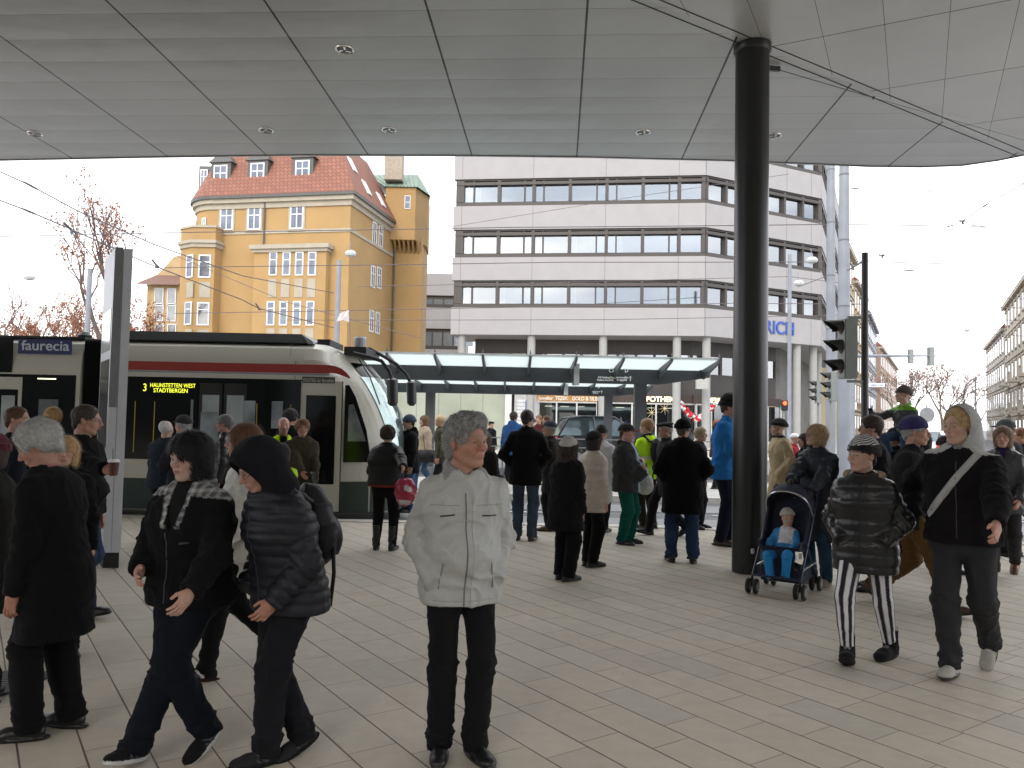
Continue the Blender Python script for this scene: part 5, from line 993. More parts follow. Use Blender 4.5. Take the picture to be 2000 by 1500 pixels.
def smin(a, b, k):
    h = np.clip(.5 + .5 * (b - a) / k, 0, 1); return b * (1 - h) + a * h - k * h * (1 - h)
def smax(a, b, k): return -smin(-a, -b, k)
_lat = rng.random((32, 32, 32)).astype(np.float32)
def vnoise(x, y, z):
    xi, yi, zi = np.floor(x).astype(int), np.floor(y).astype(int), np.floor(z).astype(int)
    fx, fy, fz = x - xi, y - yi, z - zi
    fx, fy, fz = fx * fx * (3 - 2 * fx), fy * fy * (3 - 2 * fy), fz * fz * (3 - 2 * fz)
    g = lambda i, j, k: _lat[(xi + i) & 31, (yi + j) & 31, (zi + k) & 31]
    a = g(0, 0, 0) * (1 - fx) + g(1, 0, 0) * fx; b = g(0, 1, 0) * (1 - fx) + g(1, 1, 0) * fx
    c = g(0, 0, 1) * (1 - fx) + g(1, 0, 1) * fx; d = g(0, 1, 1) * (1 - fx) + g(1, 1, 1) * fx
    return (a * (1 - fy) + b * fy) * (1 - fz) + (c * (1 - fy) + d * fy) * fz
def ridged(V, sx, sy, sz, off=0):
    n = vnoise(V[:, 0] * sx + off, V[:, 1] * sy + off * 1.7, V[:, 2] * sz + off * .6); return 1 - np.abs(2 * n - 1)
def crease(V, sx, sy, sz, off=0, p=3.5):
    w1 = vnoise(V[:, 0] * 6 + off, V[:, 1] * 6, V[:, 2] * 6) - .5; w2 = vnoise(V[:, 0] * 6 + 9, V[:, 1] * 6 + off, V[:, 2] * 6) - .5
    n = vnoise(V[:, 0] * sx + off + w1 * 1.8, V[:, 1] * sy + off * 1.7 + w2 * 1.8, V[:, 2] * sz + off * .6 + w1 * 2.0); return (1 - np.abs(2 * n - 1))**p
def np_mesh(name, V, Fq, C=None, m=None, parent=None, extra=None):
    """numpy verts + quads (+ list of extra (V, faces, C)) -> smooth mesh object with the 'Col' attribute"""
    faces = [tuple(q) for q in Fq.tolist()] if len(Fq) else []
    Vs = [V]; Cs = [C if C is not None else np.ones((len(V), 3)) * .5]
    n = len(V)
    for (v2, f2, c2) in (extra or []):
        faces += [tuple(i + n for i in q) for q in (f2.tolist() if hasattr(f2, 'tolist') else f2)]
        Vs.append(v2); Cs.append(np.broadcast_to(np.asarray(c2), (len(v2), 3))); n += len(v2)
    V = np.concatenate(Vs); C = np.concatenate(Cs)
    me = bpy.data.meshes.new(name); me.from_pydata(V.tolist(), [], faces)
    ca = me.color_attributes.new('Col', 'FLOAT_COLOR', 'POINT')
    ca.data.foreach_set('color', np.concatenate([np.clip(C, 0, 1), np.ones((len(C), 1))], 1).astype(np.float32).ravel())
    o = linkmesh(name, me, m, None, True)
    if parent is not None: o.parent = parent
    return o
def sphere_np(c, r, n=10, m=14):
    V = []; Fc = []
    for i in range(n + 1):
        th = math.pi * i / n
        for j in range(m):
            ph = 2 * math.pi * j / m; V.append((c[0] + r * math.sin(th) * math.cos(ph), c[1] + r * math.cos(th), c[2] + r * math.sin(th) * math.sin(ph)))
    for i in range(n):
        for j in range(m): Fc.append((i * m + j, i * m + (j + 1) % m, (i + 1) * m + (j + 1) % m, (i + 1) * m + j))
    return np.array(V), Fc
A3 = lambda v: np.array(v, float)
def nrm(v): v = A3(v); return v / (np.linalg.norm(v) + 1e-9)
def rotm(yaw, pitch, roll=0):
    """columns = x, y(forward), z of a head or foot; pitch > 0 looks up"""
    cy, sy = math.cos(yaw), math.sin(yaw); cp, sp = math.cos(pitch), math.sin(pitch); cr_, sr = math.cos(roll), math.sin(roll)
    Rz = np.array([[cy, -sy, 0], [sy, cy, 0], [0, 0, 1]]); Rx = np.array([[1, 0, 0], [0, cp, -sp], [0, sp, cp]]); Ry = np.array([[cr_, 0, sr], [0, 1, 0], [-sr, 0, cr_]])
    return Rz @ Rx @ Ry
def ik(a, t, l1, l2, hint):
    a, t = A3(a), A3(t); d = t - a; D = np.linalg.norm(d)
    if D > (l1 + l2) * .998: t = a + d / D * (l1 + l2) * .998; d = t - a; D = np.linalg.norm(d)
    u = d / D; x = (l1 * l1 - l2 * l2 + D * D) / (2 * D); h = math.sqrt(max(l1 * l1 - x * x, 0))
    hv = A3(hint); hv = hv - u * hv.dot(u); hv = nrm(hv)
    return a + u * x + hv * h, t
MAT_SKIN = mat('skin', (0, 0, 0), .52, var=.06, vs=60, bump=.08, bs=300, spec=.35, attr=True)
MAT_SKIN.node_tree.nodes['Principled BSDF'].inputs['Subsurface Weight'].default_value = .08
MAT_SKIN.node_tree.nodes['Principled BSDF'].inputs['Subsurface Radius'].default_value = (.01, .004, .002)
MAT_CL = mat('woven_cloth', (0, 0, 0), .9, var=.06, vs=14, bump=.35, bs=260, spec=.10, attr=True, sheen=.03)
MAT_NYL = mat('nylon_shell', (0, 0, 0), .5, var=.12, vs=10, bump=.25, bs=45, spec=.28, attr=True)
MAT_GLO = mat('glossy_shell', (0, 0, 0), .30, var=.12, vs=10, bump=.22, bs=30, spec=.5, attr=True)
MAT_KNIT = mat('knit_wool', (0, 0, 0), .95, var=.22, vs=120, bump=.7, bs=190, spec=.1, attr=True, sheen=.3)
MAT_HAIR = mat('hair', (0, 0, 0), .5, var=.2, vs=40, bump=.4, bs=150, spec=.25, attr=True)
MAT_SHOE = mat('shoe_leather', (0, 0, 0), .38, var=.15, vs=30, bump=.15, bs=90, spec=.5, attr=True)
MAT_LENS = mat('spectacle_frame', (.03, .025, .02), .3)
FIN = dict(cloth=MAT_CL, nylon=MAT_NYL, puff=MAT_NYL, gloss=MAT_GLO, leather=MAT_SHOE, knit=MAT_KNIT)

class Pose: pass
def make_pose(s):
    J = Pose(); lean = R(s.get('lean', 3)); side = R(s.get('side', 0)); tw = R(s.get('twist', 0)); b = s.get('bulk', 1.0)
    lg = s.get('legs', 'stand'); fem = s.get('fem', 0)
    if lg == 'stand': w_ = s.get('stance', .10); feet = [(-w_, 0.02, 0, 0, 10), (w_, -.02, 0, 0, -10)]
    elif lg == 'walk':
        st = s.get('stride', .55); ld = s.get('lead', 1)
        fr = (.085 * ld, st * .52, .0, s.get('toeup', 12), 0); bk = (-.085 * ld, -st * .48, .07, -34, 0); feet = sorted([fr, bk], key=lambda q: q[0])
    else: feet = lg
    J.feet = feet; ank = []
    for (x, y, z, pt, yw) in feet: ank.append(A3((x, y, .085 + z)))
    if 'pz' in s: hz = s['pz']
    else:
        hz = 9
        for a in ank: hz = min(hz, a[2] + math.sqrt(max(.848**2 - (a[0] - (.09 if a[0] > 0 else -.09))**2 - (a[1] - s.get('py', 0))**2, .01)))
        hz = min(hz - .004 - s.get('crouch', 0), .925)
    J.pel = A3((s.get('px_', 0), s.get('py', 0), hz))
    sp = nrm((math.sin(side), math.sin(lean), math.cos(lean) * math.cos(side))); J.sp = sp
    axx = A3((math.cos(tw), math.sin(tw), 0)); axx = nrm(axx - sp * axx.dot(sp)); J.ax = axx; J.fw = np.cross(sp, axx)
    J.pax = nrm((math.cos(tw * .4), math.sin(tw * .4), 0))
    shw = s.get('shw', .165 - .02 * fem)
    J.wa = J.pel + sp * .16; J.ch = J.pel + sp * .36; J.sc = J.pel + sp * .49; J.nb = J.sc + sp * .055 + J.fw * (.01 + s.get('hunch', 0))
    J.sh = [J.sc - axx * shw - sp * .034, J.sc + axx * shw - sp * .034]
    J.hip = [J.pel - J.pax * .09, J.pel + J.pax * .09]
    J.kn = []; J.an = []
    kh = s.get('knee', [(-.12, 1, .1), (.12, 1, .1)])
    for i in (0, 1):
        k, a = ik(J.hip[i], ank[i], .435, .42, kh[i]); J.kn.append(k); J.an.append(a)
    J.el = []; J.wr = []; J.hk = []
    for i, a in enumerate(s.get('arms', ('side', 'side'))):
        sg = -1 if i == 0 else 1; hint = (sg * .5, -1, -.1)
        if a == 'side': tg = J.sh[i] + A3((sg * .07, .03, -.53)); hk = 'relaxed'
        elif a == 'pocket': tg = J.pel + J.pax * sg * .165 + A3((0, .075, .035)); hk = None; hint = (sg * 1.0, -.75, -.1)
        elif a == 'swingf': tg = J.sh[i] + A3((sg * .03, .22, -.46)); hk = 'relaxed'
        elif a == 'swingb': tg = J.sh[i] + A3((sg * .06, -.20, -.47)); hk = 'relaxed'
        elif a == 'back': tg = J.pel + A3((sg * .03, -.17, .08)); hk = 'relaxed'; hint = (sg * 1, -.6, 0)
        elif a == 'fold': tg = J.ch + J.fw * .20 - J.ax * sg * .05 + A3((0, 0, -.08)); hk = 'relaxed'; hint = (sg * .8, -.1, -.8)
        elif a == 'front': tg = J.wa + J.fw * .25 + J.ax * sg * .03 + A3((0, 0, .04)); hk = 'grip'; hint = (sg * .8, -.3, -.6)
        elif a == 'push': tg = J.wa + J.fw * .42 + J.ax * sg * .16 + A3((0, 0, .06)); hk = 'grip'; hint = (sg * .6, -.2, -.8)
        else:
            tg = A3(a[0]); hk = a[1] if len(a) > 1 else 'relaxed'
            if len(a) > 2: hint = a[2]
        e, wv = ik(J.sh[i], tg, .285, .255, hint); J.el.append(e); J.wr.append(wv); J.hk.append(hk)
    hy, hp, hr = s.get('head', (0, 0, 0)); J.HR = rotm(R(hy), R(hp), R(hr)); J.hs = s.get('hs', 1.0) * (1 - .03 * fem)
    nd = nrm(sp * .8 + A3((0, 0, .4)) + J.HR[:, 1] * .12)
    J.hc = J.nb + nd * (s.get('neck', .150) * (.5 + .5 * J.hs)) + A3((0, 0, .01 + .02 * (J.hs - 1) * 6))
    return J

def torso_sdf(J, b, t, fem=0, belly=0):
    pel, wa, ch, sc_, nb = J.pel, J.wa, J.ch, J.sc, J.nb; ax, pax = J.ax, J.pax
    lo = pel - J.sp * .06
    def f(P):
        d = cap(P, lo, wa, .112 * b + t, (.098 + .02 * (b - 1)) * b + t, pax, 1.42)
        d = smin(d, cap(P, wa, ch, .098 * b + t, .112 * b + t, ax, 1.36), .05)
        d = smin(d, cap(P, ch, sc_ - J.sp * .05, .112 * b + t, .088 * b + t, ax, 1.5), .05)
        if belly: d = smin(d, ell(P, wa + J.fw * (.03 + belly * .4) - J.sp * .03, (.13 * b + t, .10 * b + belly + t, .15)), .06)
        if fem: d = smin(d, ell(P, ch + J.fw * .075 + ax * .06, (.07 + t * .6, .055 + t * .6, .065)), .04); d = smin(d, ell(P, ch + J.fw * .075 - ax * .06, (.07 + t * .6, .055 + t * .6, .065)), .04)
        d = smin(d, cap(P, J.sh[0] - J.sp * .02, J.sh[1] - J.sp * .02, .052 + t, .052 + t), .05)
        d = smin(d, cap(P, sc_ - J.sp * .02, nb - J.sp * .005, .082 + t * .8, .055 + t * .5, ax, 1.35), .07)
        return d
    return f
def arm_sdf(J, i, t, b=1.0, cuff=0):
    sh, el, wr = J.sh[i], J.el[i], J.wr[i]; e = wr + nrm(wr - el) * cuff; dr = nrm(wr - el)
    def f(P):
        d = cap(P, sh, el, .052 * b + t, .042 * b + t)
        d2 = cap(P, el, e + dr * .03, .042 * b + t, .031 * b + t * .9)
        d2 = smax(d2, (P[0] - e[0]) * dr[0] + (P[1] - e[1]) * dr[1] + (P[2] - e[2]) * dr[2], .006)
        return smin(d, d2, .03)
    return f
def leg_sdf(J, t, b=1.0, flare=0, bottom=None, top=True):
    def f(P):
        d = None
        for i in (0, 1):
            a, k, n_ = J.hip[i], J.kn[i], J.an[i]; dr = nrm(n_ - k); e = n_ + dr * (bottom if bottom is not None else .035)
            q = cap(P, a, k, .083 * b + t, .056 * b + t); q2 = cap(P, k, e + dr * .03, .056 * b + t, .043 + t * 1.1 + flare)
            q2 = smin(q2, cap(P, k + (n_ - k) * .12 - A3((0, .012, 0)), k + (n_ - k) * .5, .05 * b + t, .045 + t), .03)
            q2 = smax(q2, (P[0] - e[0]) * dr[0] + (P[1] - e[1]) * dr[1] + (P[2] - e[2]) * dr[2], .006)
            q = smin(q, q2, .03); d = q if d is None else smin(d, q, .018)
        if top:
            d = smin(d, cap(P, J.pel - J.sp * .04, J.pel + J.sp * .07, .108 * b + t, .10 * b + t, J.pax, 1.42), .05)
        return d
    return f
def bbox(J, pts, m): A = np.array(pts); return A.min(0) - m, A.max(0) + m

def head_sdf(s):
    j = s.get('jaw', 1.0); nz_ = s.get('nose', 1.0); fat = s.get('fat', 0.0); kid = s.get('kid', 0); mo = s.get('mouth', 0)
    def f(P):
        x, y, z = P; Pm = (np.abs(x), y, z)
        d = ell(P, (0, -.014, .032), (.076, .097, .084))
        d = smin(d, ell(P, (0, .028, -.028), (.060 + fat, .066, .080)), .03)
        d = smin(d, ell(P, (0, .066, -.094), (.024 * j + fat * .7, .021, .020 * j)), .022)
        d = smin(d, cap(Pm, (.048 * j + fat, .005, -.062), (.018 * j, .060, -.098), .017 + fat * .4, .013), .026)
        d = smin(d, ell(Pm, (.040, .060, -.026), (.021 + fat, .020, .020)), .022)
        if not kid: d = smin(d, cap(Pm, (.046, .074, .019), (.010, .087, .017), .008, .009), .014)
        d = smax(d, -ell(Pm, (.031, .101, -.001), (.018, .020, .0125)), .012)
        d = smin(d, ell(Pm, (.031, .0735, -.001), (.0165, .0135, .0135)), .004)
        d = smax(d, -ell(Pm, (.031, .088, -.0015), (.0135, .010, .0046)), .0025)
        d = smin(d, cap(P, (0, .088, .012), (0, .104 + .008 * nz_, -.026), .0068, .0105 * nz_), .011)
        d = smin(d, ell(Pm, (.0115 * nz_, .100, -.032), (.0085 * nz_, .010, .0075)), .006)
        d = smax(d, -ell(Pm, (.006, .104, -.041), (.0035, .006, .0035)), .003)
        d = smin(d, ell(P, (0, .080, -.060), (.030, .016, .018)), .016)
        d = smin(d, ell(P, (0, .0925, -.0575), (.0225, .0075, .0050)), .006)
        d = smin(d, ell(P, (0, .0915, -.0675), (.019, .0075, .0058)), .006)
        d = smax(d, -ell(P, (0, .104, -.0625), (.024, .012, .0014 + mo)), .002)
        if s.get('old'):
            for (ax_, az, bx, bz) in ((.019, -.034, .031, -.058),): d = smax(d, -cap(Pm, (ax_, .098, az), (bx, .082, bz), .0012, .0016), .006)
            d = smin(d, ell(Pm, (.030, .082, -.018), (.013, .006, .005)), .006)
        e1 = ell((Pm[0] - .004 * 0, y * .96 + z * .28, z * .96 - y * .28), (.079, -.012, -.006), (.0075, .017, .030))
        e1 = smax(e1, -ell(Pm, (.088, -.002, -.002), (.006, .010, .018)), .004)
        d = smin(d, e1, .006)
        return d
    return f
def head_colour(V, s):
    sk = A3(s.get('skin', (.46, .27, .19))); C = np.tile(sk, (len(V), 1)); x, y, z = np.abs(V[:, 0]), V[:, 1], V[:, 2]
    red = np.exp(-((x - .038)**2 + (z + .03)**2) / .00045) * (y > .03) * .5 + np.exp(-(x**2 + (z + .03)**2) / .00016) * (y > .09) * .6 + np.exp(-((x - .08)**2) / .0001) * .5
    C = C * (1 - red[:, None] * A3((-.05, .22, .2)) * s.get('ruddy', 1))
    m = np.clip(1.3 - ((V[:, 0] / .023)**2 + ((z + .0625) / .0115)**2), 0, 1) * (y > .078) * .75
    lc = A3(s.get('lips', (.40, .15, .13))); C = C * (1 - m[:, None]) + lc * m[:, None]
    bc = A3(s.get('brow', (.10, .07, .05)))
    bz = .021 + .004 * np.sin((x - .012) / .04 * 2.6)
    m = np.clip(1.5 - ((z - bz) / .0042)**2, 0, 1) * (x > .011) * (x < .051) * (y > .055) * .7
    C = C * (1 - m[:, None]) + bc * m[:, None]
    m = np.exp(-(((x - .031) / .014)**2 + ((z + .001) / .0065)**2)**2) * (y > .075) * s.get('liner', .35)
    C = C * (1 - m[:, None] * .6)
    if 'beard' in s:
        bcol, amt, reg = s['beard']
        if reg == 'goatee': m = ((x < .027) & (z < -.046) & (y > .05)) * 1.0 - np.clip(1.2 - ((V[:, 0] / .018)**2 + ((z + .0625) / .008)**2), 0, 1) * (y > .08)
        else: m = ((z < -.040) & (y > -.01)) * 1.0 - np.clip(1.2 - ((V[:, 0] / .018)**2 + ((z + .0625) / .008)**2), 0, 1) * (y > .08)
        m = np.clip(m, 0, 1)[:, None] * amt; C = C * (1 - m) + A3(bcol) * m
    return C
def hand_sdf(kind, sg):
    """hand frame: y along the fingers, x towards the thumb side (sg), z = back of the hand"""
    th = {'relaxed': (12, 22, 18), 'grip': (45, 60, 35), 'spread': (4, 10, 8), 'vee': (4, 8, 6), 'flat': (2, 6, 5)}[kind]
    F_ = []
    for k, (x0, l) in enumerate(((.028, .070), (.009, .078), (-.010, .073), (-.028, .058))):
        a = [R(q) * (1 + .18 * k) for q in th]
        if kind == 'vee' and k > 1: a = [R(70), R(80), R(40)]
        sp_ = (1.5 - k) * (.10 if kind != 'vee' else .22); p = A3((x0, .086 - abs(k - 1) * .003, 0)); ang = 0; pts = [p]
        for q, fr in zip(a, (.45, .31, .24)):
            ang += q; d = A3((math.sin(sp_) * math.cos(ang), math.cos(sp_) * math.cos(ang), -math.sin(ang))); p = p + d * l * fr; pts.append(p)
        F_.append(pts)
    tb = [A3((.030, .018, -.008)), A3((.050, .048, -.022 if kind != 'grip' else -.035)), A3((.056 if kind != 'grip' else .035, .080, -.032 if kind != 'grip' else -.055))]
    def f(P):
        x, y, z = P; P = (x * sg, y, z)
        d = ell(P, (0, .048, 0), (.041, .050, .0155)); d = smin(d, cap(P, (0, -.05, 0), (0, .03, 0), .024, .028, (1, 0, 0), 1.25), .02)
        d = smin(d, ell(P, (.026, .032, -.012), (.015, .028, .014)), .012)
        for pts in F_:
            g = cap(P, pts[0] - A3((0, .03, 0)), pts[1], .0098, .0090); g = smin(g, cap(P, pts[1], pts[2], .0088, .0078), .003); g = smin(g, cap(P, pts[2], pts[3], .0078, .0066), .003)
            d = smin(d, g, .0055)
        g = smin(cap(P, tb[0], tb[1], .0125, .0105), cap(P, tb[1], tb[2], .0103, .0085), .004)
        return smin(d, g, .008)
    return f
def hair_sdf(h):
    k = h['kind']; th = h.get('t', .012); line = h.get('line', 0)
    def f(P):
        x, y, z = P; Pm = (np.abs(x), y, z)
        d = ell(P, (0, -.016, .036), (.077 + th, .099 + th, .084 + th * 1.1))
        if k == 'short':
            d = smax(d, -ell(P, (0, .125, -.03 + line), (.084, .085, .115)), .006)
            d = smax(d, -ell(Pm, (.085, .03, -.05), (.05, .047, .06)), .006); d = smax(d, -(z + .06 + (y + .05) * .25), .01)
            d = smin(d, ell(P, (0, -.075, -.035), (.052, .03, .045)), .02)
        elif k == 'curly':
            d = smin(d, ell(P, (0, -.05, -.02), (.080, .062, .075)), .02); d = smin(d, ell(P, (0, .035, .098), (.066, .05, .03)), .03)
            d = smax(d, -ell(P, (0, .122, -.018), (.088, .088, .112)), .008)
            d = smax(d, -ell(Pm, (.090, .022, -.045), (.040, .046, .058)), .008)
        elif k == 'bald':
            d = smax(d, z - .055 + np.maximum(y + .02, -.05) * 1.2, .006); d = smax(d, -(z + .06), .01); d = smax(d, y - .02, .01)
        elif k == 'bob':
            lo_ = h.get('len', -.115)
            d = smin(d, cap(P, (0, -.03, .02), (0, -.03, lo_ + .045), .090 + th * .5, .082 + th * .5, (1, 0, 0), 1.08), .03)
            d = smax(d, -ell(P, (h.get('part', 0), .112, -.052 + line), (.060, .070, .098)), .006); d = smax(d, -(z - lo_), .01)
            d = smax(d, -ell(P, (0, .05, -.14), (.055, .07, .075)), .01)
        elif k in ('long', 'perm'):
            lo_ = h.get('len', -.22)
            d = smin(d, cap(P, (0, -.035, .02), (0, -.055, lo_ + .05), .088 + th * .6, .070 + th * 1.2, (1, 0, 0), 1.15), .03)
            d = smax(d, -ell(P, (0, .115, -.045 + line), (.062, .076, .100)), .006); d = smax(d, -(z - lo_), .01)
            d = smax(d, -ell(P, (0, .055, -.16), (.056, .080, .09)), .01)
        elif k == 'round':
            d = smin(d, ell(P, (0, -.02, .025), (.094 + th * .3, .108, .10)), .02)
            d = smax(d, -ell(P, (0, .125, -.04), (.062, .080, .093)), .008); d = smax(d, -(z + .055), .012)
        return d
    return f
def hat_sdf(h):
    k = h['kind']; t = h.get('t', .016); tilt = h.get('tilt', .12)
    def f(P):
        x, y, z = P; zc = z - .034 + (y + .02) * (-tilt)
        if k == 'beanie':
            d = ell(P, (0, -.018, .034 + h.get('tall', 0) * .5), (.078 + t, .100 + t, .086 + t + h.get('tall', 0)))
            d = smax(d, -(zc + .012), .004)
            rim = np.abs(ell(P, (0, -.018, .025), (.080 + t, .102 + t, .100 + t))) - .007; rim = np.maximum(rim, np.abs(zc - .008) - .024)
            if h.get('rim', 1): d = smin(d, rim, .005)
        elif k == 'cap':
            d = ell(P, (0, -.016, .040), (.079 + t, .101 + t, .080 + t)); d = smax(d, -(zc - .004), .004)
            br = ell(P, (0, .088 + .02, .036), (.070, .078, .010)) ; br = smax(br, -(y - .05), .005); br = smax(br, -ell(P, (0, .06, .0), (.078, .045, .030)), .003)
            d = smin(d, br, .004)
        elif k == 'flat':
            d = ell((x, y, z - (y) * -.12), (0, .006, .083), (.105, .135, .034)); d = smin(d, smax(ell(P, (0, -.016, .04), (.084, .105, .07)), -(zc - .004), .004), .012)
        elif k == 'fedora':
            d = smax(ell(P, (0, -.014, .055), (.082 + t * .6, .103 + t * .6, .088)), -(zc + .0), .004); d = smax(d, -ell(P, (0, -.01, .155), (.025, .06, .022)), .015)
            br = ell((x, y, z - np.abs(x) * .16), (0, -.010, .030), (.122, .145, .008)); d = smin(d, br, .008)
        elif k == 'beret':
            d = ell((x, y, z + y * .1), (0, -.02, .07), (.112, .122, .050)); d = smin(d, smax(ell(P, (0, -.016, .04), (.084, .105, .07)), -(zc + .0), .004), .015)
        elif k == 'cuff':
            d = ell(P, (0, -.02, .055), (.082 + t, .104 + t, .080 + t)); d = smax(d, -(zc - .01), .004)
            rim = np.abs(ell(P, (0, -.018, .03), (.086 + t, .108 + t, .11 + t))) - .012; rim = smax(rim, np.abs(zc - .022) - .028, .01); d = smin(d, rim, .008)
        return d
    return f
def hood_up_sdf(h):
    t = .03
    def f(P):
        x, y, z = P
        o = ell(P, (0, -.02, .03), (.088 + t, .108 + t, .105 + t)); o = smin(o, cap(P, (0, -.04, -.02), (0, -.045, -.14), .10, .115, (1, 0, 0), 1.15), .05)
        o = smin(o, ell(P, (0, .05, .07), (.085, .07, .055)), .04)
        i_ = ell(P, (0, .03, -.02), (.078, .15, .122)); op = ell(P, (0, .15, -.035), (.085, .12, .125))
        d = smax(o, -smin(i_, op, .02), .008); return d
    return f
def strands(V, N, flow, n, ln, wd, col, jit=.25, curl=0., seed=1):
    g = np.random.default_rng(seed); idx = g.integers(0, len(V), n); p = V[idx]; nn = N[idx]; fl = flow(p, nn)
    fl = fl + g.normal(0, jit, fl.shape); fl -= nn * (fl * nn).sum(1)[:, None]; fl /= np.linalg.norm(fl, axis=1)[:, None] + 1e-9
    sd = np.cross(fl, nn); L_ = ln * g.uniform(.5, 1.2, n)[:, None]; vs = []; K = 4; cs = []
    cv = g.normal(0, 1, (n, 1)) * curl; br = g.uniform(.65, 1.35, (n, 1))
    for k in range(K):
        t = k / (K - 1); c = p + fl * L_ * t + nn * (.001 + .010 * math.sin(t * 2.4) * (L_ / .05)) + sd * cv * L_ * t * t
        w2 = wd * (1 - t * .85); vs += [c - sd * w2, c + sd * w2]; cs += [br, br]
    V2 = np.stack(vs, 1).reshape(-1, 3); C2 = (np.stack(cs, 1).reshape(-1, 1)) * A3(col)[None, :]
    base = np.arange(n)[:, None] * 2 * K; Fq = np.concatenate([base + np.array([[2 * k, 2 * k + 1, 2 * k + 3, 2 * k + 2]]) for k in range(K - 1)])
    return V2, Fq, C2

def add_mesh_part(name, f, lo, hi, h, root, m, col, disp=None, Rm=None, off=None, scale=1.0, ext=None, project=True):
    V, Fq = surfnet(f, lo, hi, h)
    if len(V) == 0: return None
    g, l = grad(f, V)
    if project:
        st = np.clip(f(pv(V)) / np.maximum(l, .3), -h * .6, h * .6); V = V - g * st[:, None]
    if disp is not None: V = V + g * disp(V, g)[:, None]
    C = col(V, g) if callable(col) else np.tile(A3(col), (len(V), 1))
    ex = ext(V, g) if ext else None
    if Rm is not None:
        V = (V * scale) @ Rm.T + off
        if ex: ex = [((v * scale) @ Rm.T + off, f2, c2) for v, f2, c2 in ex]
    return np_mesh(name, V, Fq, C, m, root, ex)

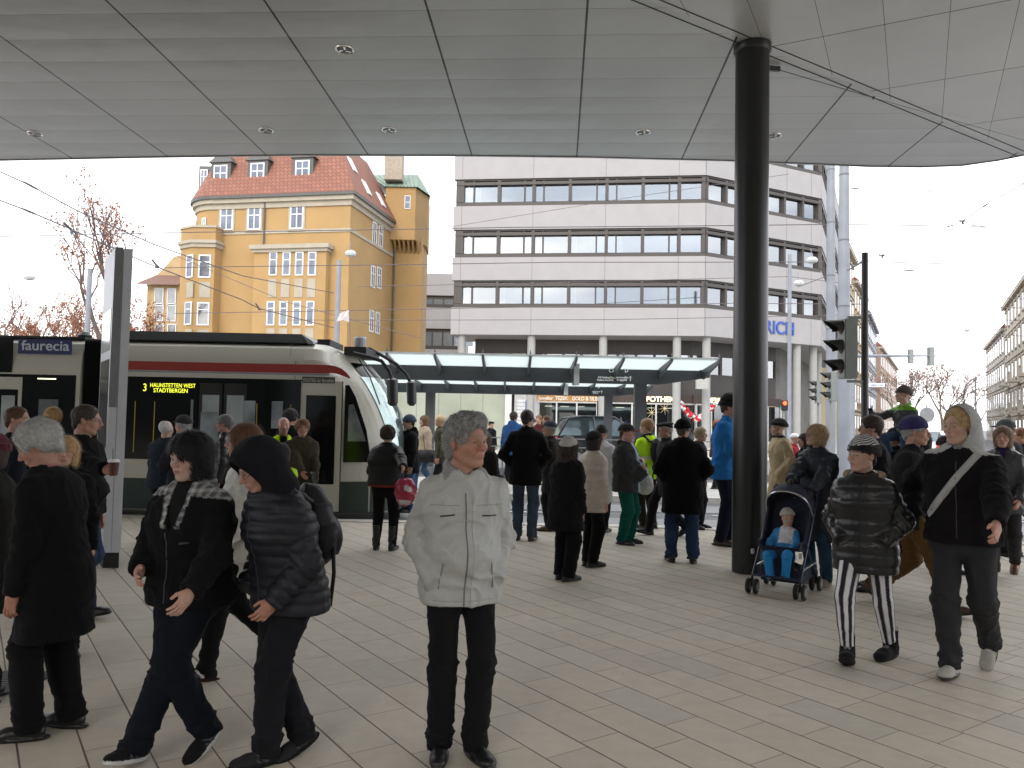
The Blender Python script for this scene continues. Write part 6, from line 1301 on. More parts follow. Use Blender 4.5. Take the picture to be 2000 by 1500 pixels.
PEOPLE = []
def person(label, foot, top, face, group=None, **s):
    """foot=(px,py) ground point under the body, top = picture row of the top of head or hat, face: 0 towards camera, 90 to the right, 180 away"""
    b = s.get('bulk', 1.0); fem = s.get('fem', 0)
    if 'at' in s: loc = Vector(s['at'])
    elif foot[1] is None:
        loc = P(foot[0], 900, foot[2]); loc.z = foot[3] if len(foot) > 3 else 0
    else: loc = G(*foot)
    scl = s.get('sc', (P(foot[0], top, loc.y).z - loc.z) / 1.765 * s.get('hf', 1.0))
    rz_ = math.pi + R(face)
    def tolocal(w): w = w - loc; c, n_ = math.cos(-rz_), math.sin(-rz_); return A3((w.x * c - w.y * n_, w.x * n_ + w.y * c, w.z)) / scl
    if 'arms' in s:
        s['arms'] = tuple((tolocal(P(a[1], a[2], a[3])),) + tuple(a[4:]) if isinstance(a, tuple) and isinstance(a[0], str) else a for a in s['arms'])
    if isinstance(s.get('legs'), list) and isinstance(s['legs'][0][0], str):
        ll = []
        for q in s['legs']:
            g_ = tolocal(G(q[1], q[2])); ll.append((g_[0], g_[1], q[3], q[4], q[5]))
        s['legs'] = ll
    J = make_pose(s)
    hat = s.get('hat'); hair = s.get('hair', dict(kind='short', c=(.05, .035, .025)))
    tp = J.hc[2] + J.hs * (.118 + (.02 if hat else .008)) + (J.HR[2, 1] * .02)
    if 'sc' not in s: scl = (P(foot[0], top, (loc + Vector((0, 0, 0))).y).z - loc.z) / tp
    dist = loc.length; near = dist < 6.2
    res = s.get('res', .0095 if dist < 4.6 else (.011 if dist < 6.5 else (.014 if dist < 9.5 else (.018 if dist < 14 else .026))))
    hres = s.get('hres', .0026 if dist < 4.8 else (.0032 if dist < 6.5 else (.0042 if dist < 9.5 else (.006 if dist < 14 else .010))))
    root = empty('person', loc, label, s.get('cat', 'person'), group, rz=math.pi + R(face), s=scl)
    J.root = root; J.scl = scl; J.loc = loc; seed = abs(hash(label)) % 97 if False else sum(map(ord, label)) % 97
    # ---- skin: head, neck, hands and the hidden frame in one mesh
    hf = head_sdf(s); HR, hc, hs = J.HR, J.hc, J.hs
    nbl = (HR.T @ (J.nb - J.sp * .05 - hc)) / hs
    nr = .053 + s.get('fat', 0) * .6 - .008 * fem
    def hf2(P): return smin(hf(P), cap(P, (0, -.022, -.045), nbl, nr / 1.0, nr * 1.12), .018)
    lo = np.minimum(A3((-.10, -.13, -.13)), nbl - .07); hi = np.maximum(A3((.10, .135, .13)), nbl + .07)
    V, Fq = surfnet(hf2, lo, hi, hres); g, l = grad(hf2, V, .001); V = V - g * np.clip(hf2(pv(V)) / np.maximum(l, .3), -hres * .6, hres * .6)[:, None]
    C = head_colour(V, s)
    if s.get('old'): V = V + g * ((ridged(V, 60, 60, 160, 3) - .6) * .0009)[:, None]
    extra = []
    if dist < 10:
        for sx in (-1, 1):
            ev, ef = sphere_np((0, 0, 0), .0118); gz = R(s.get('gaze', 0)); gp = R(s.get('gazep', 0)); d0 = A3((math.sin(gz), math.cos(gz) * math.cos(gp), math.sin(gp)))
            q = nrm(d0); dt = (ev / .0118) @ q; cc = np.tile(A3((.55, .50, .47)), (len(ev), 1)); ic = A3(s.get('iris', (.10, .13, .15)))
            cc[dt > .86] = ic; cc[dt > .965] = .01; ev = ev + A3((sx * .031, .0745, -.001)); extra.append(((ev * hs) @ HR.T + hc, ef, cc))
    V = (V * hs) @ HR.T + hc
    skin = A3(s.get('skin', (.46, .27, .19)))
    for i in (0, 1):
        if J.hk[i] and not s.get('gloves_only'):
            sg = -1 if i == 0 else 1; yv = nrm(J.wr[i] - J.el[i])
            if 'hdir' in s and s['hdir'][i] is not None: yv = nrm(s['hdir'][i])
            pn = A3(s['palm'][i]) if 'palm' in s and s['palm'][i] is not None else A3((sg * 1.0, .25, 0))   # back of hand direction
            zv = nrm(pn - yv * pn.dot(yv)); xv = np.cross(yv, zv)
            # thumb side: forward for a hanging hand
            tsg = 1 if xv.dot(A3((0, 1, .3)) if abs(yv[2]) > .5 else A3((-sg, 0, .6))) > 0 else -1
            hr_ = max(.0032, hres * .9) if dist < 9.5 else .007
            hfn = hand_sdf(J.hk[i], tsg); HV, HF = surfnet(hfn, (-.085, -.06, -.10), (.085, .19, .05), hr_)
            gg, ll = grad(hfn, HV, .001); HV = HV - gg * np.clip(hfn(pv(HV)), -hr_ * .5, hr_ * .5)[:, None]
            M_ = np.stack([xv, yv, zv], 1); hsz = s.get('handscale', .95 - .08 * fem)
            hc_ = s['glove'] if 'glove' in s else skin * A3((1.0, .86, .82))
            extra.append(((HV * hsz) @ M_.T + J.wr[i] + yv * .012, HF, hc_))
    if not s.get('nohid'):
        tf = torso_sdf(J, b, -.035); lf = leg_sdf(J, -.022, .95, bottom=0); a0, a1 = arm_sdf(J, 0, -.018), arm_sdf(J, 1, -.018)
        hid = lambda P: smin(smin(smin(tf(P), lf(P), .02), a0(P), .02), a1(P), .02)
        lo, hi = bbox(J, J.sh + J.el + J.wr + J.kn + J.an + [J.pel, J.nb], .13)
        HV, HF = surfnet(hid, lo, hi, .034); extra.append((HV, HF, skin))
    np_mesh('body', V, Fq, C, MAT_SKIN, root, extra)
    # ---- trousers
    tr = s.get('tr', dict(c=(.012, .012, .014)))
    t = tr.get('t', .012); lf = leg_sdf(J, t, b * .5 + .5, tr.get('flare', .004), tr.get('bottom'))
    lo, hi = bbox(J, J.hip + J.kn + J.an + [J.pel + A3((0, 0, .06))], .15 + t + .06 * (b - 1))
    kz = [k[2] for k in J.kn]
    def tdisp(V, g):
        near_k = sum(np.exp(-((V[:, 2] - k) / .08)**2) for k in kz) * .5; near_a = np.exp(-((V[:, 2] - .13) / .10)**2)
        a = tr.get('fold', .009); return ((crease(V, 9, 9, 24, seed, 2.5) - .35) * (near_k * .9 + near_a * 1.2 + .15) * 1.3 + (crease(V, 14, 14, 5, seed + 5, 2.5) - .35) * .7) * a
    tc_ = A3(tr['c'])
    def tcol(V, g):
        C = np.tile(tc_, (len(V), 1))
        if tr.get('pat') == 'denim':
            fade = np.clip(ridged(V, 5, 5, 3, 4) - .45, 0, 1) * .9; C = C * (1 + fade[:, None])
        if tr.get('pat') == 'stripe':
            out = np.zeros(len(V))
            dl = []
            for i in (0, 1):
                a, k, n_ = J.hip[i], J.kn[i], J.an[i]; tt = np.clip((a[2] - V[:, 2]) / (a[2] - k[2]), 0, 1)[:, None]; t2 = np.clip((k[2] - V[:, 2]) / (k[2] - n_[2]), 0, 1)[:, None]
                c_ = np.where(V[:, 2:3] > k[2], a + (k - a) * tt, k + (n_ - k) * t2); dl.append(V - c_)
            use = (np.linalg.norm(dl[0][:, :2], axis=1) < np.linalg.norm(dl[1][:, :2], axis=1))
            q = np.where(use[:, None], dl[0], dl[1]); ang = np.arctan2(q[:, 1], q[:, 0]); out = np.sin(ang * 7 + .6)
            wv = np.clip(out * 5 + .5, 0, 1)[:, None]; C = wv * A3((.72, .72, .76)) + (1 - wv) * A3((.02, .017, .024))
        return C
    add_mesh_part('trousers', lf, lo, hi, tr.get('res', res), root, FIN[tr.get('fin', 'cloth')], tcol, tdisp)
    # ---- shoes
    sh = s.get('sh', dict(c=(.012, .011, .011)))
    for i in (0, 1):
        x, y, z, pt, yw = J.feet[i]; an = J.an[i]; FR = rotm(R(yw) * 1, R(pt))
        if 'footR' in s: FR = s['footR'][i]
        bt = sh.get('boot', 0); ln_ = sh.get('len', 1.0)
        def ff(P):
            d = cap(P, (0, -.045, -.045), (0, .10 * ln_, -.050), .036, .040, (1, 0, 0), 1.0); d = smin(d, ell(P, (0, .145 * ln_, -.056), (.046, .062, .030)), .03)
            d = smin(d, cap(P, (0, -.028, -.03), (0, -.01, .0), .038, .040, (0, 1, 0), 1.15), .03)
            if bt: d = smin(d, cap(P, (0, -.015, -.02), (0, -.015, bt), .044, .046), .02); d = smax(d, P[2] - bt, .004)
            else: d = smax(d, P[2] - .012, .006)
            so_ = smax(ell(P, (0, .052, -.07), (.050, .165 * (.5 + .5 * ln_), .030)), P[2] + .062, .003)
            return smax(smin(d, so_, .004), -(P[2] + .085), .003)
        sc1 = A3(sh['c']); so1 = A3(sh.get('sole', (.01, .01, .01)))
        def fcol(V, g):
            C = np.tile(sc1, (len(V), 1)); C[V[:, 2] < -.062] = so1
            if 'mark' in sh:
                m = (np.abs((V[:, 1] - .03) * .8 - (V[:, 2] + .04) * 1.0) % .03 < .012) & (np.abs(V[:, 1] - .04) < .035) & (V[:, 2] < -.01) & (V[:, 2] > -.058) & (np.abs(V[:, 0]) > .02); C[m] = A3(sh['mark'])
            if 'lace' in sh:
                m = (np.abs(V[:, 0]) < .018) & (V[:, 1] > .02) & (V[:, 1] < .10) & ((V[:, 1] * 100) % 1.6 < .8) & (V[:, 2] > -.045); C[m] = A3(sh['lace'])
            if bt and 'rim' in sh: C[V[:, 2] > bt - .018] = A3(sh['rim'])
            return C
        rs = max(.0045, res * .62) if dist < 10 else .012
        add_mesh_part('shoe', ff, (-.075, -.12, -.095), (.075, .24, max(.03, bt + .02)), rs, root, FIN[sh.get('fin', 'leather')], fcol, None, FR, an + A3((0, 0, .085 * (sh.get('size', 1) - 1))), sh.get('size', 1))
    # ---- jacket / coat
    jk = s['jk']; t = jk.get('t', .022); hem = jk.get('hem', .80); skirt = jk.get('skirt', hem < .72); belly = s.get('belly', 0)
    tf = torso_sdf(J, b, t, fem * .8, belly); arms = [arm_sdf(J, i, jk.get('ts', t * .75), b * .5 + .5, jk.get('cuff', .02 if J.hk[i] else .06)) for i in (0, 1)]
    fl = jk.get('flare', .02)
    bot = A3((J.pel[0], J.pel[1] + .0, hem - .05)); hemz = hem
    colh = jk.get('collar', .045); nb = J.nb
    up = nrm(J.hc - J.nb)
    def body_f(P):
        d = tf(P)
        if hem < J.pel[2] - .02: d = smin(d, cap(P, J.pel, bot, .115 * b + t, .115 * b + t + fl, J.pax, 1.38), .05)
        tilt = jk.get('hemt', 0)
        d = smax(d, (hemz + tilt * P[1]) - P[2], .010)
        return d
    def jf(P):
        d = body_f(P)
        if colh:
            c0 = nb - up * .02; c1 = nb + up * colh; q = cap(P, c0, c1, .080, .066 + .012 * jk.get('loose', 0))
            q = smax(q, (P[0] - c1[0]) * up[0] + (P[1] - c1[1]) * up[1] + (P[2] - c1[2]) * up[2], .006); d = smin(d, q, .02)
        if jk.get('hood') == 'down':
            hb = J.nb - J.fw * .085 + J.sp * .035; d = smin(d, cap(P, hb - J.ax * .05, hb + J.ax * .05, .045, .045), .03)
            d = smin(d, ell(P, J.nb - J.fw * .11 - J.sp * .05, (.10, .05, .085)), .03)
            d = smin(d, cap(P, hb - J.ax * .06, J.nb + J.fw * .055 - J.ax * .060 - J.sp * .01, .042, .026), .012); d = smin(d, cap(P, hb + J.ax * .06, J.nb + J.fw * .055 + J.ax * .060 - J.sp * .01, .042, .026), .012)
        if jk.get('v'):
            hw, dep, _c = jk['v']; d = smax(d, -cap(P, nb + J.fw * .135 + up * .04, nb + J.fw * (.165 + belly * .5) - J.sp * dep, hw + .03, .015, tuple(J.fw), 1.6), .006)
        if jk.get('furcollar'):
            for a in np.linspace(-2.2, 2.2, 9):
                pt_ = J.nb + J.fw * math.cos(a) * -.075 + J.ax * math.sin(a) * .095 - J.sp * .01; d = smin(d, ell(P, pt_, (.042,) * 3), .02)
        d = smax(d, -cap(P, nb + up * .0 + J.fw * .004, nb + up * .2 + J.fw * .004, jk.get('nh', .058), .078), .005)
        for i in (0, 1): d = smin(d, arms[i](P), .022)
        return d
    fin = jk.get('fin', 'cloth'); fo = jk.get('fold', .011)
    def jdisp(V, g):
        da = [arms[i](pv(V)) for i in (0, 1)]; db = body_f(pv(V)); ia = np.minimum(da[0], da[1]) < db - .002
        # coordinate along the sleeve
        sal = np.zeros(len(V)); nel = np.zeros(len(V))
        for i in (0, 1):
            m = ia & (da[i] <= da[1 - i]); q = V[m]; e = J.el[i]; u1 = nrm(e - J.sh[i]); u2 = nrm(J.wr[i] - e)
            up_ = (q - e) @ u1; lo__ = (q - e) @ u2; sal[m] = np.where(np.abs(up_) < np.abs(lo__), up_, lo__); sal[m] = np.where(lo__ > 0, lo__, up_); nel[m] = np.exp(-(np.linalg.norm(q - e, axis=1) / .11)**2)
        if fin in ('puff', 'quilt') or jk.get('quilt'):
            qs = jk.get('quilt', .075); cz = np.where(ia, sal, V[:, 2] + .25 * (vnoise(V[:, 0] * 5, V[:, 1] * 5, V[:, 2] * 3) - .5) * .1)
            d = (np.abs(np.sin(np.pi * cz / qs))**.6 - .6) * jk.get('qa', .010) + (ridged(V, 24, 24, 24, seed) - .5) * .004
        else:
            d = ((crease(V, 8, 8, 12, seed) - .3) * 1.0 + (crease(V, 17, 17, 11, seed + 9) - .3) * .5 + (vnoise(V[:, 0] * 7, V[:, 1] * 7, V[:, 2] * 5) - .5) * .8) * fo
        w_ = (crease(np.stack([sal * 1, V[:, 0] * .5, V[:, 1] * .5], 1), 30, 22, 22, seed, 2.2) - .4) * 1.3
        d = d + ia * (nel * 1.3 + .35) * w_ * fo * .9
        # hem gather
        d = d * (1 - np.exp(-((V[:, 2] - hem) / .03)**2) * .4)
        return d
    jc = A3(jk['c'])
    def jcol(V, g):
        C = np.tile(jc, (len(V), 1)); q = V - J.nb; xx = q @ J.ax; yy = q @ J.fw; zz = q @ J.sp
        if jk.get('fn'): C = jk['fn'](V, C, xx, yy, zz, J, arms, body_f)
        if 'open' in jk:
            oc, wd, dep = jk['open']; m = (yy > .0) & (zz > -dep) & (np.abs(xx) < wd * (1 + zz / dep) + .01) & (zz < .08); C[m] = A3(oc)
        if 'hem_c' in jk: C[(V[:, 2] < hem + .03) & (np.minimum(arms[0](pv(V)), arms[1](pv(V))) > .01)] = A3(jk['hem_c'])
        return C
    lo, hi = bbox(J, J.sh + J.el + J.wr + [J.pel, J.nb + A3((0, 0, .06)), J.hc - A3((0, 0, .05)), A3((J.pel[0], J.pel[1], hem + .05))], .19 + t + .08 * (b - 1) + fl + belly)
    lo[2] = min(hem, min(J.wr[0][2], J.wr[1][2]) - .06) - .06
    jo = add_mesh_part(jk.get('name', 'jacket'), jf, lo, hi, res, root, FIN[fin if fin != 'quilt' else 'cloth'], jcol, jdisp)
    J.jf = jf; J.jo = jo
    if jk.get('v'):
        ti = torso_sdf(J, b, t - .016, fem * .8, belly); c_ = nb + J.fw * .07 - J.sp * .08
        shf = lambda P: smax(smin(smax(ti(P), ell(P, c_, (.12, .13, jk['v'][1] + .04)), .004), smax(cap(P, nb - up * .05, nb + up * .03, .068, .060), -cap(P, nb, nb + up * .2, .053, .053), .002), .01), -100 - P[2], .01)
        add_mesh_part('shirt', shf, c_ - .22, c_ + .22, max(res * .8, .007), root, MAT_CL, A3(jk['v'][2]))
    if s.get('zip'):
        zc, z0, z1 = s['zip']; detail_line(J, jo, 'zip', [(.0, z) for z in np.linspace(z0, z1, 26)], .0045, zc)
    # ---- hair
    def on_head(name, f, lo, hi, h, m, col, disp=None, ext=None): return add_mesh_part(name, f, lo, hi, h, root, m, col, disp, HR, hc, hs, ext)
    if hair:
        hk = hair['kind']; hcv = A3(hair['c']); hfn = hair_sdf(hair); am = hair.get('amp', .004); lo2 = hair.get('len', -.12) - .03
        gc = A3(hair.get('c2', hcv * 1.6))
        if hat and hk in ('short',): hh = max(.004, hres)
        else: hh = max(.0034, hres)
        f0 = hfn
        if hat:
            ctop = .05
            f0 = lambda P: smax(hfn(P), P[2] - ctop + .35 * P[1] * (-1), .01)
        if s.get('hood_up'):
            hoodf = None
        def hdisp(V, g):
            if hk in ('curly', 'perm', 'round'): return ((ridged(V, 42, 42, 42, seed) - .55) + (ridged(V, 85, 85, 85, seed + 3) - .55) * .5) * am * 2.2
            return ((ridged(V, 90, 90, 10, seed) - .55) + (ridged(V, 36, 36, 12, seed + 3) - .5) * 1.2) * am
        def hcol(V, g):
            n = ridged(V, 120, 120, 14 if hk not in ('curly', 'perm', 'round') else 90, seed)[:, None]; return hcv * (1 - n) + gc * n
        def hext(V, g):
            n = hair.get('n', 0)
            if not n: return None
            def flow(p, nn):
                q = np.zeros_like(p); q[:, 2] = -1; q[:, 1] = np.where(p[:, 1] > 0, .3, -.5) if hk != 'short' else -.7
                q[:, 0] = np.sign(p[:, 0]) * .4
                if hair.get('sweep'): q = q + A3(hair['sweep']) * np.clip((p[:, 1:2] + .03) * 14, 0, 1)
                return q - nn * (q * nn).sum(1)[:, None]
            return [strands(V, g, flow, n, hair.get('sl', .035), hair.get('sw', .0009), gc, hair.get('jit', .3), hair.get('curl', .2), seed)]
        on_head('hair', f0, (-.14, -.19, min(lo2, -.13)), (.14, .13, .165), hh, MAT_HAIR, hcol, hdisp, hext)
    if hat:
        hc2 = A3(hat['c']); hsf = hat_sdf(hat)
        def hcol(V, g):
            C = np.tile(hc2, (len(V), 1))
            if hat.get('fn'): C = hat['fn'](V, C)
            return C
        def hd(V, g):
            if hat['kind'] in ('beanie', 'cuff', 'beret'):
                ang = np.arctan2(V[:, 0], V[:, 1] + .02); return np.sin(ang * 44) * .0012 + (ridged(V, 30, 30, 18, seed) - .5) * .004
            return (ridged(V, 25, 25, 25, seed) - .5) * .003
        on_head('hat', hsf, (-.16, -.19, -.03), (.16, .22, .20), max(.0036, hres), FIN[hat.get('fin', 'knit')], hcol, hd)
    if s.get('hood_up'):
        on_head('hood', hood_up_sdf({}), (-.17, -.19, -.24), (.17, .16, .18), max(.005, hres * 1.6), FIN[s.get('hoodfin', 'cloth')], s['hood_up'], lambda V, g: (ridged(V, 16, 16, 10, seed) - .5) * .007)
    if s.get('glasses'):
        mb = MB()
        for sx in (-1, 1):
            c = [(sx * .031 + .0215 * math.cos(a), .096 - abs(math.cos(a)) * .0 - .004 * (math.cos(a) * sx > .5), -.002 + .0145 * math.sin(a)) for a in np.linspace(0, 2 * math.pi, 17)]
            mb.tube(c, .0013, 5, cap=False); mb.tube([(sx * .052, .094, .002), (sx * .076, .06, .004), (sx * .082, -.005, .002)], .0015, 5)
        mb.tube([(-.010, .098, .001), (0, .101, .004), (.010, .098, .001)], .0013, 5)
        V = (np.array(mb.v) * hs) @ HR.T + hc; me = bpy.data.meshes.new('glasses'); me.from_pydata(V.tolist(), [], mb.f); o = linkmesh('glasses', me, MAT_LENS); o.parent = root
    PEOPLE.append(J); return J
def detail_line(J, obj, name, xz, r, colr, side=1, m=None, lift=.5, width=None):
    """a narrow cord (zip, seam, strap) laid on the clothing surface; xz are (across, up) in the chest frame from the neck base, side=1 front, -1 back"""
    me = obj.data; bv = BVHTree.FromPolygons([v.co[:] for v in me.vertices], [p.vertices[:] for p in me.polygons])
    pts = []
    for q in xz:
        x, z = q[0], q[1]; sd = q[2] if len(q) > 2 else side
        o = J.nb + J.ax * x + J.sp * z + J.fw * .6 * sd; d = -J.fw * sd
        hit = bv.ray_cast(Vector(o), Vector(d))
        if hit[0] is not None: pts.append((hit[0] + hit[1] * r * lift, hit[1]))
    if len(pts) < 2: return None
    mt = m or FIN['nylon']
    if width is None:
        mb = MB().tube([p for p, n in pts], r, 6); V = np.array(mb.v); Fq = mb.f
    else:
        V = []; Fq = []
        for i, (p, n) in enumerate(pts):
            t = (pts[min(i + 1, len(pts) - 1)][0] - pts[max(i - 1, 0)][0]).normalized(); sdv = t.cross(n).normalized()
            V += [p - sdv * width + n * .001, p + sdv * width + n * .001, p + sdv * width - n * .012, p - sdv * width - n * .012]
        for i in range(len(pts) - 1):
            for k in range(4): a = i * 4 + k; bq = i * 4 + (k + 1) % 4; Fq.append((a, bq, bq + 4, a + 4))
        Fq.append((0, 1, 2, 3)); n0 = (len(pts) - 1) * 4; Fq.append((n0 + 3, n0 + 2, n0 + 1, n0)); V = np.array([tuple(v) for v in V])
    return np_mesh(name, V, np.zeros((0, 4)), None, mt, J.root, [(V, Fq, colr)]) if False else np_mesh(name, V, np.array([], int).reshape(0, 4), np.tile(A3(colr), (len(V), 1)), mt, J.root) if False else _np_any(name, V, Fq, colr, mt, J.root)
def _np_any(name, V, Fq, colr, m, root):
    me = bpy.data.meshes.new(name); me.from_pydata([tuple(v) for v in V], [], [tuple(f) for f in Fq])
    ca = me.color_attributes.new('Col', 'FLOAT_COLOR', 'POINT'); ca.data.foreach_set('color', np.tile(np.append(A3(colr), 1), (len(V), 1)).astype(np.float32).ravel())
    o = linkmesh(name, me, m, None, True); o.parent = root; return o
def blob(name, J, f, lo, hi, h, colr, fin='cloth', disp=None, parent='root'):
    return add_mesh_part(name, f, lo, hi, h, J.root if parent == 'root' else parent, FIN[fin], colr, disp)
# ================================================================= the people, nearest first
BLK = (.007, .007, .008); BL2 = (.010, .010, .012); NAVY = (.012, .016, .034); JEAN = (.022, .036, .070); DJ = (.014, .020, .036)
GREYH = (.42, .42, .41)
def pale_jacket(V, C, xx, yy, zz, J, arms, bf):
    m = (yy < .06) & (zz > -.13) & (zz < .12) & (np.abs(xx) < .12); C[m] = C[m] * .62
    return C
J = person('grey-haired man in pale grey zip jacket, hands in pockets, standing alone in the foreground',
           (893, 1476), 808, 14, hs=1.14, bulk=1.10, belly=.045, lean=1, fat=.006, jaw=1.15, nose=1.15, old=1, ruddy=1.5, skin=(.40, .215, .15), brow=(.26, .22, .19), shw=.166,
           arms=((A3((-.168, .095, .945)), None, (-.45, -.9, -.1)), (A3((.168, .095, .945)), None, (.45, -.9, -.1))), head=(32, -2, 2), gaze=12, neck=.138, legs=[(-.088, .02, 0, 0, 14), (.088, -.03, 0, 0, -12)],
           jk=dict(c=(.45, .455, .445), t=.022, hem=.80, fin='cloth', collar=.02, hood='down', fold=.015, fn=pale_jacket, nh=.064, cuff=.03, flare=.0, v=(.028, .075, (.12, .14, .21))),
           tr=dict(c=(.009, .009, .011), t=.008, fold=.012, flare=.016), sh=dict(c=(.010, .010, .011)),
           hair=dict(kind='curly', c=(.20, .20, .195), c2=(.31, .31, .305), t=.007, amp=.010, n=6500, sl=.022, sw=.0012, jit=.5, curl=1.2))
DK = (.035, .034, .034)
detail_line(J, J.jo, 'zip', [(.012, z) for z in np.linspace(-.09, -.70, 34)], .0036, (.16, .16, .16))
detail_line(J, J.jo, 'placket', [(-.020, z) for z in np.linspace(-.10, -.70, 30)], .0016, (.33, .33, .32))
detail_line(J, J.jo, 'chest_pocket', [(x, -.205 + (x + .15) * .02) for x in np.linspace(-.155, -.075, 9)], .0036, DK)
detail_line(J, J.jo, 'chest_pocket', [(x, -.195 - (x - .07) * .15) for x in np.linspace(.07, .14, 9)], .0036, DK)
detail_line(J, J.jo, 'yoke_seam', [(x, -.150) for x in np.linspace(-.20, -.035, 12)], .0018, (.30, .30, .29))
detail_line(J, J.jo, 'yoke_seam', [(x, -.150) for x in np.linspace(.045, .19, 12)], .0018, (.30, .30, .29))
detail_line(J, J.jo, 'hem_seam', [(x, -.635) for x in np.linspace(-.16, .16, 24)], .0018, (.33, .33, .32))
for sx in (-1, 1):
    detail_line(J, J.jo, 'pocket_welt', [(sx * .125, -.44), (sx * .132, -.50), (sx * .138, -.54), (sx * .140, -.575)], .003, (.24, .24, .23))

# white-haired man at the left edge, seen from behind
J = person('white-haired man in long black coat looking down, seen from behind at left', (98, 1432), 828, -92, hf=1.04, hs=1.06, bulk=1.08, lean=8, hunch=.03,
           skin=(.42, .24, .18), old=1, ruddy=1.4, head=(20, -30, 0), arms=('side', 'side'), legs=[(-.10, .06, 0, 0, 14), (.10, -.06, 0, 0, -8)],
           jk=dict(c=BLK, t=.032, hem=.56, fin='cloth', collar=.03, fold=.010, flare=.035, v=(.02, .06, (.42, .16, .18))), tr=dict(c=BLK, t=.024), sh=dict(c=(.008, .008, .008)),
           hair=dict(kind='short', c=(.40, .40, .39), c2=(.52, .52, .50), t=.018, line=.02, amp=.007, n=4500, sl=.04, sw=.0011, jit=.25))
detail_line(J, J.jo, 'shirt_collar', [(x, .045 - abs(x) * .1, -1) for x in np.linspace(-.05, .05, 9)], .009, (.40, .15, .17))
# maroon hat at the very edge
person('person in maroon knit hat and dark coat, cut off by the left edge', (-28, 1370), 842, -60, fem=1, arms=('front', 'side'), jk=dict(c=(.018, .017, .016), t=.03, hem=.60, fold=.01),
       tr=dict(c=BLK), hat=dict(kind='beanie', c=(.085, .012, .022)), hair=dict(kind='bob', c=(.03, .02, .018)))
# goatee man with a paper cup
J = person('bearded man in glasses and black jacket holding a paper cup beside the grey pylon', (140, 1200), 790, 84, bulk=1.22, belly=.05, fat=.008, hs=1.06, skin=(.42, .25, .18), brow=(.03, .02, .018),
           arms=('side', ('px', 214, 922, 6.25, 'grip', (.6, -.2, -.9))), head=(22, -4, 0), glasses=1, beard=((.03, .02, .015), .85, 'goatee'), legs='walk', stride=.35, palm=(None, A3((.9, .3, .2))),
           jk=dict(c=BLK, t=.026, hem=.82, fin='cloth', collar=.05, fold=.012), tr=dict(c=JEAN, pat='denim', t=.02), hair=dict(kind='short', c=(.03, .022, .018), c2=(.06, .05, .04), t=.005, line=.015, n=1500, sl=.012))
GOATEE = J
# blonde woman whose face shows between
person('blonde woman whose face shows between the white-haired man and the cup holder', (126, None, 5.6), 852, 30, fem=1, head=(-8, 0, 4), skin=(.50, .31, .23), brow=(.20, .12, .06), lips=(.48, .15, .15),
       jk=dict(c=BLK, t=.02, hem=.75), hair=dict(kind='bob', c=(.30, .17, .07), c2=(.55, .36, .17), t=.012, line=.03, n=1800, sl=.06, part=.015))
# black-haired girl, walking left
def plaid_hood(V, C, xx, yy, zz, J, arms, bf):
    m = (zz > -.055 + .25 * np.maximum(yy, 0)) & (np.minimum(arms[0](pv(V)), arms[1](pv(V))) > -.005) & (yy > -.11)
    m |= (yy > .03) & (zz > -.20) & (np.abs(np.abs(xx) - .045 - .10 * (zz + .20)) < .013)
    a = (np.sin(V[:, 0] * 150) > .2).astype(float); b_ = (np.sin(V[:, 2] * 150) > .2).astype(float); k = (.10 + .30 * a * .6 + .28 * b_ * .6)[:, None]; C[m] = (np.ones((len(V), 3)) * k)[m]; return C
J = person('black-haired person in black fleece jacket with plaid grey hood, walking left', (360, 1462), 846, -14, fem=.3, hs=1.08, bulk=1.22, skin=(.50, .34, .28), brow=(.03, .02, .02), lips=(.42, .17, .16), liner=.8, lean=2,
           head=(-8, -4, 4), gaze=-14, legs=[('px', 262, 1492, 0, 16, 0), ('px', 400, 1470, .05, -22, 0)],
           arms=(('px', 372, 1160, 3.78, 'relaxed', (-.4, -.9, 0)), ('px', 276, 1116, 4.0, 'relaxed', (.6, -.9, 0))),
           jk=dict(c=BLK, t=.034, hem=.80, fin='cloth', collar=.03, hood='down', fold=.012, v=(.045, .20, (.012, .012, .013)), fn=plaid_hood, flare=.0, cuff=.0), tr=dict(c=(.007, .009, .014), t=.020, fold=.014),
           sh=dict(c=(.012, .012, .013), sole=(.62, .62, .62), mark=(.13, .14, .16), fin='cloth'),
           hair=dict(kind='bob', c=(.010, .009, .012), c2=(.018, .017, .020), t=.015, line=.004, len=-.105, part=.028, n=3200, sl=.045, sw=.0016, jit=.10, amp=.005))
_hc = J.hc
detail_line(J, J.jo, 'zip', [(.03, z) for z in np.linspace(-.22, -.60, 16)], .003, (.08, .08, .085))
detail_line(J, J.jo, 'chest_print', [(-.10, -.27), (-.075, -.272), (-.05, -.276)], .006, (.05, .05, .055))
# hooded boy with rucksack
J = person('boy in dark hood and padded jacket with black rucksack, walking left head down', (556, 1468), 868, -44, hf=1.03, hs=1.06, bulk=1.22, skin=(.42, .25, .19), lips=(.42, .17, .14), lean=13, hunch=.05,
           head=(-4, -26, 0), glasses=1, hood_up=(.010, .010, .013), hoodfin='cloth', legs=[('px', 520, 1492, 0, 6, 0), ('px', 588, 1470, .03, -14, 8)],
           arms=((A3((-.17, .19, .90)), 'relaxed', (-.6, -.9, -.1)), (A3((.18, .16, .92)), None, (.6, -.9, -.1))),
           jk=dict(c=(.013, .014, .020), t=.040, hem=.80, fin='puff', collar=.04, quilt=.062, qa=.012, fold=.008, cuff=.02), tr=dict(c=(.012, .012, .015), t=.020, fold=.014),
           sh=dict(c=(.025, .025, .027), sole=(.012, .012, .012), mark=(.10, .10, .10), fin='cloth'), hair=dict(kind='short', c=(.05, .03, .02), t=.008))
BOY = J
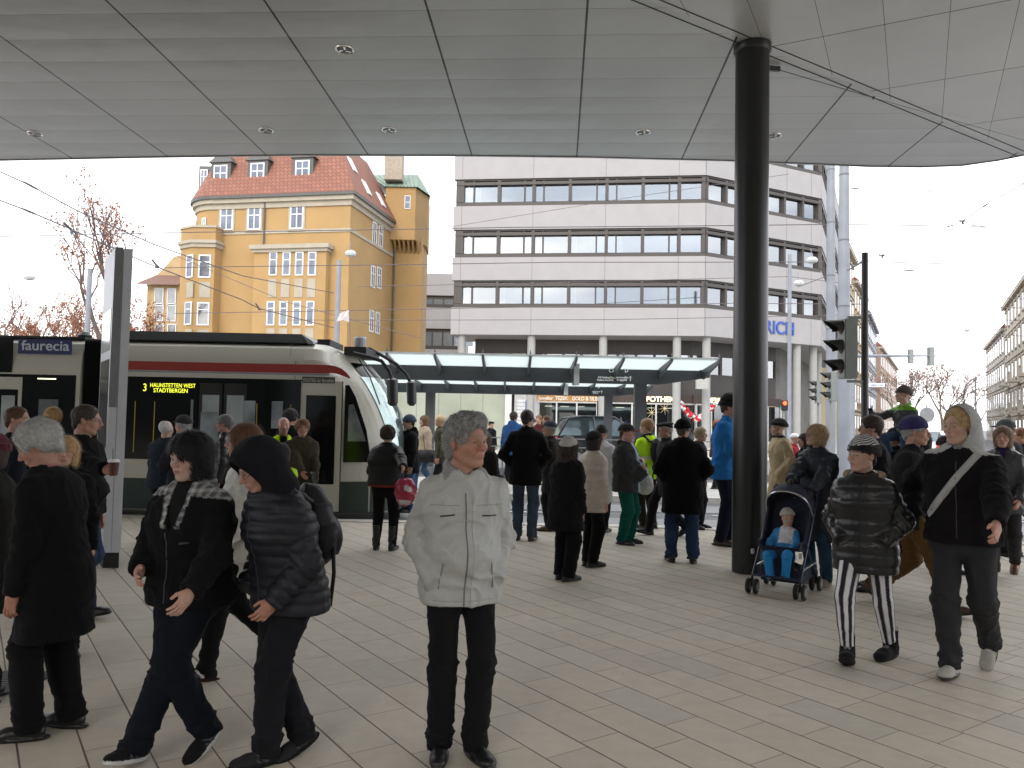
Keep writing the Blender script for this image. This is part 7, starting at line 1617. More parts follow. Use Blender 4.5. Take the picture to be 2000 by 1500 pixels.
detail_line(J, J.jo, 'zip', [(0, z) for z in np.linspace(-.06, -.62, 24)], .003, (.05, .05, .06))
# auburn woman in white jacket
person('auburn-haired woman in white jacket and black leggings, half hidden behind the hooded boy', (476, 1312), 828, -62, fem=1, hs=1.04, skin=(.52, .34, .27), brow=(.14, .07, .04), head=(-20, 0, 0), legs='walk', stride=.5, lead=-1,
       arms=('swingf', 'swingb'), jk=dict(c=(.50, .49, .46), t=.028, hem=.68, fin='nylon', collar=.05, fold=.014), tr=dict(c=BLK, t=.006), sh=dict(c=(.014, .010, .012), sole=(.03, .01, .01), mark=(.6, .6, .6), fin='cloth'),
       hair=dict(kind='bob', c=(.075, .035, .018), c2=(.17, .085, .045), t=.012, line=.03, len=-.14, n=2200, sl=.07))
# ---- couple at the right
def striped_hat(V, C):
    m = (V[:, 2] > .078 - .10 * V[:, 1]); w = np.sin((V[:, 0] * .8 + V[:, 2] * 1.0 + .01 * np.sin(V[:, 1] * 50)) * 260); k = np.clip(w * 3 + .5, 0, 1)[:, None]; C[m] = (k * .70 + (1 - k) * .02)[m] * np.ones(3)
    f = (np.abs(V[:, 0] - .035) < .010) & (np.abs(V[:, 2] - .052) < .009) & (V[:, 1] > .05); C[f] = (.55, .55, .58); return C
J = person('young woman in glossy black puffer, striped black and white leggings and zigzag beanie', (1690, 1290), 852, -38, fem=.8, hs=1.12, bulk=1.10, fat=.010, skin=(.47, .30, .24), brow=(.03, .02, .02), lips=(.36, .12, .13), liner=.7,
           head=(-30, 2, 0), gaze=-8, legs=[('px', 1738, 1282, 0, 0, -8), ('px', 1655, 1300, .015, 20, 14)], arms=((A3((-.15, .115, .95)), None, (-.7, -.8, -.2)), (A3((.15, .115, .95)), None, (.7, -.8, -.2))),
           jk=dict(c=(.010, .010, .012), t=.040, hem=.70, skirt=1, fin='gloss', collar=.05, quilt=.085, qa=.008, fold=.018, flare=.012, furcollar=0, cuff=.02), tr=dict(c=(.5, .5, .5), pat='stripe', t=.010, fold=.002, flare=-.006, res=.0065, fin='nylon', bottom=-.05),
           sh=dict(c=(.012, .012, .013), sole=(.016, .016, .017), size=1.22, boot=.11, rim=(.34, .32, .30), lace=(.25, .25, .25), fin='cloth'), hair=dict(kind='short', c=(.03, .02, .018), t=.006),
           hat=dict(kind='beanie', c=(.012, .012, .014), fn=striped_hat, tall=.010, t=.017, tilt=.16))
WOM = J
fz = []
for a in np.linspace(-1.55, 1.55, 15): fz.append(J.nb - J.fw * math.cos(a) * .085 + J.ax * math.sin(a) * .125 + J.sp * .022 + J.fw * .0)
def furf(P_):
    d = None
    for q in fz: e = ell(P_, q, (.026, .030, .026)); d = e if d is None else smin(d, e, .012)
    return d
blob('fur_trim', J, furf, *bbox(J, fz, .05), .006, (.40, .31, .23), 'knit', lambda V, g: (ridged(V, 90, 90, 90) - .5) * .022)
detail_line(J, J.jo, 'zip', [(.0, z) for z in np.linspace(-.04, -.66, 28)], .0045, (.02, .02, .02))
for sx in (-1, 1): detail_line(J, J.jo, 'pocket_flap', [(sx * .07, -.48), (sx * .14, -.53)], .004, (.03, .03, .03))
def hoodie(V, C, xx, yy, zz, J, arms, bf):
    a = np.minimum(arms[0](pv(V)), arms[1](pv(V))) > -.01
    m = a & (zz > -.02) & (yy < .07) & (xx < .30); C[m] = (.46, .46, .45); return C
J = person('blond young man with grey hood half up, black jacket and pale bag strap', (1882, 1316), 797, -42, hs=1.0, bulk=1.10, skin=(.50, .32, .25), brow=(.25, .16, .09), lips=(.40, .18, .16), ruddy=1.2, jaw=1.1, head=(-26, 0, 0), gaze=-8,
           legs=[(-.09, -.30, .10, -42, 0), (.05, .10, 0, 4, 0)], arms=(('px', 1950, 1072, 4.95, 'relaxed', (-.5, -1, 0)), (A3((.30, .02, 1.02)), None, (.6, -.6, -.3))),
           jk=dict(c=(.011, .010, .011), t=.034, hem=.86, fin='cloth', collar=.04, hood='down', fn=hoodie, fold=.013, v=(.02, .05, (.30, .30, .30)), flare=-.01, cuff=.0), tr=dict(c=(.034, .035, .038), t=.016, fold=.016, flare=.0),
           sh=dict(c=(.42, .40, .37), sole=(.06, .06, .06), lace=(.7, .7, .7), len=1.08, fin='cloth'), hair=dict(kind='short', c=(.30, .19, .09), c2=(.52, .37, .20), t=.010, line=.014, n=2200, sl=.022, sweep=(.5, .4, 0)))
BLOND = J
def hoodf(P_):
    x, y, z = P_
    o = ell(P_, (0, -.02, .025), (.108, .125, .128)); o = smin(o, cap(P_, (0, -.055, -.04), (0, -.07, -.15), .095, .10, (1, 0, 0), 1.1), .04)
    i_ = ell(P_, (0, -.005, .02), (.096, .122, .118)); op = ell(P_, (0, .15, .01), (.15, .175, .20))
    return smax(smax(smax(o, -i_, .003), -op, .006), -(z + .17), .01)
add_mesh_part('hood', hoodf, (-.16, -.2, -.22), (.16, .16, .18), .006, J.root, MAT_CL, A3((.42, .43, .43)), lambda V, g: (crease(V, 9, 9, 7, 3) - .3) * .006, J.HR, J.hc, J.hs)
detail_line(J, J.jo, 'bag_strap', [(-.115 + .30 * t, -.01 - .42 * t) for t in np.linspace(0, 1, 18)], .008, (.42, .42, .42), width=.022)
detail_line(J, J.jo, 'zip', [(.0, z) for z in np.linspace(-.06, -.56, 20)], .0035, (.06, .06, .06))
# ---- people just behind the couple
person('man in purple knit hat, dark coat and brown corduroys, walking right', (1775, 1188), 812, 56, hs=1.04, bulk=1.1, old=1, skin=(.45, .26, .19), legs='walk', stride=.62, arms=('swingb', 'swingf'),
       jk=dict(c=(.016, .015, .016), t=.03, hem=.72, fold=.012, collar=.05), tr=dict(c=(.10, .055, .020), t=.02, fold=.014), sh=dict(c=(.06, .028, .02)), hat=dict(kind='beanie', c=(.035, .030, .12), tall=.006, t=.018, rim=0), hair=dict(kind='short', c=(.2, .2, .2)))
person('dark-haired man in profile behind the zigzag beanie, looking left', (1712, None, 8.4), 812, -100, skin=(.38, .23, .17), jk=dict(c=BL2, t=.025, hem=.75, collar=.05), hair=dict(kind='short', c=(.03, .02, .016), t=.014, n=900, sl=.03))
# ---- middle distance, left to right
person('man in dark suit and pale blue shirt at the left edge, facing right', (18, None, 7.6), 793, 100, hs=1.03, skin=(.45, .27, .20), head=(0, 0, 0), jk=dict(c=(.012*.6, .014*.6, .022*.6), t=.018, hem=.72, fold=.006, collar=.02, v=(.02, .16, (.30, .42, .58))),
       hair=dict(kind='short', c=(.06, .035, .02), t=.005, line=.02))
person('fair-haired person in dark hooded coat seen from behind near the left edge', (98, None, 8.8), 796, -160, hs=1.0, skin=(.5, .32, .24), jk=dict(c=(.02, .02, .021), t=.03, hem=.7, hood='down', collar=.04), hair=dict(kind='short', c=(.25, .14, .06), c2=(.45, .28, .12), t=.016, n=800, sl=.03))
person('white-haired man in dark blue jacket with his back turned, against the tram', (318, None, 10.6), 821, 168, hs=1.05, bulk=1.1, skin=(.5, .32, .26), arms=('front', 'front'), jk=dict(c=(.022, .028, .040), t=.03, hem=.78, fold=.012), hair=dict(kind='bald', c=(.42, .41, .40), t=.012))
person('man in dark brimmed hat and dark jacket with turquoise piping, by the tram', (360, None, 10.0), 810, -120, hs=1.03, bulk=1.08, skin=(.42, .26, .19), arms=('front', 'front'), hem=.7, hood=None,
       jk=dict(c=(.022, .022, .028), t=.03, hem=.74, fold=.012, collar=.06, fn=lambda V, C, xx, yy, zz, J, arms, bf: np.where(((np.abs(xx + .15) < .012) & (zz < .02))[:, None], A3((.03, .30, .38)), C)),
       hat=dict(kind='fedora', c=(.045, .042, .040), fin='cloth'), hair=dict(kind='short', c=(.2, .2, .2), t=.006))
person('grey-haired man with glasses in black leather jacket, looking left by the tram', (444, None, 10.7), 810, -85, glasses=1, skin=(.42, .25, .18), jk=dict(c=(.014*.6, .014*.6, .015*.6), t=.022, hem=.8, fin='leather', fold=.010, collar=.04, v=(.02, .08, (.5, .5, .5))), hair=dict(kind='short', c=(.07, .07, .07), c2=(.16, .16, .16), t=.012))
person('bald bearded man in yellow safety vest in front of the tram door', (551, None, 11.2), 814, 22, hs=1.03, skin=(.52, .30, .24), ruddy=1.6, beard=((.10, .06, .04), .6, 'full'),
       jk=dict(c=(.012*.6, .012*.6, .016*.6), t=.02, hem=.82, fn=lambda V, C, xx, yy, zz, J, arms, bf: np.where(((np.abs(xx) > .055) & (np.minimum(arms[0](pv(V)), arms[1](pv(V))) > -.012) & (zz < .03))[:, None], A3((.50, .80, .03)), C)), hair=None)
person('dark curly head showing just above the bald man in the vest', (560, None, 12.2), 799, 150, jk=dict(c=BL2, t=.02, hem=.8), hair=dict(kind='round', c=(.02, .018, .018), t=.012, amp=.01))
J = person('woman with short auburn hair in olive fur-collared coat, handbag at her side', (588, None, 10.4), 818, 20, fem=1, bulk=1.12, skin=(.44, .26, .20), lips=(.45, .1, .1), hs=1.02, arms=(('px', 612, 945, 10.2, 'relaxed', (-.6, -.8, 0)), ('px', 590, 925, 10.0, 'relaxed', (.6, -.8, 0))),
       jk=dict(c=(.060, .048, .033), t=.03, hem=.62, fold=.014, furcollar=1, flare=.03), hair=dict(kind='round', c=(.10, .045, .02), c2=(.2, .1, .05), t=.010, amp=.006))
OLIVE = J
person('child in black hat with yellow reflective sleeve, between hooded boy and olive coat', (550, None, 9.2), 864, 10, hs=1.25, kid=1, cat='child', skin=(.45, .28, .22), jk=dict(c=(.16, .02, .025), t=.03, hem=.75, fn=lambda V, C, xx, yy, zz, J, arms, bf: np.where(((xx < -.12))[:, None], A3((.50, .75, .05)), C)), hat=dict(kind='beanie', c=BLK), hair=dict(kind='bob', c=(.02, .016, .014)))
# woman seen from behind by the tram front
J = person('woman with dark curly hair seen from behind, black jacket and boots, red belt', (750, 1074), 832, 176, fem=1, hs=1.06, bulk=1.30, hem=.8, skin=(.42, .26, .2), stance=.12, arms=('front', ('px', 792, 925, 9.7, 'relaxed', (.6, -.8, 0))),
           jk=dict(c=(.013*.6, .013*.6, .014*.6), t=.036, hem=.90, fin='nylon', fold=.012, quilt=.10, qa=.006, hem_c=(.22, .015, .02), flare=.0), tr=dict(c=BLK, t=.006), sh=dict(c=(.010*.6, .010*.6, .010*.6), boot=.26), hair=dict(kind='round', c=(.022, .014, .012), c2=(.06, .04, .03), t=.014, amp=.012, n=1200, sl=.02, jit=.8, curl=1))
BELT = J
person('young man in blue beanie and black hooded jacket beside the tram front', (800, 1000), 811, -70, skin=(.42, .27, .21), head=(0, -6, 0), jk=dict(c=(.012*.6, .012*.6, .014*.6), t=.028, hem=.72, hood='down', fold=.01), tr=dict(c=(.03, .06, .12), t=.012), hat=dict(kind='beanie', c=(.045, .06, .10), tall=.01, t=.02), hair=dict(kind='short', c=(.03, .02, .02)))
person('girl with long brown hair, pale coat and jeans, on the far platform', (830, None, 18.9), 812, -60, fem=1, skin=(.5, .32, .25), legs='walk', stride=.4, jk=dict(c=(.42, .33, .24), t=.03, hem=.78, furcollar=1), tr=dict(c=(.05, .10, .18), t=.01), sh=dict(c=(.1, .06, .03)), hair=dict(kind='long', c=(.11, .055, .03), len=-.24, t=.014))
person('fair-haired person in olive coat on far platform, partly behind the grey-haired man', (862, None, 17.5), 811, -90, jk=dict(c=(.05, .045, .03), t=.03, hem=.7), hair=dict(kind='short', c=(.35, .25, .15)))
J = person('woman with long brown hair and dark jacket behind the grey-haired man', (944, None, 10.6), 845, 150, fem=1, hs=1.02, jk=dict(c=(.020, .018, .018), t=.03, hem=.80, fold=.012), hair=dict(kind='long', c=(.05, .032, .022), c2=(.11, .07, .05), len=-.22, t=.014, n=700, sl=.08))
person('distant man in black cap and dark coat against the pale wall', (956, None, 26.0, .12), 822, 40, jk=dict(c=BL2, t=.03, hem=.6), hat=dict(kind='flat', c=BLK, fin='cloth'), legs='walk')
person('man in bright blue anorak on the far platform', (1000, None, 19.4), 804, 160, bulk=1.05, jk=dict(c=(.030, .085, .22), t=.03, hem=.78, hood='down', fold=.014), tr=dict(c=BLK), legs='walk', stride=.4, hair=dict(kind='short', c=(.03, .02, .02)))
person('tall man with dark hair in black coat and blue jeans, seen from behind', (1024, 1055), 801, 172, bulk=1.04, hs=.97, arms=('pocket', 'pocket'), head=(-14, -4, 0), skin=(.42, .26, .2), jk=dict(c=(.013*.6, .012*.6, .013*.6), t=.026, hem=.74, fold=.011, collar=.07), tr=dict(c=(.040, .055, .080), pat='denim', t=.014, fold=.013), sh=dict(c=(.03, .018, .015)), hair=dict(kind='short', c=(.022, .016, .013), t=.012))
person('man in grey cap and dark brown coat facing left, behind the tall man', (1076, 1036), 821, -100, old=1, skin=(.44, .27, .2), arms=('pocket', 'side'), jk=dict(c=(.020, .017, .015), t=.03, hem=.60, fold=.012, flare=.03), sh=dict(c=(.12, .07, .03)), hat=dict(kind='cap', c=(.06, .065, .08), fin='cloth'), hair=dict(kind='short', c=(.2, .2, .2)))
person('distant person in patterned woollen hat and dark scarf by the shops', (1040, None, 21.5), 815, -60, jk=dict(c=(.03, .03, .035), t=.03, hem=.7), hat=dict(kind='beanie', c=(.08, .08, .09)), hair=None)
person('distant dark-haired man in olive jacket by the shops', (1069, None, 22.5), 812, -70, jk=dict(c=(.04, .038, .03), t=.02, hem=.8), hair=dict(kind='short', c=(.06, .03, .02)))
person('distant red-faced person between two others by the shops', (1052, None, 24.0), 811, -20, jk=dict(c=(.10, .02, .02), t=.02, hem=.8), hair=dict(kind='short', c=(.12, .06, .03)))
person('woman in pale knit hat with long black curls and dark jacket, arms hanging', (1102, 1133), 852, 138, fem=1, hs=1.05, bulk=1.12, skin=(.45, .28, .21), arms=('side', 'side'), head=(20, 0, 0), stance=.08,
       jk=dict(c=(.014*.6, .014*.6, .016*.6), t=.036, hem=.62, fold=.014, flare=.03), tr=dict(c=(.009*.6, .009*.6, .009*.6), t=.03, fold=.008), sh=dict(c=(.008, .008, .008)), hat=dict(kind='cuff', c=(.46, .44, .41), t=.012), hair=dict(kind='perm', c=(.018, .014, .013), c2=(.06, .045, .035), len=-.20, t=.020, amp=.014, n=1500, sl=.04, jit=.7, curl=1.0))
person('woman in black hat and cream quilted jacket beside the pale knit hat', (1152, 1106), 842, 128, fem=1, hs=1.04, bulk=1.10, skin=(.48, .29, .22), head=(-10, 0, 0), stance=.07,
       jk=dict(c=(.46, .40, .34), t=.032, hem=.72, fin='nylon', fold=.010, quilt=.11, qa=.008, collar=.05), tr=dict(c=(.009*.6, .009*.6, .009*.6), t=.022), sh=dict(c=(.008, .008, .008)), hat=dict(kind='beanie', c=(.012*.6, .011*.6, .011*.6), t=.02, rim=0, tall=.004), hair=dict(kind='bob', c=(.016, .012, .012), t=.014))
person('person in black pompom hat and white coat, behind the cream jacket', (1172, None, 12.4), 831, 150, jk=dict(c=(.62, .62, .63), t=.03, hem=.50, fold=.01), tr=dict(c=BLK), hat=dict(kind='beanie', c=(.02, .02, .022), tall=.02), hair=None)
J = person('stout man in dark cap and grey hooded jacket with green trousers, facing right', (1222, 1062), 826, 62, bulk=1.30, belly=.11, fat=.014, hs=1.10, skin=(.50, .31, .25), ruddy=1.5, lean=-2, arms=('front', ('fold')), stance=.10,
       jk=dict(c=(.036, .037, .038), t=.036, hem=.78, hood='down', fold=.014, collar=.05, fn=lambda V, C, xx, yy, zz, J, arms, bf: np.where(((np.abs(xx) < .05) & (yy > .03) & (np.minimum(arms[0](pv(V)), arms[1](pv(V))) > .0))[:, None], A3((.30, .36, .42)), C)),
       tr=dict(c=(.005, .075, .055), t=.024, fold=.014), sh=dict(c=(.035, .032, .030), boot=.07), hat=dict(kind='cap', c=(.030, .030, .034), fin='cloth', fn=lambda V, C: np.where(((V[:, 1] > .085) & (V[:, 2] < .05))[:, None], A3((.16, .03, .04)), C)), hair=dict(kind='short', c=(.05, .04, .03), t=.004))
def vest(V, C, xx, yy, zz, J, arms, bf):
    m = (np.minimum(arms[0](pv(V)), arms[1](pv(V))) > -.014) & (zz < .02); C[m] = (.50, .85, .03); m2 = m & (np.abs(zz + .34) < .022); C[m2] = (.6, .6, .6); return C
J = person('fair-haired man in yellow safety vest with black rucksack, facing left', (1266, 1032), 818, -140, hs=1.02, skin=(.50, .31, .24), glasses=1, arms=('front', 'front'), head=(16, 0, 0), legs='stand', jk=dict(c=(.02, .018, .017), t=.028, hem=.80, fn=vest, fold=.010), tr=dict(c=(.018, .014, .012)), sh=dict(c=(.02, .014, .012)), hair=dict(kind='short', c=(.20, .11, .05), c2=(.34, .2, .1), t=.016))
VEST = J
person('man in flat cap looking left, mostly behind the broad black coat', (1304, 1046), 822, -80, old=1, skin=(.40, .22, .16), legs='walk', stride=.5, jk=dict(c=(.02, .018, .018), t=.028, hem=.6), sh=dict(c=(.012*.6, .012*.6, .016*.6)), hat=dict(kind='flat', c=(.02, .019, .019), fin='cloth'), hair=dict(kind='short', c=(.2, .17, .14)))
person('broad man in black cap, black coat and blue jeans, seen from behind', (1332, 1098), 816, 176, bulk=1.20, hs=1.02, skin=(.44, .26, .2), head=(-26, 0, 0), arms=('pocket', 'pocket'), stance=.13, jk=dict(c=(.009*.6, .009*.6, .010*.6), t=.034, hem=.60, fold=.010, collar=.07, flare=.02), tr=dict(c=(.020, .034, .072), pat='denim', t=.020, fold=.014), sh=dict(c=(.014*.6, .012*.6, .012*.6)), hat=dict(kind='beanie', c=(.011*.6, .011*.6, .012*.6), t=.014, fin='cloth'), hair=dict(kind='short', c=(.05, .04, .03), t=.004))
person('man with fair hair in grey jacket, just right of the broad black coat', (1362, None, 13.0), 834, 60, jk=dict(c=(.035, .036, .038), t=.025, hem=.8), hair=dict(kind='short', c=(.2, .16, .1)))
J = person('very tall man in bright blue fleece, navy trousers and black knit hat by column', (1414, 1064), 774, 62, hs=.98, bulk=1.06, skin=(.40, .24, .18), head=(10, -8, 0), arms=('front', ('fold')), jk=dict(c=(.020, .15, .42), t=.026, hem=.78, fold=.014, collar=.06), tr=dict(c=(.014*.6, .018*.6, .034*.6), t=.016), sh=dict(c=(.07, .04, .03)), hat=dict(kind='beanie', c=(.012*.6, .012*.6, .013*.6), tall=.03, t=.018), hair=dict(kind='short', c=(.05, .03, .02)))
detail_line(J, J.jo, 'camera_strap', [(.10 - .16 * t, .0 - .28 * t, -1) for t in np.linspace(0, 1, 10)], .008, (.02, .02, .02), width=.018)
person('distant red-haired person beyond the crossing, left of the blue fleece', (1397, None, 21.0), 820, 80, jk=dict(c=(.05, .03, .03), t=.02, hem=.8), hair=dict(kind='short', c=(.2, .06, .03)))
person('person in black hat, black scarf and long beige coat facing left behind column', (1526, 1050), 818, -92, bulk=1.1, skin=(.45, .28, .2), arms=('pocket', 'pocket'), jk=dict(c=(.40, .31, .19), t=.034, hem=.50, fold=.012, flare=.05, collar=.03, fn=lambda V, C, xx, yy, zz, J, arms, bf: np.where(((zz > .015))[:, None], A3(BLK), C)), tr=dict(c=BLK), hat=dict(kind='cuff', c=(.014*.6, .012*.6, .012*.6)), hair=None)
person('person in red jacket and white cap, walking beyond the beige coat', (1548, None, 16.5), 846, 60, jk=dict(c=(.30, .02, .03), t=.02, hem=.8), hat=dict(kind='cap', c=(.7, .7, .7), fin='cloth'), hair=None)
person('dark-haired woman looking left just behind the pushchair mother', (1577, None, 11.8), 846, -80, fem=1, skin=(.48, .3, .22), jk=dict(c=BL2, t=.025, hem=.7), hair=dict(kind='bob', c=(.03, .018, .014), t=.012))
J = person('fair-haired woman in long dark quilted coat pushing the pushchair', (1600, 1140), 828, -52, fem=1, hs=1.05, bulk=1.06, skin=(.47, .30, .23), head=(-22, 12, 0), glasses=1, arms=(('px', 1576, 978, 8.2, 'grip', (-.6, -.6, -.5)), ('px', 1523, 972, 8.15, 'grip', (.6, -.2, -.8))), glove=(.03, .03, .033), lean=4,
       jk=dict(c=(.020, .024, .034), t=.030, hem=.48, fold=.013, flare=.03, collar=.07, fin='nylon', cuff=.0), tr=dict(c=(.018, .045, .070), pat='denim', t=.010), sh=dict(c=(.20, .17, .13), sole=(.3, .28, .25), fin='cloth'), hair=dict(kind='bob', c=(.20, .13, .07), c2=(.42, .30, .17), t=.014, len=-.10, line=.02, n=2200, sl=.06, jit=.3, curl=.6))
MOTHER = J
# child on shoulders
J = person('man with black knit hat carrying the child on his shoulders', (1757, None, 10.0), 834, -125, bulk=1.12, skin=(.40, .25, .2), jk=dict(c=(.012*.6, .014*.6, .024*.6), t=.03, hem=.7), hat=dict(kind='beanie', c=(.012*.6, .012*.6, .012*.6), rim=0), hair=None)
_c = J.loc; _s = 1.05 / 1.75
person('child in green and grey jacket and knit hat riding on shoulders, one arm raised', (1757, None, 10.0), 741, -52, cat='child', at=(_c.x + .02, _c.y - .06, 1.54 * 1.0), sc=.66, kid=1, hs=1.28, skin=(.50, .32, .26), pz=.10, py=-.05,
       legs=[(-.13, .20, -.42, 0, 0), (.13, .20, -.42, 0, 0)], knee=[(-.3, 1, .5), (.3, 1, .5)], head=(-30, 4, 0), arms=(('side'), (A3((.46, .34, .50)), 'vee', (.5, -.4, -.6))), glove=(.012, .012, .02), hdir=(None, A3((.0, .1, 1))), palm=(None, A3((0, -1, 0))),
       jk=dict(c=(.060, .065, .070), t=.030, hem=.03, skirt=0, fold=.014, hood='down', fin='nylon', fn=lambda V, C, xx, yy, zz, J, arms, bf: np.where((zz > -.07)[:, None], A3((.15, .38, .03)), C)), tr=dict(c=(.04, .07, .13), t=.015), sh=dict(c=BLK), hat=dict(kind='beanie', c=(.09, .07, .065), tall=.01), hair=None)
person('dark-haired woman with teal scarf, seen behind the blond man shoulder', (1806, None, 10.6), 846, 160, fem=1, jk=dict(c=(.014, .02, .024), t=.025, hem=.7), hair=dict(kind='bob', c=(.014*.6, .012*.6, .012*.6), t=.014))
person('person in dark maroon hat just left of the blond man hood', (1842, None, 9.5), 850, 20, skin=(.5, .26, .24), jk=dict(c=(.10, .02, .04), t=.025, hem=.7), hat=dict(kind='beanie', c=(.025, .014, .025)), hair=None)
person('woman with brown bob, purple scarf and grey leather jacket at the right', (1962, 1122), 833, -38, fem=1, hs=1.06, skin=(.48, .30, .23), lips=(.42, .14, .14), legs='walk', stride=.4, arms=('swingf', 'swingb'), jk=dict(c=(.040, .040, .048), t=.03, hem=.72, fin='gloss', fold=.014, collar=.03, hood='down', v=(.04, .12, (.045, .02, .09))), tr=dict(c=(.035, .033, .034)), sh=dict(c=(.14, .055, .025)),
       hair=dict(kind='bob', c=(.10, .055, .03), c2=(.20, .12, .07), t=.010, line=.03, len=-.12, n=1000, sl=.06))
person('person in grey sports cap behind the brown-haired woman', (1972, None, 10.8), 818, -150, jk=dict(c=(.02, .02, .022), t=.03, hem=.75), hat=dict(kind='cap', c=(.09, .10, .10), fin='cloth'), hair=dict(kind='short', c=(.05, .04, .03)))
person('person in dark coat and brown shoes cut off by the right edge', (2003, 1056), 836, -100, old=1, jk=dict(c=(.018, .018, .02), t=.03, hem=.55), tr=dict(c=(.02, .02, .03)), sh=dict(c=(.10, .05, .03)), legs='walk', glasses=1, hair=dict(kind='short', c=(.12, .06, .03)))
# ================================================================= things carried, and the pushchair
NAVYF = mat('pushchair_navy', (.014, .018, .040), .7, var=.12, vs=8, bump=.3, bs=120); TUBE = mat('pushchair_tube', (.035, .045, .085), .35, metal=.4); SILV = mat('silver_tube', (.55, .56, .57), .25, metal=.8); RUB = mat('black_rubber', (.015, .015, .015), .7, var=.15, vs=12)
f0, f1 = G(1478, 1163), G(1550, 1170); b0, b1 = G(1518, 1138), G(1584, 1155)
f0.z = f1.z = b0.z = b1.z = 0
pu = empty('pushchair', (f0 + f1) / 2, 'navy blue folding pushchair with double wheels, holding a baby', 'pushchair')
ctr = (f0 + f1 + b0 + b1) / 4; fw = (f0 + f1 - b0 - b1).normalized(); ax_ = Vector((-fw.y, fw.x, 0))
half = .235
FW = [ctr - ax_ * half + fw * .30, ctr + ax_ * half + fw * .30]; BW = [ctr - ax_ * half - fw * .28, ctr + ax_ * half - fw * .28]
def wheel(c):
    fork = MB().tube([c + Vector((0, 0, .075)), c + Vector((0, 0, .17))], .014, 8).build('wheel_fork', RUB, pu)
    for s_ in (-1, 1):
        q = c + ax_ * .038 * s_ + Vector((0, 0, .078)); mb = MB(); pr = [(.020, -.016), (.055, -.019), (.074, -.013), (.078, 0), (.074, .013), (.055, .019), (.020, .016)]; rim = MB()
        for tgt, pf in ((mb, pr), (rim, [(.046, -.0215), (.046, .0215)])):
            base = len(tgt.v); y_ = ax_; x_ = fw; n = 22
            for r_, h_ in pf:
                for k in range(n): an = 2 * math.pi * k / n; tgt.v.append(tuple(q + x_ * r_ * math.cos(an) + Vector((0, 0, r_ * math.sin(an))) + y_ * h_))
            for i in range(len(pf) - 1):
                for k in range(n): A_ = base + i * n + k; B_ = base + i * n + (k + 1) % n; tgt.f.append((A_, B_, B_ + n, A_ + n))
            tgt.f.append(tuple(base + k for k in range(n))); tgt.f.append(tuple(base + (len(pf) - 1) * n + k for k in range(n)))
        o = mb.build('wheel', RUB, pu, smooth=True); sub(rim.build('rim', mat('wheel_rim_grey', (.22, .22, .23), .4)), o)
for c_ in FW + BW: wheel(c_)
U = Vector((0, 0, 1))
for s_ in (-1, 1):
    i_ = 0 if s_ < 0 else 1; F0 = FW[i_] + U * .17; B0_ = BW[i_] + U * .17; top = ctr + ax_ * half * s_ * .98 - fw * .40 + U * 1.02
    MB().tube([F0, F0.lerp(top, .5), top], .013, 8).build('frame_tube', TUBE, pu, smooth=True); MB().tube([B0_, ctr + ax_ * half * s_ + fw * .10 + U * .52], .012, 8).build('frame_tube', TUBE, pu, smooth=True)
    MB().tube([B0_ + U * .12, F0.lerp(top, .12)], .010, 8).build('frame_tube', SILV, pu); MB().tube([top, top - fw * .07 + U * .03, top - fw * .13 + U * .015], .017, 8).build('handle_grip', RUB, pu, smooth=True)
    MB().obox(ctr + ax_ * half * s_ * 1.0 + fw * .27 + U * .40 - ax_ * .01, ax_ * .02, fw * .05, U * .05).build('footrest_joint', SILV, pu)
MB().tube([FW[0] + U * .19, FW[1] + U * .19], .011, 8).tube([BW[0] + U * .24, BW[1] + U * .24], .011, 8).build('cross_tube', TUBE, pu)
# fabric seat: seat, reclined back with wings, leg rest, basket, hood
seat = MB(); S0 = ctr + fw * .20 + U * .45; S1 = ctr - fw * .10 + U * .42; S2 = ctr - fw * .30 + U * .90
for a_, b_ in ((S0, S1), (S1, S2)): seat.obox(a_ - ax_ * .18, ax_ * .36, b_ - a_, U * .035 - (fw * -.03))
for s_ in (-1, 1): seat.extr([S0 + ax_ * .18 * s_ + U * .0, S1 + ax_ * .18 * s_, S2 + ax_ * .18 * s_, S2 + ax_ * .20 * s_ + fw * .14, S1 + ax_ * .20 * s_ + fw * .16 + U * .12, S0 + ax_ * .19 * s_ + U * .08], tuple(ax_ * .02 * s_))
seat.build('seat', NAVYF, pu); MB().extr([S0 - ax_ * .16, S0 + ax_ * .16, S0 + ax_ * .14 - fw * .04 - U * .2, S0 - ax_ * .14 - fw * .04 - U * .2], tuple(U * .02)).build('leg_rest', NAVYF, pu)
bs = MB(); bs.obox(ctr - ax_ * .19 - fw * .24 + U * .13, ax_ * .38, fw * .40, U * .02); 
for s_ in (-1, 1): bs.obox(ctr + ax_ * .19 * s_ - fw * .24 + U * .13, ax_ * .012, fw * .40, U * .15)
bs.obox(ctr - ax_ * .19 + fw * .16 + U * .13, ax_ * .38, fw * .012, U * .12); bs.build('basket', NAVYF, pu)
bagf = MB(); bagf.tube([ctr + fw * .0 + U * .22 - ax_ * .15, ctr + U * .26 + fw * .02, ctr + U * .22 + ax_ * .15], [.06, .10, .07], 12); bagf.build('basket_load', mat('black_bag', (.012, .012, .012), .25), pu, smooth=True)
hd = MB(); rows = []; C0h = ctr - fw * .20 + U * .74
for i in range(9):
    a1 = R(-8 + i * 17.0) ; row = []
    for j in range(13):
        b1_ = math.pi * j / 12; rr = .245; o_ = Vector(ax_) * (math.cos(b1_) * half * 1.0) ; rad = math.sin(b1_)**.7 * .33
        row.append(C0h + o_ + (fw * math.cos(a1) * 1.0 + U * math.sin(a1)) * rad)
    rows.append(row)
for i in range(8):
    for j in range(12): hd.add([rows[i][j], rows[i][j + 1], rows[i + 1][j + 1], rows[i + 1][j]], [(0, 1, 2, 3)])
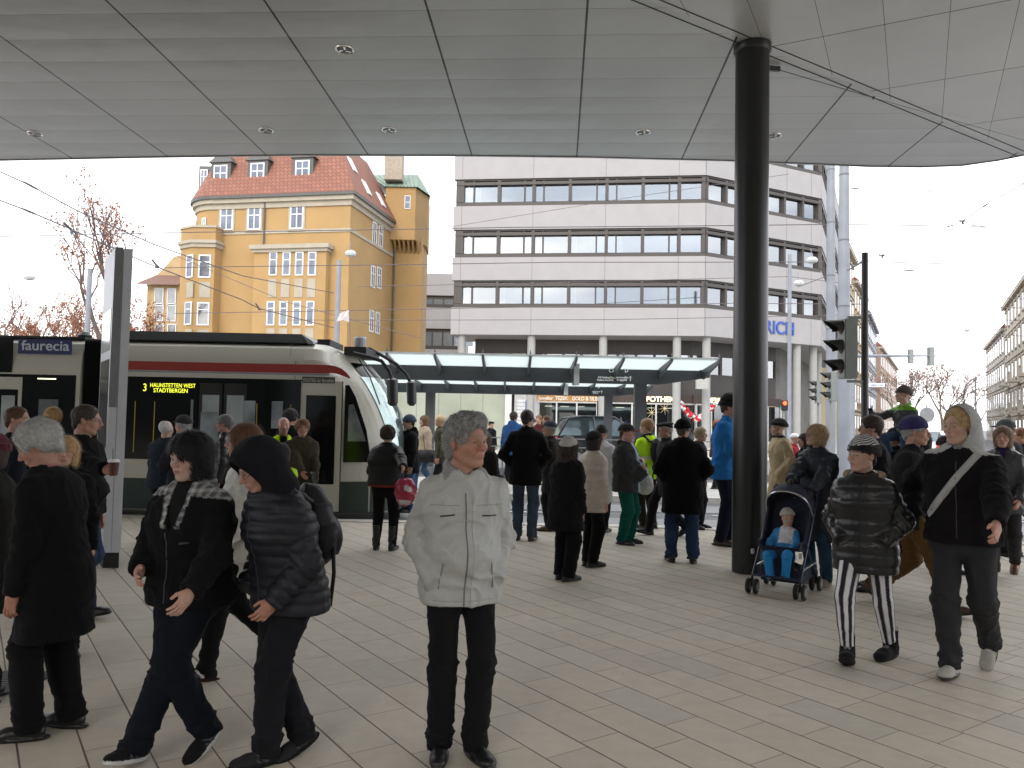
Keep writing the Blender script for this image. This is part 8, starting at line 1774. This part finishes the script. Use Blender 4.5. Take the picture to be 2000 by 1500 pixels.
hd = MB(); rows = []
for i in range(9):
    t = i / 8; a1 = R(52 + 98 * t); row = []
    for j in range(15):
        b1_ = math.pi * j / 14; rad = .36 * math.sin(b1_)**.55; row.append(C0h + ax_ * (math.cos(b1_) * half * .98) + (fw * math.cos(a1) + U * math.sin(a1)) * rad)
    rows.append(row)
for i in range(8):
    for j in range(14): hd.add([rows[i][j], rows[i][j + 1], rows[i + 1][j + 1], rows[i + 1][j]], [(0, 1, 2, 3)])
hd.build('hood', NAVYF, pu, smooth=True); MB().tube(rows[0], .009, 6).build('hood_piping', SILV, pu, smooth=True); MB().tube(rows[4], .006, 6).build('hood_hoop', NAVYF, pu, smooth=True)
# baby
bl = ctr + fw * .05 + U * .35; by = math.degrees(math.atan2(fw.x, -fw.y))
def bib(V, C, xx, yy, zz, J, arms, bf):
    m = (yy > .0) & (zz > -.36) & (zz < .03) & (np.abs(xx + .04) < .15 + .02 * np.sin(zz * 9)); C[m] = (.62, .62, .64); return C
J = person('sleeping baby in bright blue suit, white bib and knit hat, dummy in mouth', (1540, None, 8.0), 1000, by, at=tuple(bl), sc=.50, cat='baby', kid=1, hs=1.42, fat=.008, skin=(.52, .33, .26), pz=.08, lean=-26, head=(0, 4, 10), legs=[(-.16, .40, -.36, 10, -10), (.13, .42, -.42, 14, 20)], knee=[(-.3, 1, .6), (.3, 1, .6)], arms=((A3((-.20, .22, .20)), 'relaxed', (-.8, -.4, -.3)), (A3((.27, .20, .16)), 'relaxed', (.8, -.4, -.3))),
           jk=dict(c=(.03, .22, .52), t=.040, hem=-.02, skirt=0, fold=.014, fin='nylon', hood='down', fn=bib, cuff=.03), tr=dict(c=(.03, .25, .58), t=.03), sh=dict(c=(.02, .02, .03)), hat=dict(kind='beanie', c=(.55, .50, .46), fn=None), hair=None, glove=(.05, .04, .05))
hc, hs, HR = J.hc, J.hs, J.HR; q = hc + HR @ (A3((0, .102, -.060)) * hs); blob('dummy', J, lambda P_: smin(ell(P_, q, (.030, .012, .022)), ell(P_, q + HR @ A3((0, .014, 0)), (.012, .010, .012)), .006), q - .05, q + .05, .004, (.22, .55, .45), 'nylon')
# paper cup
w = P(222, 915, 6.25); cp_ = empty('paper_cup', w, 'brown paper coffee cup with white lid and stirrer, held by bearded man', 'cup'); MB().lathe([(.030, -.055), (.041, .050)], tuple(w), 20).build('cup_sleeve', mat('cup_brown', (.10, .035, .025), .6), cp_, smooth=True); MB().lathe([(.044, .050), (.044, .060), (.038, .062), (.037, .070)], tuple(w), 20).build('lid', WHT, cp_, smooth=True); MB().tube([w + Vector((-.008, 0, .06)), w + Vector((-.012, 0, .155))], .0025, 6).build('stirrer', RUB, cp_)
# rucksack of the hooded boy
def rucksack(J, label, c, colr, sz=1.0, fin='nylon'):
    e = empty('rucksack', J.loc, label, 'rucksack', rz=J.root.rotation_euler.z, s=J.scl); B_ = J.ch - J.fw * (.23 * sz + .01) - J.sp * .06
    sp_, fw_, ax__ = J.sp, J.fw, J.ax
    def loc(P_, o): x, y, z = P_; d = (x - o[0], y - o[1], z - o[2]); return (d[0] * ax__[0] + d[1] * ax__[1] + d[2] * ax__[2], d[0] * fw_[0] + d[1] * fw_[1] + d[2] * fw_[2], d[0] * sp_[0] + d[1] * sp_[1] + d[2] * sp_[2])
    def f(P_):
        q = loc(P_, B_); d = ell(q, (0, .02, 0), (.150 * sz, .11 * sz, .25 * sz)); d = smin(d, ell(q, (0, -.06 * sz, -.08), (.115 * sz, .07 * sz, .13 * sz)), .02)
        for s_ in (-1, 1):
            for (a1, b1) in (((.10, .08, .17), (.125, .20, .27)), ((.125, .20, .27), (.135, .35, .16)), ((.135, .35, .16), (.15, .36, -.02)), ((.15, .36, -.02), (.17, .18, -.17))): d = np.minimum(d, cap(q, (a1[0] * s_, a1[1], a1[2]), (b1[0] * s_, b1[1], b1[2]), .016, .016, (1, 0, 0), 1.7))
        return d
    add_mesh_part('pack', f, B_ - .46, B_ + .46, .011, e, FIN[fin], A3(colr), lambda V, g: (crease(V, 9, 9, 9, 5) - .3) * .012)
    st = B_ - J.sp * .12 + J.ax * -.13; _np_any('strap_end', *(lambda m: (m.v, m.f))(MB().tube([st, st - A3((0, .01, .16)), st - A3((.0, -.01, .34))], .012, 5)), colr, FIN[fin], e); return e
rucksack(BOY, 'black rucksack on the back of the hooded boy', 0, (.010, .010, .013)); rucksack(VEST, 'black rucksack worn over the yellow safety vest', 0, (.012, .013, .018), .85)
# bags
def bag(name, label, c, size, colr, fin='nylon', strap=None, cat='bag'):
    e = empty(name, c, label, cat); c = A3(c)
    def f(P_): d = ell(P_, c, size); return smax(d, (P_[2] - c[2]) - size[2] * .75, .02)
    V, Fq = surfnet(f, c - A3(size) - .04, c + A3(size) + .04, .014); V = V + grad(f, V)[0] * ((crease(V, 14, 14, 9, 2) - .3) * .02)[:, None]
    o = np_mesh('bag_body', V, Fq, (colr(V) if callable(colr) else np.tile(A3(colr), (len(V), 1))), FIN[fin]); keep(o, e)
    if strap: m = MB().tube(strap, .008, 6).build('strap', RUB, e, smooth=True)
    return e
c = P(792, 958, 9.75); bag('carrier_bag', 'red and white carrier bag hanging from the hand of the woman with red belt', tuple(c), (.13, .10, .19), lambda V: np.where((vnoise(V[:, 0] * 12, V[:, 1] * 12, V[:, 2] * 12) > .55)[:, None], A3((.55, .53, .54)), A3((.35, .02, .06))), 'gloss', [c + Vector((-.06, 0, .12)), c + Vector((-.02, 0, .24)), c + Vector((.05, 0, .14))])
c = P(606, 935, 10.05); bag('handbag', 'small black handbag held before the olive coat', tuple(c), (.07, .05, .10), BLK, 'leather', [c + Vector((-.03, 0, .08)), c + Vector((-.03, .05, .45))]); c = P(838, 890, 18.6); bag('shoulder_bag', 'large black bag carried by the girl in the pale coat', tuple(c), (.42, .14, .17), (.02, .02, .022), 'nylon', [c + Vector((-.1, 0, .14)), c + Vector((-.15, 0, .5))])
c = P(975, 945, 10.4); bag('shopping_bag', 'dark bag at the side of the long-haired woman behind the grey-haired man', tuple(c), (.10, .09, .16), BLK, 'leather', [c + Vector((0, 0, .12)), c + Vector((-.08, 0, .45))]); c = P(1260, 945, 11.6); bag('carrier_bag', 'white carrier bag hanging below the yellow safety vest', tuple(c), (.12, .10, .16), (.5, .5, .48), 'nylon', [c + Vector((0, 0, .12)), c + Vector((.02, 0, .3))])
